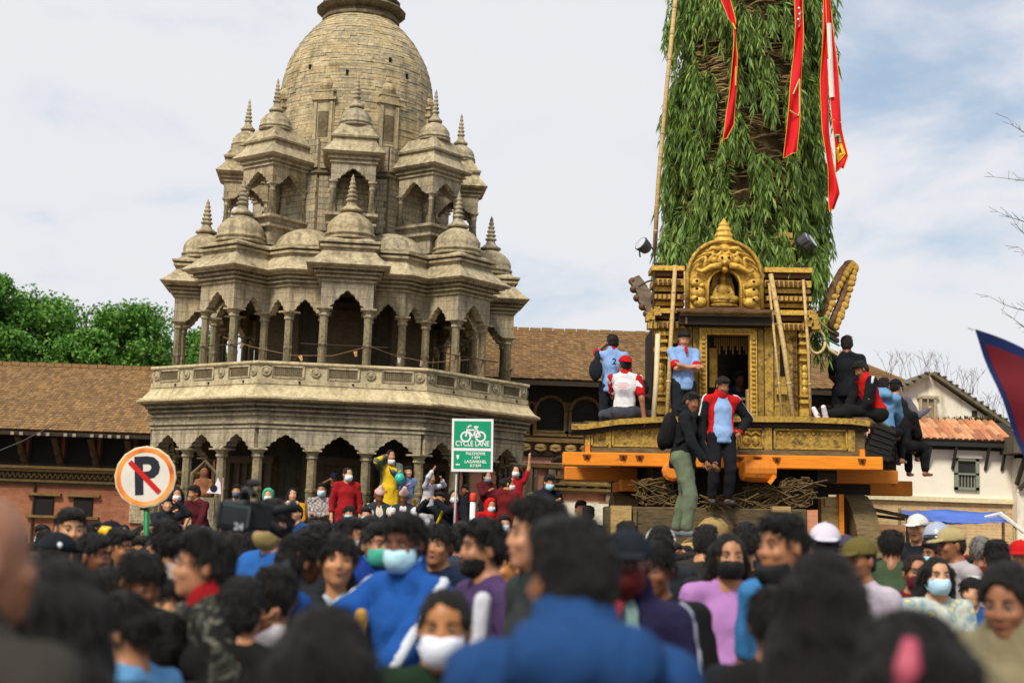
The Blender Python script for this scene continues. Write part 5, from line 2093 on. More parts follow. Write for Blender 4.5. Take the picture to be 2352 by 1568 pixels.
    L = [ell((0, 0, 0.405), (0.052, 0.054, 0.064), None, 0.02), ell((0, 0.0, 0.475), (0.030, 0.030, 0.030), None, 0.02), cap((0, 0.01, 0.33), (0, 0.01, 0.38), 0.028, 0.026), ell((0, 0.01, 0.25), (0.085, 0.06, 0.10), None, 0.03),
         cap((-0.085, 0.0, 0.295), (-0.125, -0.03, 0.19), 0.028, 0.024), cap((-0.125, -0.03, 0.19), (-0.02, -0.095, 0.145), 0.024, 0.02), cap((0.085, 0.0, 0.295), (0.125, -0.03, 0.19), 0.028, 0.024), cap((0.125, -0.03, 0.19), (0.02, -0.095, 0.145), 0.024, 0.02),
         cap((-0.05, 0, 0.13), (-0.165, -0.05, 0.115), 0.05, 0.04), cap((0.05, 0, 0.13), (0.165, -0.05, 0.115), 0.05, 0.04), cap((-0.16, -0.06, 0.11), (0.04, -0.12, 0.105), 0.036, 0.026), cap((0.16, -0.06, 0.11), (-0.04, -0.11, 0.115), 0.036, 0.026)]
    V, Q = grow(L, 0.011)
    b = link('buddha_statue', net_mesh('buddha_statue', V, Q, gold_mat('aged_gilding', 0.75, 0.35)), arch, (0, 0.10, 0.03))
    MB().lathe([(0.20, 0), (0.22, 0.02), (0.17, 0.045), (0.20, 0.07), (0.19, 0.085)], 18, sy=0.65).build('lotus_base', GOLD_W, b)
    MB().extrude([(-0.15, 0.1), (0.15, 0.1), (0.17, 0.25), (0.13, 0.42), (0.07, 0.53), (0, 0.58), (-0.07, 0.53), (-0.13, 0.42), (-0.17, 0.25)], 0.07, 0.10).build('halo', GOLD_W, b)


build_torana()


def build_wings():
    # weathered carved strut leaning out on the left, gilded scroll strut on the right
    Y = 19.75
    pts = [CL(1455, 642, Y), CL(1447, 655, Y), CL(1462, 678, Y), CL(1466, 698, Y), CL(1482, 715, Y), CL(1490, 735, Y), CL(1512, 735, Y), CL(1503, 690, Y), CL(1480, 655, Y), CL(1466, 638, Y)]
    m = MB().extrude([(p.x, p.z) for p in reversed(pts)], pts[0].y - 0.10, pts[0].y + 0.06)
    o = m.build('carved_strut', wood_mat('weathered_wood', '#5d5044', '#8f8071'), chariot)
    g = MB()
    for u, v in ((1455, 668), (1463, 688), (1476, 708), (1486, 724), (1452, 650)):
        g.ball(CL(u, v, Y - 0.02), (0.06, 0.10, 0.055), 8, 6)
    g.build('carved_scrolls', BROWNW, o)
    for path, r0 in ((((1890, 735), (1905, 700), (1925, 655), (1945, 620), (1960, 600)), 0.07), (((1915, 752), (1930, 715), (1945, 680), (1955, 640), (1966, 606)), 0.06)):
        pts = [CL(u, v, Y) for u, v in path]
        o = MB().tube(pts, [r0 * 1.2, r0 * 1.1, r0, r0, r0 * 0.8], 7).build('carved_strut', BROWNW, chariot, smooth=True)
        r = random.Random(int(path[0][0]))
        scatter('gilded_knob', STUD, o, [(a.lerp(b, t) + Vector((0.06, -0.05, 0.0)), (0, 0, 0), (0.05 * r.uniform(0.7, 1.2), 0.05, 0.06 * r.uniform(0.7, 1.3))) for a, b in zip(pts[:-1], pts[1:]) for t in (0.1, 0.45, 0.8)])
    MB().ball(CL(1962, 601, Y), (0.09, 0.07, 0.05), 8, 6).build('strut_tip', BROWNW, chariot)
    # planks running back behind the right strut
    for v0, v1 in ((728, 738), (745, 752)):
        MB().bar(CL(1868, v0, 19.7), CL(1928, v1 + 28, 20.3), 0.09, 0.06).build('roof_strut', BROWNW, chariot)


build_wings()


# ------------------------------------------------------------------ tower of branches
TB, TT = CL(1709, 640, 20.7), CL(1734, -330, 20.7)
TR0, TR1 = 0.93, 0.91


def t_axis(t):
    return TB.lerp(TT, t)


def t_point(a, t, r):
    c = t_axis(t)
    return c + Vector((r * math.sin(a), -r * math.cos(a), 0))


def build_tower():
    H = (TT - TB).length
    # core frame of cane
    m = MB()
    seg, rows = 26, 10
    vs, fs = [], []
    for j in range(rows + 1):
        for i in range(seg):
            vs.append(t_point(2 * math.pi * i / seg, j / rows, (TR0 + (TR1 - TR0) * j / rows) - 0.12))
    for j in range(rows):
        for i in range(seg):
            k = (i + 1) % seg
            fs.append((j * seg + i, j * seg + k, (j + 1) * seg + k, (j + 1) * seg + i))
    fs.append(tuple(rows * seg + i for i in range(seg)))
    m.add(vs, fs)
    m.build('tower_core', plain('#4a3c22', 0.9, 0.4, 9, 0.5), chariot)
    r = random.Random(31)
    # woven canes: loose horizontal arcs
    cane = MB()
    for i in range(1900):
        a = r.uniform(-1.9, 1.9)
        t = r.random()
        L = r.uniform(0.12, 0.5)
        sl = r.gauss(0, 0.10)
        pts = []
        for q in range(5):
            s = q / 4 - 0.5
            p = t_point(a + s * L, t, TR0 - 0.06 + 0.07 * (1 - 4 * s * s) + r.uniform(-0.015, 0.02))
            p.z += s * L * sl * 2 + r.uniform(-0.01, 0.01)
            pts.append(p)
        cane.tube(pts, r.uniform(0.006, 0.013), 3, cap=False)
    tag(cane.build('woven_canes', leaf_mat('cane', [(0.2, '#6a5430'), (0.5, '#957a4a'), (0.85, '#bda26c')]), chariot), kind='stuff')
    # drooping leafy sprays gathered in tufts
    leaves = MB()
    twigs = MB()

    def spray(p, out, L, n, drop=1.0):
        """a hanging twig with narrow leaves to both sides"""
        pts = []
        d = out * 0.5 + Vector((r.uniform(-0.25, 0.25), r.uniform(-0.25, 0.25), 0.15))
        q = p.copy()
        for i in range(6):
            pts.append(q.copy())
            q = q + d.normalized() * (L / 5)
            d = d + Vector((r.uniform(-0.12, 0.12), r.uniform(-0.12, 0.12), -0.75 * drop))
        twigs.tube(pts, [0.006, 0.005, 0.004, 0.003, 0.003, 0.002], 3, cap=False)
        for i in range(n):
            f = (i + 0.5) / n * 4.99
            k = int(f)
            b = pts[k].lerp(pts[k + 1], f - k)
            t_ = (pts[k + 1] - pts[k]).normalized()
            sd = Vector((r.uniform(-1, 1), r.uniform(-1, 1), r.uniform(-0.3, 0.2)))
            sd = (sd - t_ * sd.dot(t_)).normalized()
            dr = (t_ * 0.65 + sd * 0.55 + Vector((0, 0, -0.6))).normalized()
            ln = r.uniform(0.10, 0.19)
            w = dr.cross(Vector((r.uniform(-1, 1), r.uniform(-1, 1), r.uniform(-1, 1)))).normalized() * ln * r.uniform(0.07, 0.12)
            e = b + dr * ln + Vector((0, 0, -0.025))
            mid = b + dr * ln * 0.45
            kk = len(leaves.v)
            leaves.v.extend([b, mid + w, e, mid - w])
            leaves.f.append((kk, kk + 1, kk + 2, kk + 3))

    t_lo, t_hi = 0.03, 0.99
    nt = 460
    for i in range(nt):
        back = r.random() < 0.22
        a = r.uniform(-1.85, 1.85) if not back else r.uniform(1.85, 4.43)
        t = r.uniform(t_lo, t_hi)
        # a bare strip of canes up the middle, as the branches are hung in bunches
        bare = math.exp(-((a - 0.05) / 0.20) ** 2) * 0.66 + math.exp(-((a - 0.52) / 0.13) ** 2) * 0.4 + math.exp(-((a + 0.55) / 0.12) ** 2) * 0.35 + (0.4 if math.sin(a * 4.0 + t * 23) > 0.6 else 0)
        if r.random() < bare:
            continue
        c = t_point(a, t, TR0 - 0.06)
        out = Vector((math.sin(a), -math.cos(a), 0))
        tuft = r.choice((2, 4, 5, 7, 8))
        for q in range(tuft):
            p = c + Vector((r.uniform(-0.16, 0.16), r.uniform(-0.1, 0.1), r.uniform(-0.15, 0.15)))
            spray(p, out * 0.7, r.uniform(0.38, 0.85), r.randint(24, 36), 1.15)
    # the hanging fringe at the foot of the tower
    for u, v, Y in [(1510 + 9 * i, 575 + r.uniform(-12, 8), 19.75) for i in range(9)] + [(1768 + 6 * i, 568 + r.uniform(-10, 10), 19.7) for i in range(9)] + [(1845 + 5 * i, 590 + 8 * i % 40, 19.75) for i in range(9)] + [(1598 + 7 * i, 560 - 18 * math.sin(i * 0.35), 19.85) for i in range(20)]:
        c = CL(u, v, Y)
        for q in range(3):
            spray(c + Vector((r.uniform(-0.06, 0.06), r.uniform(-0.06, 0.06), r.uniform(-0.1, 0.1))), Vector((0, -0.6, 0)), r.uniform(0.35, 0.6), 22, 1.3)
    for u, v in ((1868, 620), (1880, 640), (1872, 655), (1888, 600), (1860, 640), (1890, 745), (1885, 770), (1884, 800)):
        c = CL(u, v - 25, 19.75)
        for q in range(4):
            spray(c + Vector((r.uniform(-0.08, 0.08), r.uniform(-0.06, 0.06), r.uniform(-0.1, 0.1))), Vector((0.1, -0.5, 0)), r.uniform(0.4, 0.6), 24, 1.4)
    tag(leaves.build('leaves', leaf_mat('hanging_leaves', [(0.10, '#394b27'), (0.30, '#536d32'), (0.52, '#70903f'), (0.75, '#93aa52'), (0.93, '#a3935c')], 0.55), chariot), kind='stuff')
    tag(twigs.build('twigs', plain('#4f4526', 0.8), chariot), kind='stuff')
    # upper gilded storey showing beside the branches
    for i, (u0, u1, v0, v1) in enumerate(((1796, 1828, 532, 545), (1800, 1832, 549, 560), (1798, 1826, 564, 578), (1796, 1834, 582, 596))):
        c_box('tower_moulding', gold_mat('pale_gilding', 0.75, 0.55), u0, u1, v0, v1, 19.62, 0.3)
    # slanting roof board at the right shoulder
    pts = [CL(u, v, 20.6) for u, v in ((1893, 540), (1918, 560), (1896, 640), (1872, 630))]
    MB().extrude([(p.x, p.z) for p in reversed(pts)], 1.5, 1.62).build('roof_board', BROWNW, chariot)


build_tower()


# ------------------------------------------------------------------ things tied to the chariot
def pole(label, pts, r, mat=BAMBOO, name='bamboo_pole', cat='pole', nodes=True, group=None):
    w = chariot_matrix
    P_ = [w @ CL(*p) for p in pts]
    base = P_[0]
    o = MB().tube([p - base for p in P_], r, 8).build(name, mat, None, base, smooth=True)
    tag(o, label, cat, group)
    if nodes:
        for a, b in zip(P_[:-1], P_[1:]):
            n = int((b - a).length / 0.35)
            for i in range(1, n):
                p = a.lerp(b, i / n) - base
                d = (b - a).normalized() * 0.012
                MB().tube([p - d, p + d], r * 1.18, 8).build('node_ring', mat, o)
    return o


chariot_matrix = Matrix.Translation((CX, CY, 0)) @ Matrix.Rotation(CTILT, 4, 'Y')
pole('bamboo pole leaning on the left gilded blocks, left of the shrine door', [(1533, 958, 18.95), (1541, 800, 19.2), (1552, 612, 19.38)], 0.030)
pole('thick bamboo pole slanting across the right blocks, foot beside the shrine column', [(1826, 958, 18.98), (1806, 800, 19.2), (1776, 628, 19.32)], 0.034)
pole('thin bamboo stick nearly upright, right of the shrine doorway', [(1800, 958, 19.0), (1786, 800, 19.2), (1772, 650, 19.34)], 0.018)
pole('thin bamboo rod standing along the right corner column', [(1866, 958, 19.2), (1862, 800, 19.3), (1852, 640, 19.36)], 0.022)
pole('long bamboo running up the left edge of the leafy tower', [(1503, 590, 19.85), (1512, 420, 19.85), (1532, 200, 19.85), (1556, -40, 19.85)], 0.032)
pole('short bamboo left of the shrine beside the gilded blocks', [(1578, 745, 19.25), (1577, 690, 19.3), (1574, 625, 19.38)], 0.016)
pole('dark rope hanging down at the left corner of the chariot', [(1497, 958, 19.2), (1500, 760, 19.3), (1504, 580, 19.4), (1506, 540, 19.4)], 0.013, plain('#3c2f22'), 'rope', 'rope', False)
pole('white wooden post standing at the left corner column', [(1502, 962, 19.0), (1508, 880, 19.1), (1512, 770, 19.2)], 0.035, plain('#c8b995', 0.7), 'wooden_post', 'post', False)


def build_ropes():
    w = chariot_matrix
    c = w @ CL(1882, 782, 19.45)
    pts = []
    for i in range(17):
        a = 2 * math.pi * i / 16
        pts.append((0.13 * math.cos(a) * 0.9, 0.01 * math.sin(3 * a), 0.16 * math.sin(a)))
    o = MB().tube(pts, 0.022, 7).build('rope_coil', plain('#c7b07a', 0.85, 0.2, 60, 0.4), None, c, smooth=True)
    tag(o, 'ring of thick pale rope hanging at the right of the shrine', 'rope')
    p = [w @ CL(u, v, 19.5) for u, v in ((1895, 770), (1912, 800), (1930, 812), (1938, 800))]
    o = MB().tube([q - p[0] for q in p], [0.015, 0.022, 0.020, 0.014], 8).build('rope', plain('#cbb98c', 0.85, 0.2, 60, 0.4), None, p[0], smooth=True)
    tag(o, 'bundle of pale rope sagging behind the rope ring', 'rope')
    for i, (path, col, lab) in enumerate(((((1862, 720), (1880, 752), (1905, 775), (1935, 790)), '#3f7a4d', 'green rope slung from the right strut down to the rope ring'), (((1868, 700), (1895, 742), (1920, 760)), '#8a7a55', 'thin brown rope tied across the right carved strut'),
                                           (((1466, 662), (1486, 650), (1503, 645)), '#4c4036', 'dark rope tying the left carved strut to the tower'))):
        p = [w @ CL(u, v, 19.45) for u, v in path]
        o = MB().tube([q - p[0] for q in p], 0.014, 6).build('rope', plain(col, 0.85), None, p[0], smooth=True)
        tag(o, lab, 'rope')


build_ropes()


def build_lamp(u, v, label, s):
    w = chariot_matrix
    p = w @ CL(u, v, 19.6)
    t = thing('floodlight', label, 'lamp', p)
    MB().lathe([(0.05, 0), (0.085, 0.03), (0.11, 0.16), (0.105, 0.17)], 12).build('lamp_shell', plain('#4a4a50', 0.5), t, (0, 0, 0), (rad(60), 0, rad(-60 * s)))
    MB().lathe([(0.10, 0.165), (0.095, 0.17), (0.02, 0.175)], 12).build('lens', plain('#b9bcc4', 0.2, 0.05, bump=0), t, (0, 0, 0), (rad(60), 0, rad(-60 * s)))
    MB().tube([(-0.12 * s, 0, -0.1), (-0.14 * s, 0, 0.04), (0, 0, 0.08), (0.1 * s, 0.02, -0.02)], 0.012, 5).build('lamp_bracket', plain('#26262a', 0.5), t)
    return t


build_lamp(1490, 578, 'small grey floodlight clamped to the left edge of the tower', 1)
build_lamp(1852, 565, 'dark round floodlight tied among leaves on the right of the tower', -1)
build_lamp(1842, 560, 'grey floodlight beside the dark round one among the leaves', -1)


# ------------------------------------------------------------------ banners
RED = plain('#cf0f1c', 0.75, 0.10, 6, 0.15)
TRIM = plain('#e2a233', 0.7, 0.1, 20, 0)
WHITE = plain('#e6e2dc', 0.8, 0.06, 20, 0)


def ribbon(edges, Y, wave=0.04, sub=5):
    """cloth strip through (left u, right u, v) rows; returns verts as a grid of rows x columns"""
    rows = []
    n = len(edges)
    for i in range(n - 1):
        for s in range(sub):
            t = s / sub
            a, b = edges[i], edges[i + 1]
            rows.append(tuple(a[q] + (b[q] - a[q]) * t for q in range(len(a))))
    rows.append(edges[-1])
    cols = 7
    w = chariot_matrix
    grid = []
    for j, rw in enumerate(rows):
        vl = rw[2]
        vr = rw[3] if len(rw) > 3 else vl
        line = []
        for i in range(cols):
            t = i / (cols - 1)
            p = w @ CL(rw[0] + 4 + (300 - rw[2]) * 0.010 + (rw[1] - rw[0]) * t, vl + (vr - vl) * t, Y)
            p.y += wave * math.sin(j * 0.45 + t * 5.5) + 0.5 * wave * math.sin(t * 9 + j * 0.2)
            line.append(p)
        grid.append(line)
    return grid


def banner(label, edges, Y, mats=(RED,), wave=0.04, trim=True, prints=()):
    g = ribbon(edges, Y, wave)
    base = g[0][0].copy()
    R, C = len(g), len(g[0])
    th = Vector((0, 0.006, 0))
    vs = [p - base for row in g for p in row] + [p - base + th for row in g for p in row]
    N = R * C
    fs = []
    for j in range(R - 1):
        for i in range(C - 1):
            a = j * C + i
            fs.append((a, a + C, a + C + 1, a + 1))
            fs.append((N + a, N + a + 1, N + a + C + 1, N + a + C))
    for j in range(R - 1):
        for i in (0, C - 1):
            a = j * C + i
            fs.append((a, a + C, N + a + C, N + a))
    o = link('banner', mesh_from('banner', vs, fs, mats[0], True), None, base)
    tag(o, label, 'banner')
    if trim:
        m = MB()
        for i in (0, C - 1):
            m.tube([g[j][i] - base + Vector((0, -0.006, 0)) for j in range(R)], 0.005, 5)
        m.tube([g[R - 1][i] - base + Vector((0, -0.006, 0)) for i in range(C)], 0.007, 5)
        m.build('trim', TRIM, o)
    for nm, mat, lines, r in prints:
        m = MB()
        for ln in lines:
            pts = []
            for (fx, fy) in ln:
                j = min(R - 2, max(0, int(fy * (R - 1))))
                i = min(C - 2, max(0, int(fx * (C - 1))))
                tx, ty = fx * (C - 1) - i, fy * (R - 1) - j
                p = g[j][i].lerp(g[j][i + 1], tx).lerp(g[j + 1][i].lerp(g[j + 1][i + 1], tx), ty)
                pts.append(p - base + Vector((0, -0.010, 0)))
            m.tube(pts, r, 4)
        m.build(nm, mat, o)
    return o


banner('twisted red banner with yellow edge, leftmost on the leafy tower', [(1640, 1662, -90), (1652, 1676, -10), (1672, 1688, 45), (1686, 1689, 62), (1686, 1692, 85), (1682, 1694, 130), (1676, 1692, 220), (1666, 1688, 285), (1659, 1664, 330, 322)], 19.05,
       prints=[('border_print', TRIM, [[(0.6, 0.30), (0.7, 0.42)], [(0.8, 0.66), (0.8, 0.72)]], 0.012)])
banner('straight red banner with a printed triangle, middle of the leafy tower', [(1834, 1848, -90), (1833, 1852, 0), (1832, 1851, 60), (1829, 1849, 130), (1820, 1848, 200), (1812, 1843, 280), (1805, 1835, 360, 348)], 19.0,
       prints=[('triangle_print', plain('#dcb27c'), [[(0.78, 0.62), (0.95, 0.78), (0.85, 0.80), (0.12, 0.78)], [(0.30, 0.70), (0.78, 0.62)]], 0.011), ('white_print', WHITE, [[(0.35, 0.22), (0.7, 0.23), (0.4, 0.26), (0.75, 0.27)], [(0.3, 0.29), (0.7, 0.30), (0.45, 0.33)], [(0.5, 0.24), (0.62, 0.31)]], 0.016)])
banner('long narrow red banner reaching lowest, right edge of the tower', [(1902, 1912, -90), (1902, 1914, 0), (1898, 1912, 80), (1893, 1910, 180), (1897, 1915, 300), (1908, 1925, 390), (1912, 1938, 440), (1914, 1922, 484, 472)], 19.05)
banner('wide red banner with yellow emblem flying out at the tower right edge', [(1908, 1916, -90), (1908, 1918, 0), (1910, 1929, 120), (1917, 1937, 210), (1922, 1945, 290), (1926, 1957, 355), (1930, 1944, 390, 380)], 18.85,
       prints=[('white_stripe', WHITE, [[(0.22, 0.24), (0.22, 0.52)], [(0.12, 0.36), (0.12, 0.52)]], 0.030), ('line_print', plain('#dcb27c'), [[(0.1, 0.63), (0.9, 0.64)]], 0.012), ('yellow_emblem', plain('#e8c52e'), [[(0.2, 0.80), (0.55, 0.76), (0.75, 0.82), (0.4, 0.88), (0.2, 0.80)], [(0.3, 0.84), (0.6, 0.82)]], 0.030), ('green_print', plain('#7fae7a'), [[(0.1, 0.72), (0.5, 0.71), (0.6, 0.75)]], 0.022)])
# ================================================================== surroundings
BRICK = brick_mat('old_brick', '#85503a', '#a2684a', '#8f7a64', dirt=0.30)
BRICK_P = brick_mat('pink_brick', '#b97a60', '#c98f74', '#b59a80', dirt=0.22)
TILE = leaf_mat('roof_tile_brown', [(0.1, '#725c42'), (0.45, '#8f714d'), (0.7, '#a38055'), (0.95, '#b8946a')], 0.9)
CARVED = wood_mat('carved_window_wood', '#4b3a22', '#8a7040')


def tile_roof(a, b, c, d, nu, nv, mat, parent, size=(1.0, 1.0), thick=0.025, seed=1, name='roof_tiles', kind=True):
    """small overlapping tiles on the slope a(left eave) b(right eave) c(right ridge) d(left ridge)"""
    r = random.Random(seed)
    m = MB()
    a, b, c, d = map(Vector, (a, b, c, d))
    n = (b - a).cross(d - a).normalized()
    for j in range(nv):
        t0, t1 = j / nv, (j + 1.35) / nv
        la, lb = a.lerp(d, t0), b.lerp(c, t0)
        ua, ub = a.lerp(d, min(1, t1)), b.lerp(c, min(1, t1))
        L = (lb - la).length
        k = max(2, int(nu * L / (b - a).length))
        for i in range(k):
            s0, s1 = (i + 0.03 + 0.5 * (j % 2) * 0.0) / k, (i + 0.97) / k
            e = r.uniform(0, 0.012)
            p = [la.lerp(lb, s0), la.lerp(lb, s1), ua.lerp(ub, s1), ua.lerp(ub, s0)]
            lo = n * (thick + e)
            hi = n * (0.004 + e * 0.5)
            q = [p[0] + lo, p[1] + lo, p[2] + hi, p[3] + hi, p[0] + lo - n * thick, p[1] + lo - n * thick]
            m.add(q, [(0, 1, 2, 3), (0, 4, 5, 1), (0, 3, 4), (1, 5, 2)])
    o = m.build(name, mat, parent)
    if kind:
        tag(o, kind='stuff')
    return o


def build_left_palace():
    x0, x1 = P(-160, 1000, 42).x, P(470, 1000, 42).x
    root = thing('brick_palace', 'long brown brick palace wing with tiled roof and carved struts, behind the no parking sign', 'building', (x0, 42, 0))
    L = x1 - x0
    zr, ze = 6.22, 3.92
    def box(name, mat, xa, xb, ya, yb, za, zb, par=root):
        return MB().box(((xa + xb) / 2, (ya + yb) / 2, (za + zb) / 2), (xb - xa, yb - ya, zb - za)).build(name, mat, par)
    box('wall', BRICK, 0, L, 1.1, 6.5, 0, 4.6)
    tile_roof((0, -0.15, ze), (L, -0.15, ze), (L, 4, zr), (0, 4, zr), 76, 30, TILE, root, seed=2)
    MB().add([(0, -0.1, ze - 0.04), (L, -0.1, ze - 0.04), (L, 4, zr - 0.04), (0, 4, zr - 0.04), (0, 8.1, ze - 0.04), (L, 8.1, ze - 0.04)], [(0, 1, 2, 3), (3, 2, 5, 4), (0, 3, 4), (1, 5, 2)]).build('roof', DARKW, root)
    r = random.Random(8)
    scatter('ridge_tile', MB().box((0, 0, 0), (0.26, 0.26, 0.12)).mesh('ridge_tile', TILE), root, [(0.14 + 0.28 * i, 4, zr + 0.03 + r.uniform(-0.012, 0.012)) for i in range(int(L / 0.28))])
    box('fascia', DARKW, 0, L, -0.12, -0.04, ze - 0.16, ze - 0.05)
    re_ = MB().box((0, 0, 0), (0.10, 0.1, 0.09)).mesh('rafter_end', plain('#8f8672', 0.8))
    for i in range(int(L / 0.26)):
        if r.random() < 0.8:
            link('rafter_end', re_, root, (0.13 + 0.26 * i, -0.16, ze - 0.12))
    # carved struts and dark shuttered openings under the eave
    st = MB()
    st.bar((0, 0.15, 3.75), (0, 1.05, 2.95), 0.17, 0.12).ball((0, 0.55, 3.35), (0.11, 0.12, 0.16), 8, 6).ball((0, 0.85, 3.1), (0.12, 0.10, 0.12), 8, 6).box((0, 1.02, 2.93), (0.24, 0.14, 0.10))
    stm = st.mesh('roof_strut', wood_mat('dark_carved_wood', '#2e2418', '#554429'))
    win = MB().box((0, 0, 0), (0.78, 0.05, 0.80)).mesh('shutter', plain('#1a1815', 0.8))
    fr = MB()
    for x, z, sx, sz in ((0, 0.44, 0.95, 0.09), (0, -0.44, 0.95, 0.09), (-0.43, 0, 0.08, 0.8), (0.43, 0, 0.08, 0.8)):
        fr.box((x, 0, z), (sx, 0.1, sz))
    frm = fr.mesh('window_frame', DARKW)
    n = int(L / 1.08)
    for i in range(n):
        x = 0.35 + 1.08 * i
        link('roof_strut', stm, root, (x, 0, 0))
        o = link('window_frame', frm, root, (x + 0.54, 1.06, 3.38))
        link('shutter', win, o, (0, 0.02, 0))
    # ledge and carved band
    box('ledge', PALEW, 0, L, 0.92, 1.12, 2.82, 2.90)
    box('ledge', CARVED, 0, L, 0.98, 1.12, 2.73, 2.80)
    box('frieze', DARKW, 0, L, 1.04, 1.12, 2.50, 2.72)
    m = MB()
    for i in range(int(L / 0.16)):
        x = 0.08 + 0.16 * i
        m.bar((x - 0.08, 1.02, 2.53), (x, 1.02, 2.69), 0.03, 0.03, up=(0, 1, 0))
        m.bar((x, 1.02, 2.69), (x + 0.08, 1.02, 2.53), 0.03, 0.03, up=(0, 1, 0))
    tag(m.build('frieze_lattice', CARVED, root), kind='stuff')
    box('ledge', CARVED, 0, L, 0.96, 1.12, 2.42, 2.49)
    box('ledge', DARKW, 0, L, 1.0, 1.12, 2.34, 2.40)
    box('drain_pipe', DARKW, 2.82, 2.87, 1.0, 1.08, 0, 2.4)
    # small low windows with heavy sills
    for u in (100, 190, 420):
        x = P(u, 1150, 43).x - x0
        o = box('window', plain('#15120f'), x - 0.28, x + 0.28, 1.04, 1.2, 1.45, 2.0)
        box('window_sill', CARVED, x - 0.5, x + 0.5, 0.95, 1.1, 1.36, 1.44, o)
        box('window_lintel', CARVED, x - 0.5, x + 0.5, 0.95, 1.1, 2.02, 2.10, o)
    x = P(345, 1140, 43).x - x0
    box('stone_panel', SAND_W, x - 0.6, x + 0.35, 1.02, 1.14, 1.3, 2.1)


build_left_palace()


def build_right_palace():
    Y = 34.0
    x0, x1 = P(985, 880, Y).x, P(2126, 898, 33).x
    root = thing('palace_wing', 'palace wing with long hipped tile roof and arched carved windows, behind temple and chariot', 'building', (x0, 33, 0))
    L = x1 - x0
    ze, zr = 5.04, 6.60
    def box(name, mat, xa, xb, ya, yb, za, zb, par=root):
        return MB().box(((xa + xb) / 2, (ya + yb) / 2, (za + zb) / 2), (xb - xa, yb - ya, zb - za)).build(name, mat, par)
    hip = 2.3
    tile_roof((0, 0, ze), (L, 0, ze), (L - hip, 3.2, zr), (0.0, 3.2, zr), 120, 26, TILE, root, seed=3)
    tile_roof((L, 0, ze), (L, 6.4, ze), (L - hip, 3.2 + 0.01, zr), (L - hip, 3.2 - 0.01, zr), 60, 24, TILE, root, seed=4)
    MB().add([(0, 0.05, ze - 0.05), (L - 0.03, 0.05, ze - 0.05), (L - hip, 3.2, zr - 0.05), (0, 3.2, zr - 0.05), (0, 6.4, ze - 0.05), (L - 0.03, 6.4, ze - 0.05)], [(0, 1, 2, 3), (3, 2, 5, 4), (0, 3, 4), (1, 5, 2), (0, 4, 5, 1)]).build('roof', DARKW, root)
    scatter('ridge_tile', MB().box((0, 0, 0), (0.28, 0.22, 0.10)).mesh('ridge_tile', TILE), root, [(0.15 + 0.3 * i, 3.2, zr + 0.02 + 0.008 * math.sin(i * 2.3)) for i in range(int((L - hip) / 0.3))])
    MB().bar((L + 0.02, -0.02, ze + 0.04), (L - hip, 3.2, zr + 0.04), 0.16, 0.09).build('hip_ridge', TILE, root)
    MB().ball((L + 0.02, -0.03, ze + 0.08), (0.10, 0.12, 0.13), 8, 6).build('hip_ornament', plain('#b06a4a', 0.8), root)
    box('fascia', DARKW, 0, L, 0.02, 0.08, ze - 0.14, ze - 0.03)
    box('wall', BRICK_P, 0, L - 1.2, 1.0, 5.6, 0, 4.95)
    box('painted_eave_shade', DARKW, 0, L - 1.0, 0.92, 1.0, 4.6, 4.95)  # dark strip added in place of the shade below the eave
    # arched windows in carved frames under the eave
    for u in (1180, 1265, 1345, 1425, 1505, 1590, 1900, 1985):
        x = P(u, 920, 34).x - x0
        fr = MB()
        for k in range(13):
            a = math.pi * k / 12
            a2 = math.pi * (k + 1) / 12
            if k < 12:
                fr.bar((x + 0.36 * math.cos(a), 0.93, 4.38 + 0.34 * math.sin(a)), (x + 0.36 * math.cos(a2), 0.93, 4.38 + 0.34 * math.sin(a2)), 0.07, 0.10, up=(0, 1, 0))
        for s in (-1, 1):
            fr.box((x + s * 0.36, 0.93, 4.14), (0.07, 0.10, 0.5))
            fr.box((x + s * 0.44, 0.95, 4.2), (0.05, 0.06, 0.7))
        fr.box((x, 0.92, 3.88), (0.95, 0.14, 0.06))
        fr.box((x, 0.9, 3.80), (0.8, 0.2, 0.06))
        o = fr.build('window_frame', CARVED, root)
        pts = [(x - 0.33, 3.9), (x + 0.33, 3.9), (x + 0.33, 4.38)] + [(x + 0.33 * math.cos(math.pi * k / 10), 4.38 + 0.31 * math.sin(math.pi * k / 10)) for k in range(1, 10)] + [(x - 0.33, 4.38)]
        MB().extrude(pts, 0.965, 0.995).build('shutter', plain('#2b2820', 0.8, 0.3), o)
        lv = MB()
        for k in range(7):
            lv.box((x, 0.955, 3.95 + 0.065 * k), (0.6, 0.02, 0.02))
        lv.build('louvre', DARKW, o)
    box('carved_ledge', CARVED, 0, L - 1.0, 0.74, 1.0, 3.62, 3.72)
    m = MB()
    r = random.Random(12)
    for i in range(int((L - 1.2) / 0.36)):
        x = 0.2 + 0.36 * i
        m.ball((x, 0.84, 3.52), (0.15, 0.10, 0.08), 8, 5)
        m.tube([(x - 0.12, 0.78, 3.46), (x, 0.72, 3.42), (x + 0.12, 0.78, 3.46)], 0.03, 5)
    tag(m.build('scroll_band', PALEW, root), kind='stuff')
    box('carved_ledge', DARKW, 0, L - 1.0, 0.80, 1.0, 3.30, 3.40)
    box('plaster_band', plain('#c08a76', 0.9, 0.1), 0, L - 1.1, 0.9, 1.0, 3.12, 3.28)
    box('carved_ledge', CARVED, 0, L - 1.0, 0.85, 1.0, 3.02, 3.10)
    # stone pilasters between pink panels, low carved windows
    for u in (1215, 1268, 1400, 1540, 1700, 1900):
        x = P(u, 1080, 34).x - x0
        box('pilaster', GREY, x - 0.08, x + 0.08, 0.88, 1.0, 0, 3.0)
        box('pilaster', SAND_D, x + 0.12, x + 0.19, 0.90, 1.0, 0, 3.0)
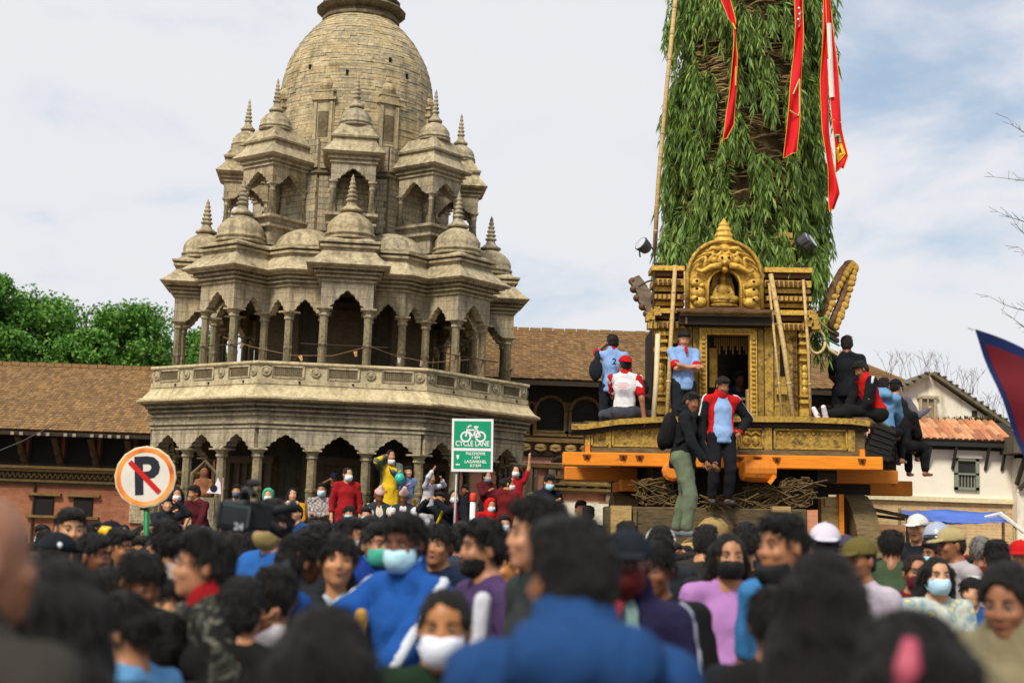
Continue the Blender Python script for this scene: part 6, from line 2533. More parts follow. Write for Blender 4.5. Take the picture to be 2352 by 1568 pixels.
    for u0, u1 in ((1285, 1395), (1420, 1530), (1560, 1680)):
        xa, xb = P(u0, 1120, 34).x - x0, P(u1, 1120, 34).x - x0
        o = box('window_band', PALEW, xa, xb, 0.86, 1.0, 2.46, 2.82)
        for k, z in enumerate((2.78, 2.62, 2.50)):
            box('window_rail', CARVED, xa - 0.12, xb + 0.12, 0.80, 0.9, z, z + 0.06, o)
        for x in np.linspace(xa + 0.1, xb - 0.1, 4):
            box('window_slot', plain('#17130f'), float(x) - 0.09, float(x) + 0.09, 0.84, 0.86, 2.57, 2.61, o)
        w = box('window', plain('#c9bf9f', 0.8), xa + 0.1, xb - 0.2, 0.9, 1.02, 1.75, 2.25)


build_right_palace()


def bare_twigs(m, r, base, h, n, spread=0.35, rad0=0.006):
    for i in range(n):
        p = Vector(base) + Vector((r.uniform(-spread, spread), r.uniform(-spread, spread) * 0.5, 0))
        pts = [p.copy()]
        d = Vector((r.uniform(-0.35, 0.35), r.uniform(-0.2, 0.2), 1))
        for k in range(4):
            p = p + d * h / 4 * r.uniform(0.7, 1.2)
            d = d + Vector((r.uniform(-0.4, 0.4), r.uniform(-0.3, 0.3), 0))
            pts.append(p.copy())
            if k in (1, 2):
                q = p + Vector((r.uniform(-0.3, 0.3), 0, 0.25)) * h * 0.6
                m.tube([p, q], rad0 * 0.6, 3, cap=False)
        m.tube(pts, [rad0, rad0 * 0.8, rad0 * 0.7, rad0 * 0.5, rad0 * 0.3], 3, cap=False)


def build_white_house():
    Y = 30.0
    x0, x1 = P(1985, 1080, Y).x, P(2330, 1080, Y).x
    root = thing('white_house', 'old white plastered house with orange tile roof, stained gable and one barred window', 'house', (x0, Y, 0))
    L = x1 - x0
    t = NT('stained_plaster')
    st = t.ramp(t.noise(1.6, 7, 0.65, stretch=(2.0, 2.0, 0.6)), [(0.50, 0.0), (0.68, 1.0)])
    col = t.mix(t.math('MULTIPLY', st, 0.75), t.ramp(t.noise(5, 5), [(0.3, lin('#ddd3bf')), (0.7, lin('#efe7d6'))]), lin('#8f8462'))
    t.bump(t.noise(20, 5), 0.3, 0.01)
    STAIN = t.done(col, 0.9, 0, 0.2)
    PLAST = plain('#e9e0cf', 0.9, 0.07, 3.0, 0.2)
    def box(name, mat, xa, xb, ya, yb, za, zb, par=root):
        return MB().box(((xa + xb) / 2, (ya + yb) / 2, (za + zb) / 2), (xb - xa, yb - ya, zb - za)).build(name, mat, par)
    zt = P(2200, 1022, Y).z
    zb = P(2200, 1142, Y).z
    box('wall', PLAST, 0, L, 0, 5, zb, zt + 0.1)
    box('string_course', plain('#d8cba6', 0.9), -0.02, L + 0.02, -0.07, 0.0, zb - 0.10, zb)
    box('lower_wall', brick_mat('faded_brick', '#b38a5e', '#cdb185', '#d6c8a4', dirt=0.3), 0, L, 0.02, 5, 0, zb - 0.1)
    # lean-to roof of clay tiles, the tiles laid one by one
    zr = P(2200, 976, 31.0).z
    xe = L + 0.15
    r = random.Random(6)
    tl = MB()
    tl.add([(-0.065, 0, 0), (-0.03, -0.012, 0.035), (0.03, -0.012, 0.035), (0.065, 0, 0), (-0.065, 0.30, 0.012), (-0.03, 0.30, 0.045), (0.03, 0.30, 0.045), (0.065, 0.30, 0.012)], [(0, 1, 5, 4), (1, 2, 6, 5), (2, 3, 7, 6), (3, 2, 1, 0), (4, 5, 6, 7), (0, 4, 7, 3)])
    tms = [tl.mesh('roof_tile', plain(c, 0.85, 0.15, 8)) for c in ('#bd8058', '#ad7350', '#c79268', '#9a654a', '#bb8863')]
    sl = math.atan2(zr - zt - 0.02, 1.25)
    rows = 4
    cols = int(xe / 0.135)
    for j in range(rows):
        for i in range(cols):
            tt = j / rows
            o = link('roof_tile', r.choice(tms), root, (-0.1 + 0.135 * i + r.uniform(-0.004, 0.004), -0.28 + 1.25 * tt, zt + 0.10 + (zr - zt) * tt), (sl + r.uniform(-0.02, 0.02), 0, r.uniform(-0.02, 0.02)))
            o.scale = (1, 1.15, 1)
    MB().add([(-0.2, -0.3, zt + 0.085), (xe, -0.3, zt + 0.085), (xe, 1.0, zr + 0.08), (-0.2, 1.0, zr + 0.08)], [(0, 1, 2, 3)]).build('roof_boarding', DARKW, root)
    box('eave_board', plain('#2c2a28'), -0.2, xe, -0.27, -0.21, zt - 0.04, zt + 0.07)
    box('painted_wall_shade', plain('#33302b'), 0, L, -0.05, 0.0, zt - 0.10, zt + 0.02)  # the eave's shadow on the wall, given as a dark strip
    # thin iron struts under the eave
    for u in (2005, 2131, 2189, 2264, 2302):
        x = P(u, 1040, Y).x - x0
        MB().bar((x, -0.24, zt - 0.03), (x - 0.02, -0.02, zt - 0.50), 0.05, 0.05).build('eave_strut', plain('#3a3130', 0.7), root)
    # barred window
    xa, xb = P(2191, 1090, Y).x - x0, P(2247, 1090, Y).x - x0
    za, zc = P(2220, 1125, Y).z, P(2220, 1052, Y).z
    w = box('window', plain('#2a2a26', 0.4), xa + 0.06, xb - 0.06, -0.01, 0.02, za + 0.05, zc - 0.05)
    f = MB()
    for (a, b, c, d) in ((xa, xa + 0.07, za, zc), (xb - 0.07, xb, za, zc), (xa, xb, zc - 0.06, zc), (xa, xb, za, za + 0.06), (xa, xb, (za + zc) / 2 - 0.02, (za + zc) / 2 + 0.02)):
        f.box(((a + b) / 2, -0.03, (c + d) / 2), (b - a, 0.07, d - c))
    f.build('window_frame', plain('#7f8672', 0.8), w)
    for i in range(6):
        x = xa + 0.09 + (xb - xa - 0.18) * i / 5
        MB().box((x, -0.02, (za * 1.5 + zc * 0.5) / 2 + 0.02), (0.02, 0.02, (zc - za) / 2 - 0.05)).build('window_bar', plain('#8d8b7d', 0.6), w)
    box('window_sill', PLAST, xa - 0.06, xb + 0.06, -0.08, 0.0, zc, zc + 0.07, w)
    # gabled upper storey set back
    g0 = 1.6
    ap = P(2135, 864, Y + g0)
    rb = P(2292, 975, Y + g0)
    lb = P(2085, 900, Y + g0)
    zg = zr - 0.25
    out = [(lb.x - x0 - 1.0, zg), (rb.x - x0, zg), (rb.x - x0, rb.z), (ap.x - x0, ap.z), (lb.x - x0 - 1.0, lb.z - 0.55)]
    MB().extrude(out, g0, g0 + 4).build('gable_wall', STAIN, root)
    rt = plain('#6b6350', 0.9, 0.35, 10, 0.6)
    for a, b in (((ap.x - x0, ap.z), (rb.x - x0 + 0.25, rb.z - 0.12)), ((ap.x - x0, ap.z), (lb.x - x0 - 1.2, lb.z - 0.70))):
        MB().bar((a[0], g0 + 1.7, a[1] + 0.05), (b[0], g0 + 1.7, b[1] + 0.05), 4.4, 0.14, up=(0, 1, 0)).build('gable_roof', rt, root) if False else None
        d = Vector((b[0] - a[0], 0, b[1] - a[1]))
        n = Vector((-d.z, 0, d.x)).normalized()
        if n.z < 0:
            n = -n
        q = [Vector((a[0], 0, a[1])), Vector((b[0], 0, b[1]))]
        vs = []
        for yy in (g0 - 0.22, g0 + 4.2):
            for p in q:
                vs += [Vector((p.x, yy, p.z)) + n * 0.02, Vector((p.x, yy, p.z)) + n * 0.11]
        MB().add(vs, [(0, 2, 3, 1), (4, 5, 7, 6), (1, 3, 7, 5), (0, 4, 6, 2), (0, 1, 5, 4), (2, 6, 7, 3)]).build('gable_roof', rt, root)
        m = MB()
        nn = int(d.length / 0.16)
        for i in range(nn):
            p = Vector((a[0], g0 - 0.20, a[1])) + d * ((i + 0.5) / nn) + n * (0.115 + 0.012 * (i % 2))
            m.ball(p, (0.055, 0.08, 0.03), 6, 4)
        tag(m.build('verge_tiles', plain('#625b4a', 0.9, 0.3), root), kind='stuff')
    xa, xb = P(2113, 940, Y + g0).x - x0, P(2146, 940, Y + g0).x - x0
    za, zc = P(2130, 963, Y + g0).z, P(2130, 914, Y + g0).z
    w = box('window', plain('#8e8068', 0.6, 0.3), xa, xb, g0 - 0.01, g0 + 0.02, za, zc)
    f = MB()
    for (a, b, c, d) in ((xa - 0.03, xa + 0.03, za, zc), (xb - 0.03, xb + 0.03, za, zc), (xa - 0.08, xb + 0.08, zc - 0.02, zc + 0.05), (xa, xb, za - 0.03, za + 0.03), ((xa + xb) / 2 - 0.012, (xa + xb) / 2 + 0.012, za, zc)):
        f.box(((a + b) / 2, g0 - 0.04, (c + d) / 2), (b - a, 0.07, d - c))
    f.build('window_frame', plain('#a79880', 0.8), w)
    p = P(2238, 950, Y + g0)
    box('vent_hole', plain('#3a3326'), p.x - x0 - 0.06, p.x - x0 + 0.06, g0 - 0.01, g0 + 0.02, p.z - 0.07, p.z + 0.07)
    # moss and weeds along the foot of the gable
    m = MB()
    for i in range(420):
        x = r.uniform(0.7, L - 0.1)
        hgt = r.uniform(0.05, 0.16) * (1.0 + 0.8 * (x / L) ** 2)
        m.add([(x, 0.95 + r.uniform(0, 0.4), zr), (x + 0.03, 1.0, zr + 0.02), (x + r.uniform(-0.08, 0.08), 0.95 + r.uniform(-0.05, 0.3), zr + hgt)], [(0, 1, 2)])
    tag(m.build('weeds', leaf_mat('dry_weeds', [(0.2, '#3f3f22'), (0.6, '#5f5a34'), (0.9, '#7e7048')]), root), kind='stuff')
    # neighbour's strip at the right
    x2 = P(2336, 1100, Y - 0.3).x
    nb = thing('cream_house', 'weathered cream wall of the next house, beside the white house at the frame edge', 'house', (x2, Y - 0.3, 0))
    MB().box((2.0, 2.5, 1.7), (4.0, 5, 3.4)).build('wall', STAIN, nb)
    MB().box((2.0, 2.2, 3.65), (4.5, 5.5, 0.35)).build('roof_slab', plain('#5d5545', 0.9, 0.3), nb)
    MB().bar((0.05, -0.35, 3.4), (-0.02, -0.03, 2.85), 0.07, 0.07).build('roof_strut', plain('#473c2e'), nb)
    MB().bar((0.5, -0.55, 3.4), (0.03, -0.06, 2.75), 0.07, 0.07).build('roof_strut', plain('#473c2e'), nb)
    # dry shrubs rooted on the roofs
    for i, (u, v, n) in enumerate(((2070, 868, 14), (2148, 868, 16), (2215, 905, 16), (2290, 965, 16))):
        p = P(u, v, Y + 2.6)
        m = MB()
        bare_twigs(m, r, (0, 0, 0), 0.65, n)
        o = m.build('dry_shrub', plain('#6e5f4c', 0.9), None, p)
        tag(o, ('leafless shrub behind the brown hip roof', 'leafless shrub growing at the peak of the white gable', 'leafless shrub halfway down the gable roof slope', 'leafless shrub at the low end of the gable roof')[i], 'shrub')


build_white_house()


def build_market():
    # blue plastic sheet stretched over a stall
    Y = 25.5
    a, b, c, d = P(2066, 1170, Y + 0.6), P(2304, 1174, Y + 0.8), P(2330, 1201, Y - 0.9), P(2092, 1196, Y - 0.9)
    root = thing('market_stall', 'market stall under a blue plastic tarpaulin, in front of the white house', 'stall', (a.x, Y, 0))
    r = random.Random(3)
    vs, fs = [], []
    nu, nv = 22, 9
    for j in range(nv + 1):
        for i in range(nu + 1):
            s, t = i / nu, j / nv
            p = d.lerp(c, s).lerp(a.lerp(b, s), t)
            p = p + Vector((0, 0, -0.10 * math.sin(math.pi * s) * math.sin(math.pi * t) + 0.018 * math.sin(9 * s + 4 * t) + r.uniform(-0.01, 0.01)))
            vs.append(p - root.location)
    for j in range(nv):
        for i in range(nu):
            k = j * (nu + 1) + i
            fs.append((k, k + 1, k + nu + 2, k + nu + 1))
    o = link('tarpaulin', mesh_from('tarpaulin', vs, fs, plain('#4c6ec4', 0.45, 0.28, 3.0, 0.5, spec=0.4), True), root)
    md = o.modifiers.new('thickness', 'SOLIDIFY')
    md.thickness = 0.01
    for i, p in enumerate((a, b, c, d)):
        MB().tube([(p.x - root.location.x, p.y - Y, 0), (p.x - root.location.x, p.y - Y, p.z + 0.03)], 0.03, 6).build('stall_pole', BAMBOO, root)
    MB().box((1.0, 0.3, 0.4), (1.9, 0.8, 0.8)).build('counter', BROWNW, root)
    q = [P(2262, 1187, Y - 0.2), P(2298, 1180, Y - 0.3), P(2320, 1196, Y - 0.9), P(2352, 1222, Y - 1.0)]
    MB().tube([p - root.location for p in q], [0.03, 0.05, 0.04, 0.03], 6).build('white_cloth_tie', plain('#cfcabd', 0.9), root)
    # patched blue awning further left with its poles, clay coloured stall box
    p0, p1 = P(1999, 1168, 24.5), P(2085, 1186, 24.0)
    aw = thing('stall_frame', 'dark leaning pole frame of a market stall, left of the blue tarpaulin', 'stall frame', (p0.x, 24.5, 0))
    MB().bar(p0 - aw.location, p1 - aw.location, 0.05, 0.06).build('frame_pole', DARKW, aw)
    q0, q1 = P(2010, 1184, 24.5), P(2078, 1192, 24.2)
    MB().bar(q0 - aw.location, q1 - aw.location, 0.05, 0.05).build('frame_pole', DARKW, aw)
    for p in (p0, p1):
        MB().bar((p.x - p0.x, p.y - 24.5, 0), (p.x - p0.x, p.y - 24.5, p.z), 0.05, 0.05).build('frame_post', DARKW, aw)
    q = P(2024, 1190, 25.2)
    bx = thing('plywood_box', 'tan plywood stall box beside the right chariot wheel', 'stall', (q.x, 25.2, 0))
    MB().box((0, 0, 0.95), (0.62, 0.8, 1.9)).build('body', plain('#b98f68', 0.85, 0.2), bx)
    MB().box((0, -0.41, 1.75), (0.66, 0.03, 0.10)).build('top_rail', plain('#a87a52', 0.85), bx)
    # pale poster board and red umbrella showing left of the chariot wheels
    q = P(1352, 1162, 26.0)
    pb = thing('poster_board', 'pale poster board with a blue patch, standing left of the chariot', 'board', (q.x, 26, 0))
    MB().box((0, 0, q.z - 0.25), (0.95, 0.04, 0.6)).build('panel', plain('#d5cfba', 0.8), pb)
    MB().box((0.95, 0.1, q.z - 0.28), (0.55, 0.03, 0.5)).build('panel', plain('#d9dce4', 0.8), pb)
    MB().box((0.95, 0.075, q.z - 0.10), (0.5, 0.012, 0.16)).build('blue_patch', plain('#5874b8', 0.7), pb)
    for x in (-0.45, 0.45, 0.9):
        MB().box((x, 0.05, q.z / 2 - 0.2), (0.05, 0.05, q.z - 0.4)).build('post', DARKW, pb)
    q = P(1462, 1137, 22.8)
    um = thing('sunshade', 'faded pink parasol behind the left chariot wheel', 'parasol', (q.x, 22.8, 0))
    MB().lathe([(0.42, q.z - 0.35), (0.38, q.z - 0.25), (0.24, q.z - 0.10), (0.02, q.z)], 10).build('canopy', plain('#d88a76', 0.8), um)
    MB().tube([(0, 0, 0), (0, 0, q.z - 0.02)], 0.02, 6).build('pole', DARKW, um)


build_market()


# ------------------------------------------------------------------ trees
TREE_LEAF = leaf_mat('tree_leaves', [(0.10, '#2b491c'), (0.35, '#447225'), (0.6, '#619236'), (0.9, '#8bb052')], 0.55)
BARK = wood_mat('bark', '#3a2f22', '#5a4a36')


def tree(label, u, v_top, v_bot, w_px, Y, seed, n=15000, leaf=0.20):
    r = random.Random(seed)
    top, bot = P(u, v_top, Y), P(u, v_bot, Y)
    R = w_px / 2 * Y / FPX
    Hc = top.z - bot.z
    t = thing('broadleaf_tree', label, 'tree', (top.x, Y, 0), group='trees behind the left palace')
    trunk = MB()
    trunk.tube([(0, 0, 0), (0.1, 0, bot.z * 0.5), (0, 0.1, bot.z + Hc * 0.35)], [0.38, 0.28, 0.14], 9)
    clumps = []
    for i in range(58):
        a = r.uniform(0, 2 * math.pi)
        e = r.uniform(0.05, 1.0)
        rr = math.sqrt(r.random()) * R * 0.80 * (1 - 0.55 * max(0, e - 0.45) / 0.55)
        c = Vector((rr * math.cos(a), rr * math.sin(a), bot.z + Hc * (e * 0.80 + 0.02)))
        clumps.append((c, R * r.uniform(0.16, 0.34)))
        if i % 4 == 0:
            trunk.tube([(0, 0.05, bot.z * 0.8 + Hc * 0.1), tuple(c * 0.5 + Vector((0, 0, (bot.z + Hc * 0.2) * 0.5))), tuple(c)], [0.12, 0.07, 0.03], 5)
    trunk.build('trunk', BARK, t)
    per = n // len(clumps)
    N = per * len(clumps)
    rg = np.random.default_rng(seed)
    vs = np.zeros((N, 4, 3), dtype=np.float32)
    k = 0
    for c, cr in clumps:
        d = rg.normal(size=(per, 3))
        d /= np.linalg.norm(d, axis=1)[:, None]
        rad_ = cr * (0.45 + 0.75 * rg.random(per) ** 0.7) * (1 + 0.15 * np.sin(d[:, 0] * 5 + seed) * np.sin(d[:, 2] * 6))
        p = np.array(c) + d * rad_[:, None] * np.array([1.0, 1.0, 0.72])
        nrm = d * 0.7 + rg.normal(size=(per, 3)) * 0.75 + np.array([0, 0, 0.35])
        nrm /= np.linalg.norm(nrm, axis=1)[:, None]
        tx = np.cross(nrm, rg.normal(size=(per, 3)))
        tx /= np.linalg.norm(tx, axis=1)[:, None]
        ty = np.cross(nrm, tx)
        s = leaf * rg.uniform(0.6, 1.25, per)[:, None]
        vs[k:k + per] = np.stack([p - tx * s * 0.5, p - ty * s * 0.28, p + tx * s * 0.5, p + ty * s * 0.28], 1)
        k += per
    me = net_mesh('leaves', vs.reshape(-1, 3), np.arange(N * 4).reshape(-1, 4), TREE_LEAF)
    me.polygons.foreach_set('use_smooth', np.zeros(N, dtype=bool))
    tag(link('leaves', me, t), kind='stuff')
    return t


tree('tall broadleaf tree cut by the left frame edge, tallest of the trees', -40, 560, 880, 270, 58, 1, 18000)
tree('rounded broadleaf tree over the middle of the left palace roof', 105, 648, 905, 320, 60, 2, 22000)
tree('smaller broadleaf tree just left of the temple columns', 300, 684, 905, 300, 62, 3, 18000)
tree('broadleaf tree half hidden behind the temple, seen through its left columns', 455, 742, 900, 190, 66, 4, 9000)
tree('low pale green tree in the dip between two rounder trees', 205, 738, 905, 190, 58, 5, 10000)


def build_bare_tree():
    r = random.Random(44)
    base = P(2392, 1200, 26.0)
    t = thing('bare_tree', 'leafless tree whose thin twigs reach in at the right frame edge', 'tree', (base.x, 26, 0))
    m, tw = MB(), MB()
    m.tube([(0, 0, 0), (0.05, 0, 3), (-0.05, 0, 6), (0.0, 0, 9.3)], [0.16, 0.13, 0.09, 0.03], 8)
    m.build('trunk', BARK, t)
    for z in np.linspace(4.6, 9.2, 12):
        d = Vector((r.choice((-1, -1, 1)) * r.uniform(0.6, 1), r.uniform(-0.5, 0.5), r.uniform(0.1, 0.7)))
        p = Vector((0, 0, float(z)))
        pts = [p.copy()]
        for k in range(4):
            p = p + d * 0.16
            d = d + Vector((r.uniform(-0.4, 0.4), r.uniform(-0.3, 0.3), r.uniform(-0.2, 0.4)))
            pts.append(p.copy())
            for q in range(2):
                e = p + Vector((r.uniform(-0.25, 0.1), r.uniform(-0.1, 0.1), r.uniform(-0.05, 0.2)))
                tw.tube([p, e], 0.004, 3, cap=False)
        tw.tube(pts, [0.012, 0.010, 0.008, 0.005, 0.003], 4, cap=False)
    tw.build('crown', plain('#6a5f56', 0.9), t)


build_bare_tree()


# ------------------------------------------------------------------ signs
def build_no_parking():
    Y = 14.0
    c = P(335, 1095, Y)
    foot = P(352, 1300, Y)
    root = thing('no_parking_sign', 'round faded no parking sign with a crossed out P on a green post', 'sign', (foot.x, Y, 0))
    c = c - root.location
    R = 0.304
    cream = plain('#cdbf9f', 0.6, 0.12, 10)
    t = NT('faded_ring')
    col = t.ramp(t.noise(2.3, 3), [(0.36, lin('#b84a24')), (0.46, lin('#e07a2a')), (0.60, lin('#e8a24a')), (0.72, lin('#dfb795'))])
    ring_m = t.done(col, 0.6, 0, 0.3)
    tilt = rad(-3)
    pl = MB().lathe([(R * 0.985, 0), (R, 0.006), (R, 0.020), (R * 0.97, 0.026)], 16).build('sign_plate', cream, root, c, (rad(90), 0, 0))
    MB().lathe([(R * 0.93, 0.024), (R * 0.93, 0.0285), (R * 0.79, 0.0285), (R * 0.79, 0.024)], 32).build('ring', ring_m, pl)
    MB().lathe([(R * 0.80, 0.024), (R * 0.80, 0.0268), (0.01, 0.0268)], 32).build('white_disc', plain('#d6d0c4', 0.55, 0.10, 5, 0.05), pl)
    text('P', 0.50, plain('#1c1e2a', 0.55, bump=0), pl, (0.008, -0.004, 0.030), (0, 0, rad(5)), 0.0015, bold=0.016, sx=1.0)
    MB().box((-0.005, 0.0, 0.035), (0.42, 0.048, 0.003), Rz(rad(-43))).build('red_bar', plain('#c4150f', 0.5, 0.06, bump=0), pl)
    MB().tube([(0, 0.03, 0), (c.x * 0.5, 0.03, c.z * 0.5), (c.x, 0.03, c.z)], 0.028, 10).build('post', plain('#0c7038', 0.45, 0.12), root, smooth=True)
    MB().box((c.x, 0.012, c.z - R * 0.98), (0.07, 0.03, 0.05)).build('clamp', plain('#3a2a20'), root)


build_no_parking()


def build_cycle_sign():
    Y = 15.5
    c = P(1085, 1022, Y)
    root = thing('cycle_lane_sign', 'green and white cycle lane sign with a bicycle symbol on a thin grey post', 'sign', (c.x, Y, 0))
    k = Y / FPX
    W, H = 95 * k, 121 * k
    z = c.z
    white = plain('#e4e0e2', 0.5, 0.04, 8, 0.03)
    green = plain('#069064', 0.5, 0.05, 4, 0.03)
    tl = rad(0)
    pl = MB().box((0, 0, 0), (W, 0.02, H)).build('sign_plate', white, root, (0, 0, z), (0, rad(-1.2), 0))
    u = H / 121
    MB().box((0, -0.0115, 24.5 * u), (W - 10 * u, 0.003, 61 * u)).build('green_panel', green, pl)
    MB().box((0.001, -0.0115, -33.5 * u), (W - 10 * u, 0.003, 41 * u)).build('green_panel', green, pl)
    # bicycle symbol, wheels left and right
    b = MB()
    y = -0.0155
    pt = lambda x, zz: ((x - 43) * u, y, (53.5 - zz) * u)
    wl, wr = (27.5, 34.5), (61.5, 34.0)
    for (wx, wz) in (wl, wr):
        for i in range(24):
            a0, a1 = 2 * math.pi * i / 24, 2 * math.pi * (i + 1) / 24
            ro, ri = 12.6, 8.8
            v = []
            for a, rr in ((a0, ro), (a1, ro), (a1, ri), (a0, ri)):
                v.append(pt(wx + rr * math.cos(a), wz + rr * math.sin(a)))
            v += [(p[0], y + 0.003, p[2]) for p in v]
            b.add(v, [(3, 2, 1, 0), (4, 5, 6, 7), (0, 1, 5, 4), (2, 3, 7, 6)])
    def ln(p, q, w):
        b.bar(pt(*p), pt(*q), w * u, 0.004, up=(0, 1, 0))
    ln((32, 14), wl, 4)
    ln((30, 16), (36, 9), 4)
    ln((36, 9), (40, 10), 4)
    ln((33, 19), (50, 19), 3.5)
    ln((34, 22), (45, 35), 4)
    ln((51, 14), (45, 35), 4)
    ln((45, 34), wr, 4)
    ln((52, 17), wr, 4)
    ln((46, 12), (56, 12), 4.5)
    b.build('bicycle_symbol', white, pl)
    wt = plain('#dfe2de', 0.6, 0.03, bump=0)
    text('CYCLE LANE', 17 * u, wt, pl, (0, -0.014, (60.5 - 57.5) * u), bold=0.0016, sx=0.80)
    for s, zz, sz, sx in (('PULCHOWK', 80.0, 8.6, 0.92), ('1 KM', 89, 9, 0.95), ('LAGANKHEL', 98.5, 9.0, 0.98), ('0.7 KM', 107.5, 9, 0.95)):
        text(s, sz * u, wt, pl, (8 * u, -0.014, (60.5 - zz) * u), bold=0.0012, sx=sx)
    ar = MB()
    ar.add([pt(7, 76), pt(13, 76), pt(13, 81), pt(10, 88), pt(7, 81)], [(4, 3, 2, 1, 0)])
    ar.v = [(p[0], -0.0140, p[2]) for p in ar.v]
    ar.build('arrow', wt, pl)
    ar = MB()
    ar.add([pt(5, 98), pt(9, 95), pt(9, 96.5), pt(15, 96.5), pt(15, 99.5), pt(9, 99.5), pt(9, 101)], [(6, 5, 4, 3, 2, 1, 0)])
    ar.v = [(p[0], -0.0140, p[2]) for p in ar.v]
    ar.build('arrow', wt, pl)
    for x in (-34 * u, ):
        MB().tube([(x, 0.025, 0), (x, 0.025, z + H * 0.4)], 0.013, 8).build('post', plain('#8f9092', 0.4, 0.1, metal=0.4), root, smooth=True)


build_cycle_sign()


def build_nepal_flag():
    """crimson pennant with a blue border; its staff stands just outside the frame"""
    Y = 9.0
    tip, top, bot = P(2236, 757, Y - 0.15), P(2470, 846, Y), P(2470, 1330, Y)
    base = Vector((top.x, Y, 0))
    root = thing('nepal_flag', 'crimson pennant flag with blue border flying at the right frame edge', 'flag', base)
    crimson = plain('#651722', 0.85, 0.16, 3, 0.3)
    blue = plain('#17285a', 0.85, 0.1, 6, 0.15)
    def wave(p):
        return p + Vector((0, 0.045 * math.sin(p.x * 9 + p.z * 5) + 0.02 * math.sin(p.z * 14), 0))
    N = 18
    def sheet(a, b, c, mat, name, dy, par, th=0.004):
        vs, fs, ix = [], [], {}
        for i in range(N + 1):
            for j in range(N + 1 - i):
                s, t = i / N, j / N
                ix[i, j] = len(vs)
                vs.append(wave(a + (b - a) * s + (c - a) * t) + Vector((0, dy, 0)) - base)
        n = len(vs)
        vs += [v + Vector((0, th, 0)) for v in vs]
        for i in range(N):
            for j in range(N - i):
                q = (ix[i, j], ix[i + 1, j], ix[i, j + 1])
                fs += [q, tuple(n + x for x in q[::-1])]
                if i + j < N - 1:
                    q = (ix[i + 1, j], ix[i + 1, j + 1], ix[i, j + 1])
                    fs += [q, tuple(n + x for x in q[::-1])]
        return link(name, mesh_from(name, vs, fs, mat, True), par)
    cen = (tip + top + bot) / 3
    bl = sheet(tip, bot, top, blue, 'blue_border', 0.0, root)
    k = 0.85
    inner = [cen + (p - cen) * k for p in (tip, bot, top)]
    sheet(*inner, crimson, 'crimson_field', -0.006, root, 0.016)
    # upper pennant (outside the frame), staff, white moon on the field
    up_tip, up_top = P(2780, 640, Y), P(2470, 430, Y)
    ut = P(2640, 700, Y)
    sheet(ut, top, up_top, blue, 'blue_border', 0.0, root)
    uc = (ut + top + up_top) / 3
    sheet(*[uc + (p - uc) * k for p in (ut, top, up_top)], crimson, 'crimson_field', -0.006, root, 0.016)
    m = MB()
    c0 = P(2372, 905, Y)
    pts = []
    for i in range(15):
        a = math.pi * (0.98 + 0.95 * i / 14) + 0.1
        pts.append(wave(c0 + Vector((0.085 * math.cos(a), 0, 0.085 * math.sin(a) + 0.05))) + Vector((0, -0.012, 0)) - base)
    m.tube(pts, [0.006 + 0.014 * math.sin(math.pi * i / 14) for i in range(15)], 6)
    m.build('white_moon', plain('#dcd6d6', 0.8), root)
    MB().tube([(0, 0.02, 0), (0, 0.02, up_top.z + 0.15)], 0.017, 8).build('flag_pole', BAMBOO, root)
    MB().tube([tip - base, tip - base + Vector((-0.035, 0, 0.012))], 0.006, 5).build('tip_cord', plain('#c9c4c0'), root)


build_nepal_flag()


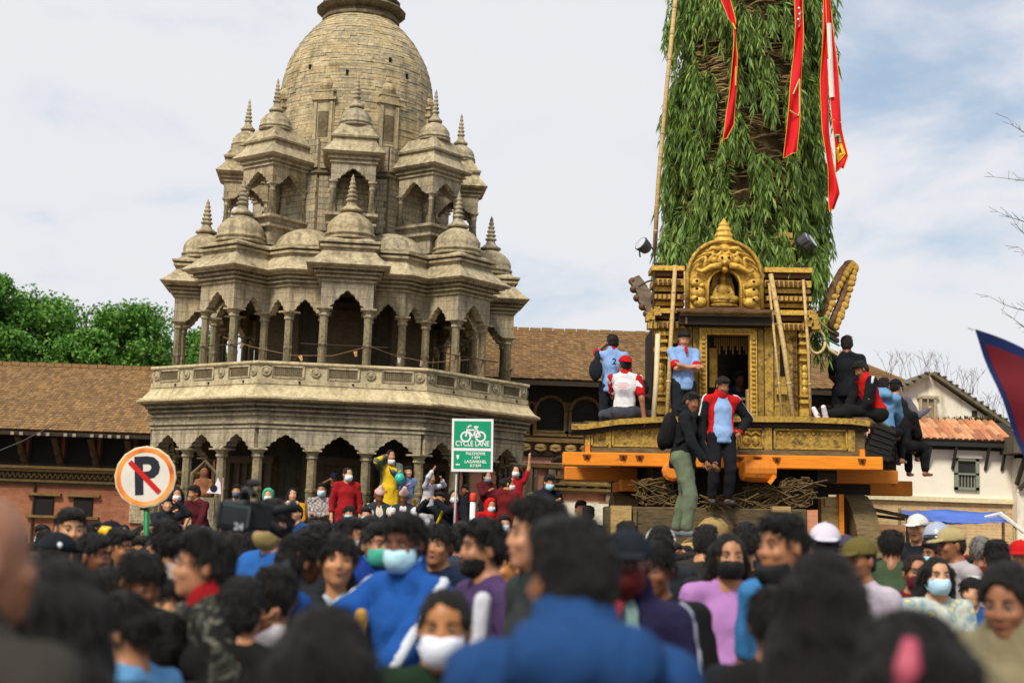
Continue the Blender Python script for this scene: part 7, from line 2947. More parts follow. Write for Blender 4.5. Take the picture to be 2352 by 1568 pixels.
def build_small_things():
    # bollard in front of the temple, balloons, crescent flag
    q = P(1087, 1131, 22.5)
    t = thing('bollard', 'slim white post with an orange red cap, below the cycle lane sign', 'bollard', (q.x, 22.5, 0))
    MB().tube([(0, 0, 0), (0, 0, q.z - 0.14)], 0.045, 10).build('post', plain('#dcd8d4', 0.6), t, smooth=True)
    MB().lathe([(0.05, 0), (0.055, 0.03), (0.055, 0.10), (0.035, 0.14)], 10).build('cap', plain('#d8402c', 0.6), t, (0, 0, q.z - 0.14), smooth=True)
    q = P(918, 1098, 23.2)
    o = MB().ball((0, 0, 0), (0.082, 0.082, 0.09), 16, 12).lathe([(0.012, -0.105), (0.004, -0.09)], 8).build('balloon', plain('#2fb7a2', 0.3, 0.04, bump=0, spec=0.5), None, q, smooth=True)
    tag(o, 'round turquoise balloon held in front of the yellow dress', 'balloon')
    # yellow banana shaped balloon
    pts = [P(u, v, 8.6) for u, v in ((228, 1222), (236, 1217), (246, 1219), (251, 1228), (253, 1240), (251, 1250))]
    b = pts[0].copy()
    o = MB().tube([p - b for p in pts], [0.012, 0.026, 0.034, 0.030, 0.022, 0.008], 10).build('balloon', plain('#f0b90a', 0.35, 0.05, bump=0, spec=0.5), None, b, smooth=True)
    tag(o, 'curved yellow balloon behind the boy in the teal jersey', 'balloon')
    MB().tube([pts[-1] - b, P(252, 1258, 8.6) - b], 0.010, 6).build('red_knot', plain('#c8321e', 0.5), o)
    # white pointed flag with a dark round emblem near the left temple columns
    Y = 22.8
    c = P(510, 1140, Y)
    root = thing('small_flag', 'small white pointed flag with dark round emblem, by the left temple columns', 'flag', (c.x, Y, 0))
    p = [P(u, v, Y) - root.location for u, v in ((508, 1134), (474, 1131), (484, 1118), (490, 1122), (501, 1096), (507, 1110))]
    MB().extrude([(q.x, q.z) for q in p[::-1]], -0.006, 0.006).build('cloth', plain('#dcd6de', 0.8), root)
    q = P(491, 1121, Y) - root.location
    MB().lathe([(0.058, 0), (0.058, 0.008), (0.01, 0.012)], 16).build('emblem', plain('#1c1a26', 0.8), root, (q.x, -0.006, q.z), (rad(90), 0, 0))
    MB().tube([(0.0, 0.01, 0), (0.0, 0.01, p[4].z)], 0.012, 6).build('stick', plain('#b98a80', 0.7), root)
    # carved idol in the left arch of the temple
    q = P(464, 1131, 24.6)
    idol = thing('stone_idol', 'small painted stone idol in a niche frame, inside the leftmost temple arch', 'statue', (q.x, 24.7, 1.35))
    MB().box((0, 0, 0.30), (0.46, 0.3, 0.60)).build('pedestal', SAND, idol)
    L = [ell((0, -0.02, 1.02), (0.075, 0.07, 0.09), None, 0.02), ell((0, 0, 0.80), (0.12, 0.09, 0.16), None, 0.05), cap((-0.12, 0, 0.88), (-0.17, -0.05, 0.70), 0.04), cap((0.12, 0, 0.88), (0.17, -0.05, 0.70), 0.04), ell((0, -0.02, 0.66), (0.19, 0.12, 0.09), None, 0.05)]
    V, Q = grow(L, 0.02)
    link('figure', net_mesh('figure', V, Q, plain('#7d5034', 0.8, 0.3)), idol)
    MB().tube([(-0.22, 0.05, 0.6), (-0.22, 0.05, 1.0), (0, 0.05, 1.22), (0.22, 0.05, 1.0), (0.22, 0.05, 0.6)], 0.035, 6).build('niche_frame', SAND_D, idol)
    # wire crossing the left palace
    a, b = P(-40, 1050, 30), P(118, 978, 41.5)
    o = MB().tube([(0, 0, 0), tuple((b - a) * 0.5 + Vector((0, 0, -0.05))), tuple(b - a)], 0.012, 5).build('overhead_wire', plain('#4d4a46'), None, a)
    tag(o, 'grey overhead wire running up to the left palace eave', 'wire')


build_small_things()
# ================================================================== people
def held(name, label, cat, build, p, f, hand, off=(0, 0, 0), rot=(0, 0, 0)):
    """a thing held in the hand of person object p (figure f)"""
    w = f.arm[hand][2]
    e = f.arm[hand][1]
    d = (w - e) / np.linalg.norm(w - e)
    q = w + d * 0.10 * f.s
    loc = Vector(p.location) + Rz(p.rotation_euler[2]) @ (Vector(tuple(float(x) for x in q)) + Vector(off))
    t = thing(name, label, cat, loc, (rot[0], rot[1], rot[2] + p.rotation_euler[2]))
    build(t)
    return t


def phone_parts(t):
    bx = MB().box((0, 0, 0), (0.076, 0.010, 0.155)).build('case', plain('#24262b', 0.4, 0.05, bump=0), t)
    bevel(bx, 0.004)
    MB().box((0, 0.0065, 0), (0.068, 0.002, 0.14)).build('screen', plain('#0b0d12', 0.15, 0.02, bump=0, spec=0.6), t)
    MB().lathe([(0.007, 0), (0.007, 0.003), (0.002, 0.003)], 8).build('camera_lens', plain('#08080a', 0.1, 0, bump=0), t, (-0.022, -0.005, 0.058), (rad(90), 0, 0))


# ---------------------------------------------------------------- on the chariot
ZD = CL(1670, 1037).z + 0.03
LB = '#8fb2e6'
o, f = person(1407, 767, 19.7, 'person in light blue polo phoning with back turned, behind the red cap on the chariot', 170, SKINS[0], shirt=('polo', LB), z0=ZD, arms=('down', 'ear'), pants='#2a2d38', hy=25,
              extra=[('collar', '#c0182c', ex_collar), ('cuffs', '#c0182c', ex_cuffs), ('shoulder_bag', '#23262c', lambda f: ([ell(f.up(0.13, 0.10, 0.66), v3(0.09, 0.06, 0.15) * f.s, None, 0.04), cap(f.up(0.12, 0.09, 0.76), f.up(0.13, 0.0, 0.82), 0.03, 0.03)], 0.01, []))], hands=True)
text('2', 0.12, plain('#1d2440', bump=0), o, tuple(float(x) for x in f.up(-0.03, 0.121, 0.73)), (rad(90), 0, rad(180)), 0.004, bold=0.004)
o, f = person(1436, 815, 19.05, 'person in red cap and white tee with red sleeves, sitting on the chariot rail', 165, SKINS[5], shirt=('tee', '#e9e7ea'), H=1.68, pose='cross', arms=('prop', 'lap'), pants='#4a4b55', hat=('cap', '#c0101e', 'back'), hy=30,
              extra=[('sleeves', '#c0101e', lambda f: (f.arms(0.37, 1.10), 0.013, [])), ('collar', '#c0101e', lambda f: ([cap(f.nb, f.nb + (f.hc - f.nb) * 0.1, 0.064 * f.s, 0.062 * f.s, 0.01)], 0.004, []))], hands=True)
m = MB()
for k, (w, z) in enumerate(((0.14, 0.745), (0.20, 0.728), (0.12, 0.712))):
    m.box(tuple(float(x) for x in f.up(0, 0.119, z)), (w, 0.006, 0.012))
m.build('back_print', plain('#d98a90', 0.8), o)
o, f = person(1572, 757, 19.2, 'person in light blue polo with folded arms, standing left of the shrine door', 12, '#c08b66', shirt=('polo', LB), z0=ZD, arms=('fold', 'fold'), pants='#23252c', hp=28, hy=-8,
              extra=[('collar', '#c0182c', ex_collar), ('cuffs', '#c0182c', ex_cuffs)], hands=True)
o, f = person(1588, 899, 16.6, 'person in black jacket and olive trousers with backpack, on the front shaft of the chariot', 70, SKINS[1], shirt=('jacket', '#1d2023'), z0=P(1575, 1236, 16.6).z, arms=('reach', 'reach'), pants='#6f7a62', lean=7, hp=10, hy=-15,
              shoes='#5d6674', stance=0.055, baggy=0.026, extra=[('backpack', '#17181c', ex_backpack), ('backpack_straps', '#111214', ex_straps)], hands=True, smile=True)
o, f = person(1660, 864, 18.35, 'person in open red tracksuit top over light blue shirt, standing on the cross timber', 10, SKINS[5], shirt=('long', '#93b4e4'), z0=P(1660, 1163, 18.35).z, arms=('down', 'hip'), pants='#1c1e24', hp=22, hy=18, shoes='#3a3d44', girth=1.04,
              extra=[('tracksuit_top', '#c81a14', ex_open_jacket), ('sleeves', '#1b1c22', lambda f: (f.arms(0.95, 0.98), 0.027, [])), ('shoulder_stripe', '#dfe2ea', ex_sleeve_stripe(1, 0.020)), ('shoulder_stripe', '#dfe2ea', ex_sleeve_stripe(-1, 0.020)),
                     ('collar', '#c0182c', lambda f: ([cap(f.nb, f.nb + (f.hc - f.nb) * 0.22, 0.068 * f.s, 0.064 * f.s, 0.01)], 0.02, []))], hands=True)
person(1700, 852, 20.5, 'person in dark blue top sitting inside the shrine doorway in shadow', 15, '#7a4a36', shirt=('long', '#26445f'), H=1.64, pose='cross', arms=('lap', 'lap'), pants='#20242c')
person(1945, 770, 19.9, 'person in black tee seen from behind, standing right of the shrine under the gilded strut', 172, SKINS[3], hair='short', shirt=('tee', '#1b2026'), z0=ZD, arms=('down', 'lap'), pants='#1c1d22', girth=1.12)
o, f = person(1977, 828, 19.15, 'person in red and black tracksuit sitting on the chariot rail over a phone', -78, SKINS[1], shirt=('jacket', '#c81a14', 'collar'), H=1.70, pose='long', arms=('knee', 'lap'), pants='#17191f', lean=24, hp=24, shoes='#d9d3dc',
              extra=[('sleeves', '#1b1c22', lambda f: (f.arms(0.95, 1.12), 0.028, [])), ('shoulder_stripe', '#e2e2ea', ex_sleeve_stripe(-1, 0.024)), ('shoulder_stripe', '#e2e2ea', ex_sleeve_stripe(1, 0.024))], hands=True)
held('phone', 'dark phone in the hand of the red and black tracksuit sitter', 'phone', phone_parts, o, f, -1, (0, 0, 0.03))
person(1475, 872, 19.5, 'person in black sitting behind the red cap, dark bare arm raised to the corner post', -160, SKINS[3], shirt=('tee', '#191b20'), H=1.66, pose='cross', arms=('lap', 'raise'), pants='#22242c')
person(2030, 866, 20.0, 'person in faded denim jacket sitting on the right flank of the chariot, back turned', 150, SKINS[2], shirt=('jacket', '#6d9cc4', 'hood'), H=1.66, pose='sit', arms=('lap', 'prop'), pants='#1a1d24')
person(2058, 869, 20.8, 'person in dark cap and grey top pointing right from the right end of the chariot', 140, SKINS[2], shirt=('long', '#6c6672'), H=1.66, pose='sit', arms=(((0.24, 0.14, 0.72), (0.3, -0.3, -1)), 'lap'), pants='#1e2026', hat=('cap', '#1d222c'), mask='#c9cfd8')
o, f = person(2080, 910, 20.7, 'person in black jacket, outermost of the sitters on the right chariot flank', 130, SKINS[1], shirt=('jacket', '#17181b'), H=1.62, pose='sit', arms=('lap', 'lap'), pants='#1b1c20', lean=14)

# ---------------------------------------------------------------- on and before the temple plinth
o, f = person(800, 1072, 23.2, 'person in long crimson tunic and white mask standing on the temple steps', 14, SKINS[4], hair='bun', haircol='#2a2018', shirt=('kurta', '#9c1022'), z0=0.95, arms=('down', 'down'), pants='#9c1424', mask='#d5e2ec', girth=1.0, hy=18, vis='all', hands=True)
o, f = person(898, 1031, 24.1, 'person in yellow flowered dress and grey green cardigan standing between temple columns', 8, SKINS[2], hair='bun', shirt=('kurta', 'yellow_dress'), z0=1.35, arms=('ear', 'phone'), pants='yellow_dress', mask=('chin', '#dcdde2'), hy=22, girth=1.05,
              extra=[('cardigan', '#5d6a60', ex_open_jacket)], hands=True)
m = MB()
person(740, 1107, 23.7, 'person in checked shirt and pale blue mask sitting with folded arms by a temple column', 4, SKINS[0], shirt=('long', 'check', 'collar'), H=1.68, pose='sit', arms=('fold', 'fold'), pants='#31353f', mask='#cfe4f2')
person(766, 1084, 24.4, 'person in black tee, hand on cheek, standing between crimson tunic and checked shirt', 10, SKINS[1], shirt=('tee', '#17181b'), z0=1.35, arms=('ear', 'down'), pants='#22242a', hat=('cap', '#1c2440'))
person(872, 1113, 23.5, 'elder in cream shirt, grey vest and pink topi hat sitting below the yellow dress', 20, SKINS[3], shirt=('long', '#d9cfbc', 'collar'), H=1.62, pose='sit', arms=('lap', 'knee'), pants='#c9bfae', hat=('topi', '#d8b0a6'), hp=22, extra=[('vest', '#3a3d44', ex_vest)], haircol='#6a655e')
person(929, 1116, 23.5, 'elder in white shirt and pink topi hat, sitting right of the other topi hat', -6, SKINS[3], shirt=('long', '#dfe1ea', 'collar'), H=1.62, pose='sit', arms=('lap', 'lap'), pants='#c9c5bc', hat=('topi', '#dcb4aa'), hp=14, extra=[('vest', '#3c3a44', ex_vest)], haircol='#6a655e')
person(617, 1119, 23.7, 'person in sea green hooded coat and white mask sitting against the arcade', 6, SKINS[4], hair='hood', shirt=('jacket', '#3f9c7e'), H=1.60, pose='sit', arms=('lap', 'lap'), pants='#2f4a44', mask='#e6e6ea', hat=('hood', '#4fae8c'))
person(673, 1119, 23.7, 'person in mustard top with white scarf sitting left of the checked shirt', 12, SKINS[4], hair='long', shirt=('kurta', '#d3920f'), H=1.58, pose='sit', arms=('lap', 'lap'), pants='#c98c14',
       extra=[('scarf', '#d9d2d2', lambda f: ([cap(f.up(s * 0.045, -0.03, 0.83), f.up(s * 0.05, -0.085, 0.60), 0.030, 0.034) for s in (-1, 1)] + [cap(f.up(-0.045, 0.03, 0.84), f.up(0.045, 0.03, 0.84), 0.034)], 0.006, []))])
person(545, 1111, 24.0, 'person with dark mask sitting alone in the second arch behind the camera operator', 2, SKINS[2], shirt=('long', '#20222a'), H=1.62, pose='sit', arms=('lap', 'lap'), mask='#5a6270')
o, f = person(447, 1113, 22.8, 'person in maroon shirt and faded jeans sitting on the plinth with elbows on knees', -28, SKINS[2], shirt=('long', '#561426'), H=1.70, pose='sit', arms=('knee', 'knee'), pants='#7d96b4', lean=22, hp=8, hy=-20, shoes='#c9bda8')
person(408, 1118, 23.0, 'person in black with white mask, sitting close left of the maroon shirt', 14, SKINS[2], hair='long', shirt=('tee', '#1a1b1f'), H=1.58, pose='sit', arms=('phone', 'knee'), pants='#8d6a44', mask='#e4e4e8')
person(385, 1140, 22.2, 'person in dark jacket with raised phone, under the no parking sign', 30, SKINS[4], shirt=('jacket', '#2a2c33'), H=1.62, pose='sit', arms=('phone', 'eye'), pants='#20222a')
person(938, 1068, 24.3, 'child in pale blue top with yellow strap, behind the turquoise balloon', 12, SKINS[4], shirt=('long', '#7186b4'), z0=1.35, arms=('phone', 'down'), pants='#e0a81c', hy=18)
o, f = person(990, 1083, 24.0, 'person in loose white shirt raising a phone beside the rightmost front column', 62, SKINS[2], hair='bun', shirt=('kurta', '#d6d2dc'), z0=1.35, arms=('raise', 'eye'), pants='#cfcad6', lean=6)
person(1012, 1128, 23.4, 'person in black with yellow strap bending forward, right of the white shirt', -30, SKINS[2], shirt=('jacket', '#20252b'), H=1.62, pose='sit', arms=('eye', 'eye'), lean=16, extra=[('strap', '#d8b81a', lambda f: ([cap(f.up(0.06, -0.07, 0.80), f.up(-0.07, -0.085, 0.58), 0.020)], 0.01, []))])
person(1044, 1123, 23.5, 'person in black jacket, crimson scarf and white mask, left of the sign post', 10, SKINS[4], hair='long', shirt=('jacket', '#1e2127'), H=1.60, pose='sit', arms=('lap', 'lap'), mask='#e8e8ec', extra=[('scarf', '#a01424', lambda f: ([cap(f.up(0.0, -0.05, 0.82), f.up(0.02, -0.10, 0.58), 0.040)], 0.008, []))])
person(1068, 1112, 24.6, 'person in dark clothes standing in the shadow behind the sign posts', -8, SKINS[3], shirt=('long', '#22222a'), z0=1.35, arms=('down', 'ear'))
person(1128, 1142, 22.9, 'person with bright red head scarf and blue mask, below the sign right edge', 26, SKINS[4], hair='hood', shirt=('shawl', '#c01018'), H=1.58, pose='sit', arms=('lap', 'lap'), mask='#bfe0f0', hat=('scarf', '#cc1018'), hp=10)
o, f = person(1168, 1094, 22.6, 'person in maroon dress with white mask, back half turned, right of the sign', 150, SKINS[2], hair='bun', shirt=('kurta', '#6b1020'), z0=0.95, arms=('down', 'eye'), pants='#5c0e1c', mask='#e9e9ea', hy=-60, girth=1.12)
person(1186, 1066, 23.3, 'person in red top with one arm lifted high, behind the maroon dress', 20, SKINS[4], hair='long', shirt=('tee', '#b3142a'), z0=1.35, arms=('down', 'up'), pants='#3a1a22', mask='#e8e8ea', hy=-30)
person(1120, 1080, 24.5, 'person in dark red sari top and grey mask, in the arch right behind the sign', 24, SKINS[2], hair='bun', shirt=('kurta', '#5a1620'), z0=1.35, arms=('phone', 'lap'), mask='#8d96a4')
person(1262, 1089, 21.5, 'person in navy jacket over white with blue mask, just right of the temple corner', 26, SKINS[2], shirt=('jacket', '#1d2030'), z0=0.85, arms=('phone', 'down'), mask='#a8dcec', hp=10, extra=[('white_bag', '#cfcfe0', lambda f: ([ell(f.up(0.05, -0.14, 0.66), v3(0.11, 0.06, 0.10), None, 0.03)], 0.01, []))])
person(1222, 1128, 22.4, 'person in pale yellow shirt and cap, right of the maroon dress', 160, SKINS[2], shirt=('tee', '#cdb05e'), z0=0.5, hat=('cap', '#5a5a40'), vis='head')
person(1510 - 175, 1148, 20.5, 'person in light green collar shirt, bare headed, in front of the poster board', 14, SKINS[2], shirt=('polo', '#b9c29a'), z0=0.28, vis='head')
person(1352, 1160, 20.0, 'dark haired person with back turned, touching the light green shirt in front of the poster', 176, SKINS[1], shirt=('tee', '#33363c'), z0=0.2, vis='head')
person(802, 1160, 20.5, 'short haired person with light blue mask right below the crimson tunic', 6, SKINS[2], shirt=('tee', '#2a3a66'), vis='head', z0=0.2, mask='#a9d6ee', hair='bowl')
person(841, 1163, 19.5, 'person with bright turquoise mask below the cream shirted elder', 10, SKINS[4], shirt=('tee', '#20242c'), vis='head', z0=0.2, mask='#5fc4dc')
person(1160, 1181, 19.0, 'masked child face low in front of the maroon dress', 12, SKINS[4], shirt=('tee', '#2b3038'), vis='head', z0=0.15, mask='#d5e6f2')
person(681, 1158, 20.0, 'person with pink cheek turned left, in front of the mustard top', -30, SKINS[4], shirt=('tee', '#2b4a7a'), vis='head', z0=0.2)

# ---------------------------------------------------------------- nearest row
person(-34, 1128, 2.45, 'bald person in grey brown coat, back of the head cut by the left frame edge', 155, '#9a6a4c', 'bald', shirt=('jacket', '#3b3733'), hy=-22, girth=1.05)
o, f = person(150, 1272, 3.0, 'person with long black hair tied by an orange band, near the left frame edge', 184, SKINS[1], 'long', shirt=('tee', '#191a1e'), hairvol=0.006)
MB().ball(tuple(float(x) for x in f.hp(-0.020, 0.182, -0.095)), (0.026, 0.022, 0.055), 10, 8).build('hair_band', plain('#b8431a', 0.8), o, smooth=True)
MB().ball(tuple(float(x) for x in f.hp(0.038, 0.180, -0.115)), (0.018, 0.020, 0.038), 10, 8).build('hair_band', plain('#b8431a', 0.8), o, smooth=True)
person(290, 1362, 3.9, 'person in bright light blue tee, head bent to the left', -125, SKINS[0], 'tall', shirt=('tee', '#6aa2d4'), hp=24, hy=20)
person(468, 1214, 4.5, 'person in profile with high swept hair, red collar and black camouflage jacket', -62, '#b07a54', 'tall', shirt=('jacket', 'camo'), hy=-12, hairvol=0.004, extra=[('collar', '#a81c24', lambda f: ([cap(f.nb, f.nb + (f.hc - f.nb) * 0.22, 0.070 * f.s, 0.064 * f.s, 0.01)], 0.016, []))])
person(752, 1376, 2.75, 'person with smooth long black hair seen from behind, low at the front centre left', 182, SKINS[1], 'long', shirt=('tee', '#1b1c20'), hairvol=0.012)
person(1024, 1347, 3.75, 'person with hair pulled back and large white mask facing the camera, green top', -4, '#a8703f', 'bun', shirt=('tee', '#1f3322'), mask='#dfe4f2', hp=4)
o, f = person(1312, 1182, 2.95, 'person in plain blue hooded jacket seen from behind, largest figure at the front', 188, '#8d5c3b', 'short', shirt=('jacket', '#254a7e', 'hood'), girth=1.06, hairvol=0.004, hy=22)
person(2085, 1384, 2.35, 'person with black hair and a pink hair clip, nearest figure at the lower right', 186, SKINS[1], 'long', shirt=('tee', '#232a38'), hairvol=0.014)
o, f = PERSONS[-1]
MB().tube([tuple(float(x) for x in f.hp(a, b, c)) for a, b, c in ((0.040, 0.112, 0.085), (0.052, 0.132, 0.045), (0.066, 0.130, 0.0))], [0.012, 0.022, 0.011], 10).build('hair_clip', plain('#a84a5e', 0.4, 0.1, bump=0), o, smooth=True)
person(2312, 1284, 4.2, 'person with black bob in beige jacket looking down to the left, right frame edge', -38, '#9c6a4a', 'bun', shirt=('jacket', '#8f8668', 'hood'), hp=16, hairvol=0.012)
person(1890, 1256, 3.3, 'person with very long brown black hair seen from behind, right of the lilac tee', 168, SKINS[0], 'long', haircol='#1b1411', shirt=('tee', '#1f1d1e'), hairvol=0.010)
person(1782, 1338, 3.9, 'person with dark round head low in front of the blue tee', 178, SKINS[1], 'bowl', shirt=('tee', '#20242a'))
# ---------------------------------------------------------------- second row
person(1236, 1142, 4.3, 'person in profile with fringe and white striped grey jacket, just left of the blue jacket', -72, '#b5805c', 'tall', shirt=('jacket', '#33393a'), hy=-6, extra=[('white_stripe', '#dcdce8', lambda f: ([cap(f.up(-0.13, -0.07, 0.78), f.up(-0.15, -0.09, 0.45), 0.022)], 0.01, []), )])
person(1442, 1211, 4.6, 'person in dark cap, dark red mask and navy jacket, right of the plain blue jacket', -24, '#5f3322', 'short', shirt=('tee', '#8fb3ae'), hat=('cap', '#20262e'), mask='#5a1414', hy=20, extra=[('jacket', '#2a2748', ex_open_jacket), ('white_piping', '#a9adc0', ex_sleeve_stripe(1, 0.010)), ('red_collar', '#b0404a', ex_collar)])
person(1502, 1238, 5.3, 'smiling person in black tee leaning left, beside the navy jacket', -22, '#7d4a2c', 'bowl', shirt=('tee', '#1e1a1b'), hp=8, hr=-6, smile=True, girth=1.1)
person(1676, 1222, 6.5, 'person with long dark hair, black mask and lilac tee facing the camera', 2, '#ab7750', 'long', haircol='#1c1512', shirt=('tee', '#b884c2'), mask='#101012')
person(1796, 1178, 5.0, 'person in blue tee turned left with a black mask under the chin', -58, '#a9714a', 'tall', shirt=('tee', '#3f7fb8'), mask=('chin', '#0f0f11'), hp=4)
person(1714, 1199, 8.2, 'person with round dark hair half hidden behind the lilac tee', 170, SKINS[1], shirt=('tee', '#23262c'))
o, f = person(1518, 1204, 8.6, 'person wearing white headphones below the olive trousers', 174, SKINS[2], shirt=('tee', '#2c2f36'), hat=('band', '#c9c6c8'))
person(1622, 1203, 9.0, 'short haired person with ear showing, right of the chariot front shaft', 150, SKINS[2], shirt=('tee', '#3a3532'))
person(1895, 1199, 7.6, 'person in white cap worn backwards, in front of the right chariot wheel', 172, SKINS[2], shirt=('tee', '#3d7fae'), hat=('cap', '#d9d3e2', 'back'), mask='#bfe0e8')
person(1942, 1226, 9.4, 'person in dull purple cap between the white cap and the olive cap', 176, SKINS[1], shirt=('tee', '#23262e'), hat=('cap', '#4a4454'))
person(1972, 1231, 7.0, 'person in olive cap and pale lilac tee turned left', -50, '#8d5c3b', shirt=('tee', '#c6bccb'), hat=('cap', '#6b6132'))
person(2105, 1270, 8.0, 'person with dark red mask and dark red top, left of the flowered shirt', -4, '#a8704c', 'bun', haircol='#2a1a14', shirt=('tee', '#6a0f12'), mask='#5f1a20')
person(2153, 1275, 7.6, 'person in flowered shirt with pale blue mask, in front of the beige cap', 2, SKINS[4], 'long', shirt=('tee', 'floral'), mask='#b6dcee')
person(2183, 1209, 9.2, 'person in beige cap and light grey shirt turned left', -74, '#8d5c3b', 'short', shirt=('long', '#c3bcc0'), hat=('cap', '#b9a878'), girth=1.15, lean=8)
person(2048, 1213, 9.0, 'person in olive green shirt seen from behind, left of the beige cap', 165, SKINS[1], 'bowl', shirt=('long', '#46583f'), girth=1.1)
person(2107, 1179, 13.0, 'person in white baseball cap below the blue tarpaulin', -36, SKINS[2], shirt=('tee', '#22252e'), hat=('cap', '#e2ddd6'))
person(2152, 1199, 12.0, 'person in silver motorcycle helmet below the tarpaulin', -20, SKINS[3], shirt=('jacket', '#23252c'), hat=('helmet', '#9aa2b4'))
person(2252, 1229, 10.0, 'grey haired person in dark red top, right of the beige cap', 168, SKINS[3], 'grey_short', shirt=('long', '#7c1420'))
person(2288, 1240, 9.0, 'person with shaved nape and white collar, in front of the grey hair', 176, SKINS[0], 'tall', shirt=('polo', '#d6d2cc'))
person(2344, 1238, 9.4, 'person in bright red cap at the right frame edge', -30, SKINS[2], shirt=('tee', '#8a7aa8'), hat=('cap', '#c8101e'))
person(2142, 1238, 10.4, 'person in black with a light blue earring tag, behind the flowered shirt', -60, SKINS[1], shirt=('tee', '#1a1c22'), mask='#9fd0ea')
# left middle
o, f = person(166, 1164, 7.2, 'person with neat black hair and tan face looking ahead, below the brick wall at left', 22, '#bd8a5e', 'short', shirt=('jacket', '#3a3530'), hy=6, hp=4)
o, f = person(136, 1219, 6.3, 'person in black cap with white badge, back turned, left of the tan face', 168, SKINS[2], 'short', shirt=('jacket', '#2c2a28'), hat=('cap', '#1e2329'))
MB().ball(tuple(float(x) for x in f.hp(-0.055, 0.085, 0.060)), (0.016, 0.012, 0.016), 8, 6).build('cap_badge', plain('#c9cdd4', 0.6), o)
person(217, 1224, 6.6, 'dark haired child in profile facing right, beside the tan face', 80, SKINS[3], 'short', shirt=('tee', '#20242a'))
person(276, 1211, 7.6, 'boy in teal and navy jersey in profile, looking right', 66, SKINS[5], 'short', shirt=('tee', 'teal_jersey'), headk=0.95, hp=6)
o, f = person(258, 1194, 9.5, 'person with black cap and light badge behind the teal jersey', 150, SKINS[2], shirt=('tee', '#1f2433'), hat=('cap', '#1a1c26'))
person(322, 1229, 9.2, 'small child with brown hair and face toward the camera, left of the green post', 8, '#b9804e', 'short', haircol='#2e2014', shirt=('tee', '#2a3244'))
person(385, 1195, 7.0, 'person with thick dark hair and beige tee, back turned, right of the green post', 158, SKINS[0], 'tall', haircol='#1f1813', shirt=('tee', '#ab9c94'), hy=40)
person(330, 1260, 5.0, 'boy with bowl cut and neon green printed top looking down', 34, SKINS[1], 'bowl', shirt=('tee', 'neon'), hp=26, hy=10)
person(392, 1324, 5.4, 'child facing the camera between the bowl cut boy and the camouflage jacket', 10, '#b98058', 'bowl', shirt=('tee', '#c9c4c6'), headk=0.92)
person(378, 1402, 4.4, 'dark haired child low at the front, below the child facing the camera', 170, SKINS[3], 'short', shirt=('tee', '#26282c'), headk=0.92)
person(252, 1300, 5.2, 'person with cropped black hair in the dark, left of the bowl cut boy', 172, SKINS[3], 'short', shirt=('tee', '#1d2024'))
# centre
o, f = person(628, 1149, 6.6, 'camera operator with wavy black hair and khaki mask in a blue tee', -42, '#c08f74', 'tall', shirt=('tee', '#2f68b4'), mask='#8a7a4a', arms=('phone', 'lap'), hp=14, hands=True)


def camcorder():
    p = P(552, 1180, 6.7)
    t = thing('video_camera', 'large black shoulder video camera with a tilted monitor, carried by the camera operator', 'camera', p, (0, rad(6), rad(28)))
    blk = plain('#15171a', 0.5, 0.15, 12, 0.1)
    bevel(MB().box((0.06, 0.10, 0.0), (0.15, 0.34, 0.13)).build('body', blk, t), 0.01)
    s = MB().box((-0.055, -0.08, -0.02), (0.155, 0.028, 0.125)).build('monitor', blk, t)
    bevel(s, 0.006)
    MB().box((-0.055, -0.0955, -0.015), (0.125, 0.003, 0.085)).build('screen', plain('#20262b', 0.2, 0.1, bump=0, spec=0.6), s)
    for q in ((-0.055, -0.0965, 0.032, 0.13, 0.010), (0.010, -0.0965, -0.015, 0.008, 0.09)):
        MB().box(q[:3], (q[3], 0.004, q[4])).build('monitor_edge', plain('#4a5554', 0.5), s)
    text('24', 0.045, plain('#b9bec6', 0.6, bump=0), s, (-0.03, -0.099, -0.062), (rad(90), 0, 0), 0.001, bold=0.001)
    MB().tube([(0.02, -0.10, 0.09), (0.02, -0.02, 0.12), (0.05, 0.16, 0.12), (0.08, 0.22, 0.07)], 0.016, 8).build('handle', blk, t)
    MB().lathe([(0.05, 0), (0.055, 0.02), (0.055, 0.10), (0.06, 0.12), (0.06, 0.15)], 14).build('lens', blk, t, (0.06, 0.26, 0.0), (rad(-90), 0, 0))
    MB().lathe([(0.022, 0), (0.022, 0.10), (0.032, 0.11), (0.032, 0.13)], 10).build('viewfinder', blk, t, (0.15, 0.02, 0.03), (0, rad(70), 0))
    MB().tube([(0.10, 0.25, -0.05), (0.20, 0.2, -0.02), (0.26, 0.1, -0.06)], 0.03, 8).build('shoulder_pad', plain('#1b1b1e', 0.9), t)
    MB().ball((0.03, -0.03, 0.15), (0.02, 0.09, 0.02), 8, 6).build('microphone', plain('#26262a', 0.95), t)


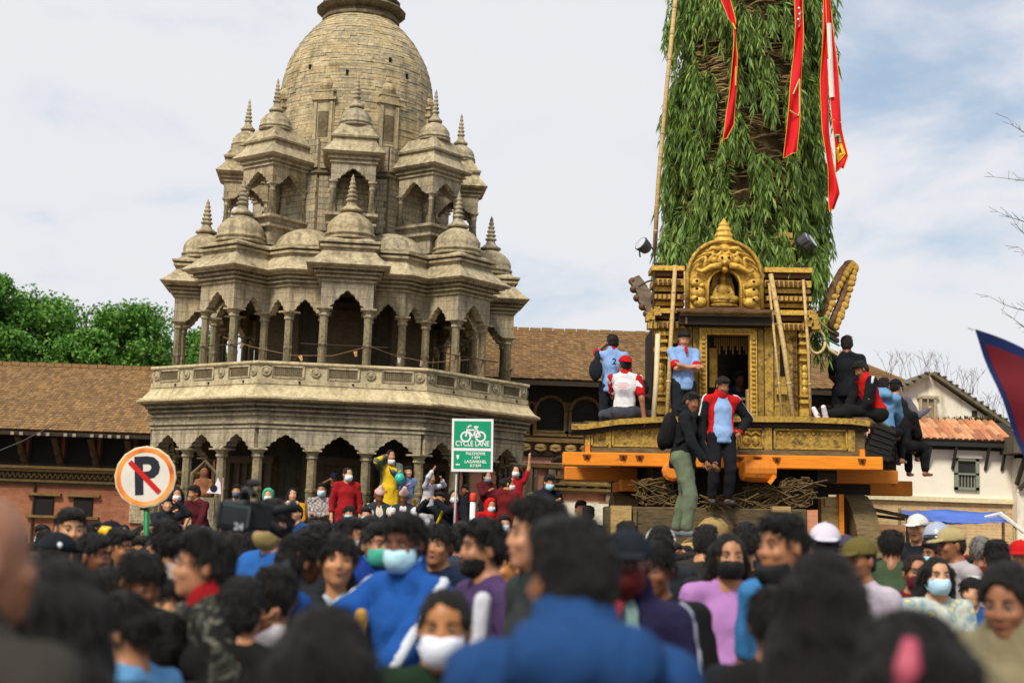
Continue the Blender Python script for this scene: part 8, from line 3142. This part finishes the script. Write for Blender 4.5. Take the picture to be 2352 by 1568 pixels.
camcorder()
person(636, 1296, 4.9, 'person with shaggy dark hair and white tee, back turned, below the camera operator', 176, SKINS[2], 'short', haircol='#17130f', shirt=('tee', '#d2ccd2'), hairvol=0.008)
o, f = person(560, 1322, 4.4, 'person in plain black tee with a bare forearm held up, right of the camouflage jacket', 172, '#b57c50', 'short', shirt=('tee', '#17181a'), arms=('down', ((0.02, 0.16, 0.86), (1.0, 0.2, -0.5))), hands=True)
person(697, 1224, 5.6, 'person with faded sides haircut turned right away from the camera', 122, '#8f5b3c', 'tall', shirt=('jacket', '#2a3034'))
o, f = person(779, 1219, 5.5, 'smiling boy in grey jacket over a white tee', 6, '#b67d4f', 'bowl', shirt=('tee', '#c6d2dc'), arms=('down', 'down'), smile=True, hy=4, extra=[('jacket', '#272b30', ex_open_jacket)], hands=True)
person(868, 1198, 6.8, 'person with jade green mask in a blue jacket, left of the tall striped tracksuit', 34, SKINS[0], 'short', shirt=('jacket', '#1e3f92'), mask='#3fa08a')
person(806, 1186, 7.6, 'person in side view with pale mask, behind the smiling boy', 72, SKINS[2], 'short', shirt=('tee', '#263a70'), mask='#cdd3de')
o, f = person(932, 1178, 5.3, 'tall person in royal blue tracksuit with white stripes and light blue mask', -48, '#6f4128', 'tall', shirt=('jacket', '#2358a6'), mask='#b3dcea', hp=8, hy=22, arms=(((0.10, 0.24, 0.765), (0.6, 0.1, -1)), 'lap'), girth=1.0,
              extra=[('sleeve_stripe', '#dfe6f2', ex_sleeve_stripe(1, 0.022)), ('sleeve_stripe', '#dfe6f2', ex_sleeve_stripe(-1, 0.018)), ('inner_panel', '#c79a4a', lambda f: ([cap(f.up(-0.045, -0.088, 0.74), f.up(-0.05, -0.098, 0.46), 0.016)], 0.012, []))], hands=True)
o, f = PERSONS[-1]
held('phone', 'dark phone in the hand of the royal blue tracksuit', 'phone', phone_parts, o, f, -1, (0, 0, 0.04), (rad(-12), rad(-20), rad(20)))
person(1006, 1199, 7.0, 'young face looking out just right of the royal blue tracksuit', -14, '#a9744c', 'bowl', shirt=('tee', '#1f2a44'), smile=True)
person(1108, 1189, 5.6, 'bearded person with bushy hair in dull purple tee looking left', -64, '#a87450', 'tall', shirt=('tee', '#55406a'), beard=True, hairvol=0.008)
person(1166, 1248, 6.6, 'person in dark jacket with warm lit face between the beard and the striped jacket', -48, '#b5763f', 'short', shirt=('jacket', '#222a2a'))
person(735, 1199, 8.2, 'person in black with narrow lit cheek behind the faded haircut', 130, SKINS[5], 'short', shirt=('tee', '#1b1d22'))
person(850, 1187, 9.0, 'person with bushy black hair, behind the jade green mask', 170, SKINS[1], 'tall', shirt=('tee', '#22242b'))
person(1065, 1196, 8.4, 'person in slate top with back turned, behind the bearded person', 176, SKINS[1], 'short', shirt=('tee', '#3a4450'))
person(1100, 1186, 10.5, 'person in navy cap with back turned, below the white post', 175, SKINS[2], 'short', shirt=('jacket', '#262c40'), hat=('cap', '#232838'))
person(1440, 1196, 9.8, 'person with brown hair in grey hoodie in front of the left chariot post', 174, SKINS[1], 'short', haircol='#221a14', shirt=('jacket', '#3d3f46', 'hood'))


# ---------------------------------------------------------------- the far crowd: people one can count but hardly tell apart
def far_crowd():
    r = random.Random(77)
    tops = [('black', '#191a1d'), ('navy', '#20294a'), ('grey', '#6b6e74'), ('white', '#d2cfd0'), ('maroon', '#541522'), ('blue', '#2d5fa0'), ('olive', '#4d5238'), ('red', '#a81a22'), ('pink', '#c77a92'), ('teal', '#1f6d6a'), ('mustard', '#b98a22'), ('sky blue', '#7ba4d0')]
    kinds = []
    base = []
    for i, (hair, hat, mask, face) in enumerate((('short', None, None, 'back'), ('tall', None, None, 'back'), ('long', None, None, 'back'), ('bowl', None, None, 'front'), ('short', None, '#cfe0ea', 'front'), ('bun', None, '#9fd0e4', 'front'), ('short', ('cap', '#2a2d36'), None, 'back'),
                                                 ('long', None, '#e4e4e8', 'front'), ('short', None, None, 'front'), ('short', ('cap', '#8d2028'), None, 'front'))):
        kinds.append((hair, hat, mask, face))
        base.append(None)
    words = {'short': 'short hair', 'tall': 'thick hair', 'long': 'long hair', 'bowl': 'bowl cut', 'bun': 'tied hair'}
    marks = [(60, 'the bald head at the left edge'), (170, 'the tan face'), (300, 'the teal jersey boy'), (420, 'the no parking sign'), (560, 'the video camera'), (640, 'the camera operator'), (740, 'the smiling boy'), (860, 'the jade green mask'), (950, 'the royal blue tracksuit'), (1050, 'the purple tee'), (1150, 'the cycle lane sign'),
             (1290, 'the plain blue hooded jacket'), (1420, 'the left chariot wheel'), (1560, 'the olive trousers'), (1690, 'the lilac tee'), (1800, 'the blue tee with black mask'), (1900, 'the backwards white cap'), (2000, 'the right chariot wheel'), (2100, 'the white baseball cap'), (2180, 'the beige cap'), (2260, 'the grey hair'), (2340, 'the bright red cap')]
    near_by = lambda u: min(marks, key=lambda m_: abs(m_[0] - u))[1]
    placed = [(o.location.x, o.location.y) for o, f in PERSONS]
    used = {}
    # the chariot's ground and the temple steps stay clear
    def blocked(x, y):
        if (x - TC[0]) ** 2 + (y - TC[1]) ** 2 < 5.4 ** 2:
            return True
        if CX - 2.2 < x < CX + 2.4 and 18.0 < y < 23.5:
            return True
        if CX - 0.9 < x < CX + 0.5 and 15.8 < y < 19:
            return True
        return False
    n = 0
    tries = 0
    while n < 125 and tries < 4000:
        tries += 1
        Y = r.choice((r.uniform(8.8, 12), r.uniform(10, 16), r.uniform(13, 22)))
        u = r.uniform(-30, 2380)
        H = r.choice((r.uniform(1.46, 1.62), r.uniform(1.40, 1.58)))
        x = (u - 1176) * Y / FPX
        if blocked(x, Y) or any((x - a) ** 2 + (Y - b) ** 2 < 0.42 ** 2 for a, b in placed):
            continue
        placed.append((x, Y))
        k = r.randrange(len(kinds))
        if r.random() < 0.12:
            k = r.choice((0, 1, 2))
        hair, hat, mask, face = kinds[k]
        ang = (180 if face == 'back' else 0) + r.uniform(-50, 50)
        tn, tc = r.choice(tops[:6] if r.random() < 0.6 else tops)
        row = 'front rows' if Y < 11 else ('middle rows' if Y < 15 else 'far rows')
        lab = 'person in %s top, %s%s%s, %s near %s' % (tn, words[hair], ' under cap' if hat else '', (', pale mask' if mask[1] in 'ce' else ', blue mask') if mask else (', back turned' if face == 'back' else ''), row, near_by(u).replace('the ', '', 1))
        if len(lab.split()) > 16:
            continue
        if used.get(lab):
            continue
        used[lab] = 1
        if base[k] is None:
            v = 1200 + (1.7 - 1.62) * FPX / Y
            o, f = person(u, v, Y, lab, 0, r.choice(SKINS), hair, shirt=('jacket' if k in (2, 6) else 'tee', tc), pants='#23262e', hat=hat, mask=mask, eyes=face == 'front', vis='head', group='people deep in the crowd', H=1.62)
            o.location = (x, Y, 0)
            base[k] = o
        else:
            o = base[k].copy()
            COL.objects.link(o)
            o['label'] = lab
            for c in base[k].children:
                d = c.copy()
                COL.objects.link(d)
                d.parent = o
                for g in c.children:
                    e = g.copy()
                    COL.objects.link(e)
                    e.parent = d
                if d.name.split('.')[0] in ('tee_shirt', 'jacket'):
                    d.material_slots[0].link = 'OBJECT'
                    d.material_slots[0].material = cloth(tc)
        s = H / 1.62
        o.location = (x, Y, 0)
        o.rotation_euler = (0, 0, rad(ang))
        o.scale = (s * r.uniform(0.97, 1.06), s, s)
        n += 1


far_crowd()
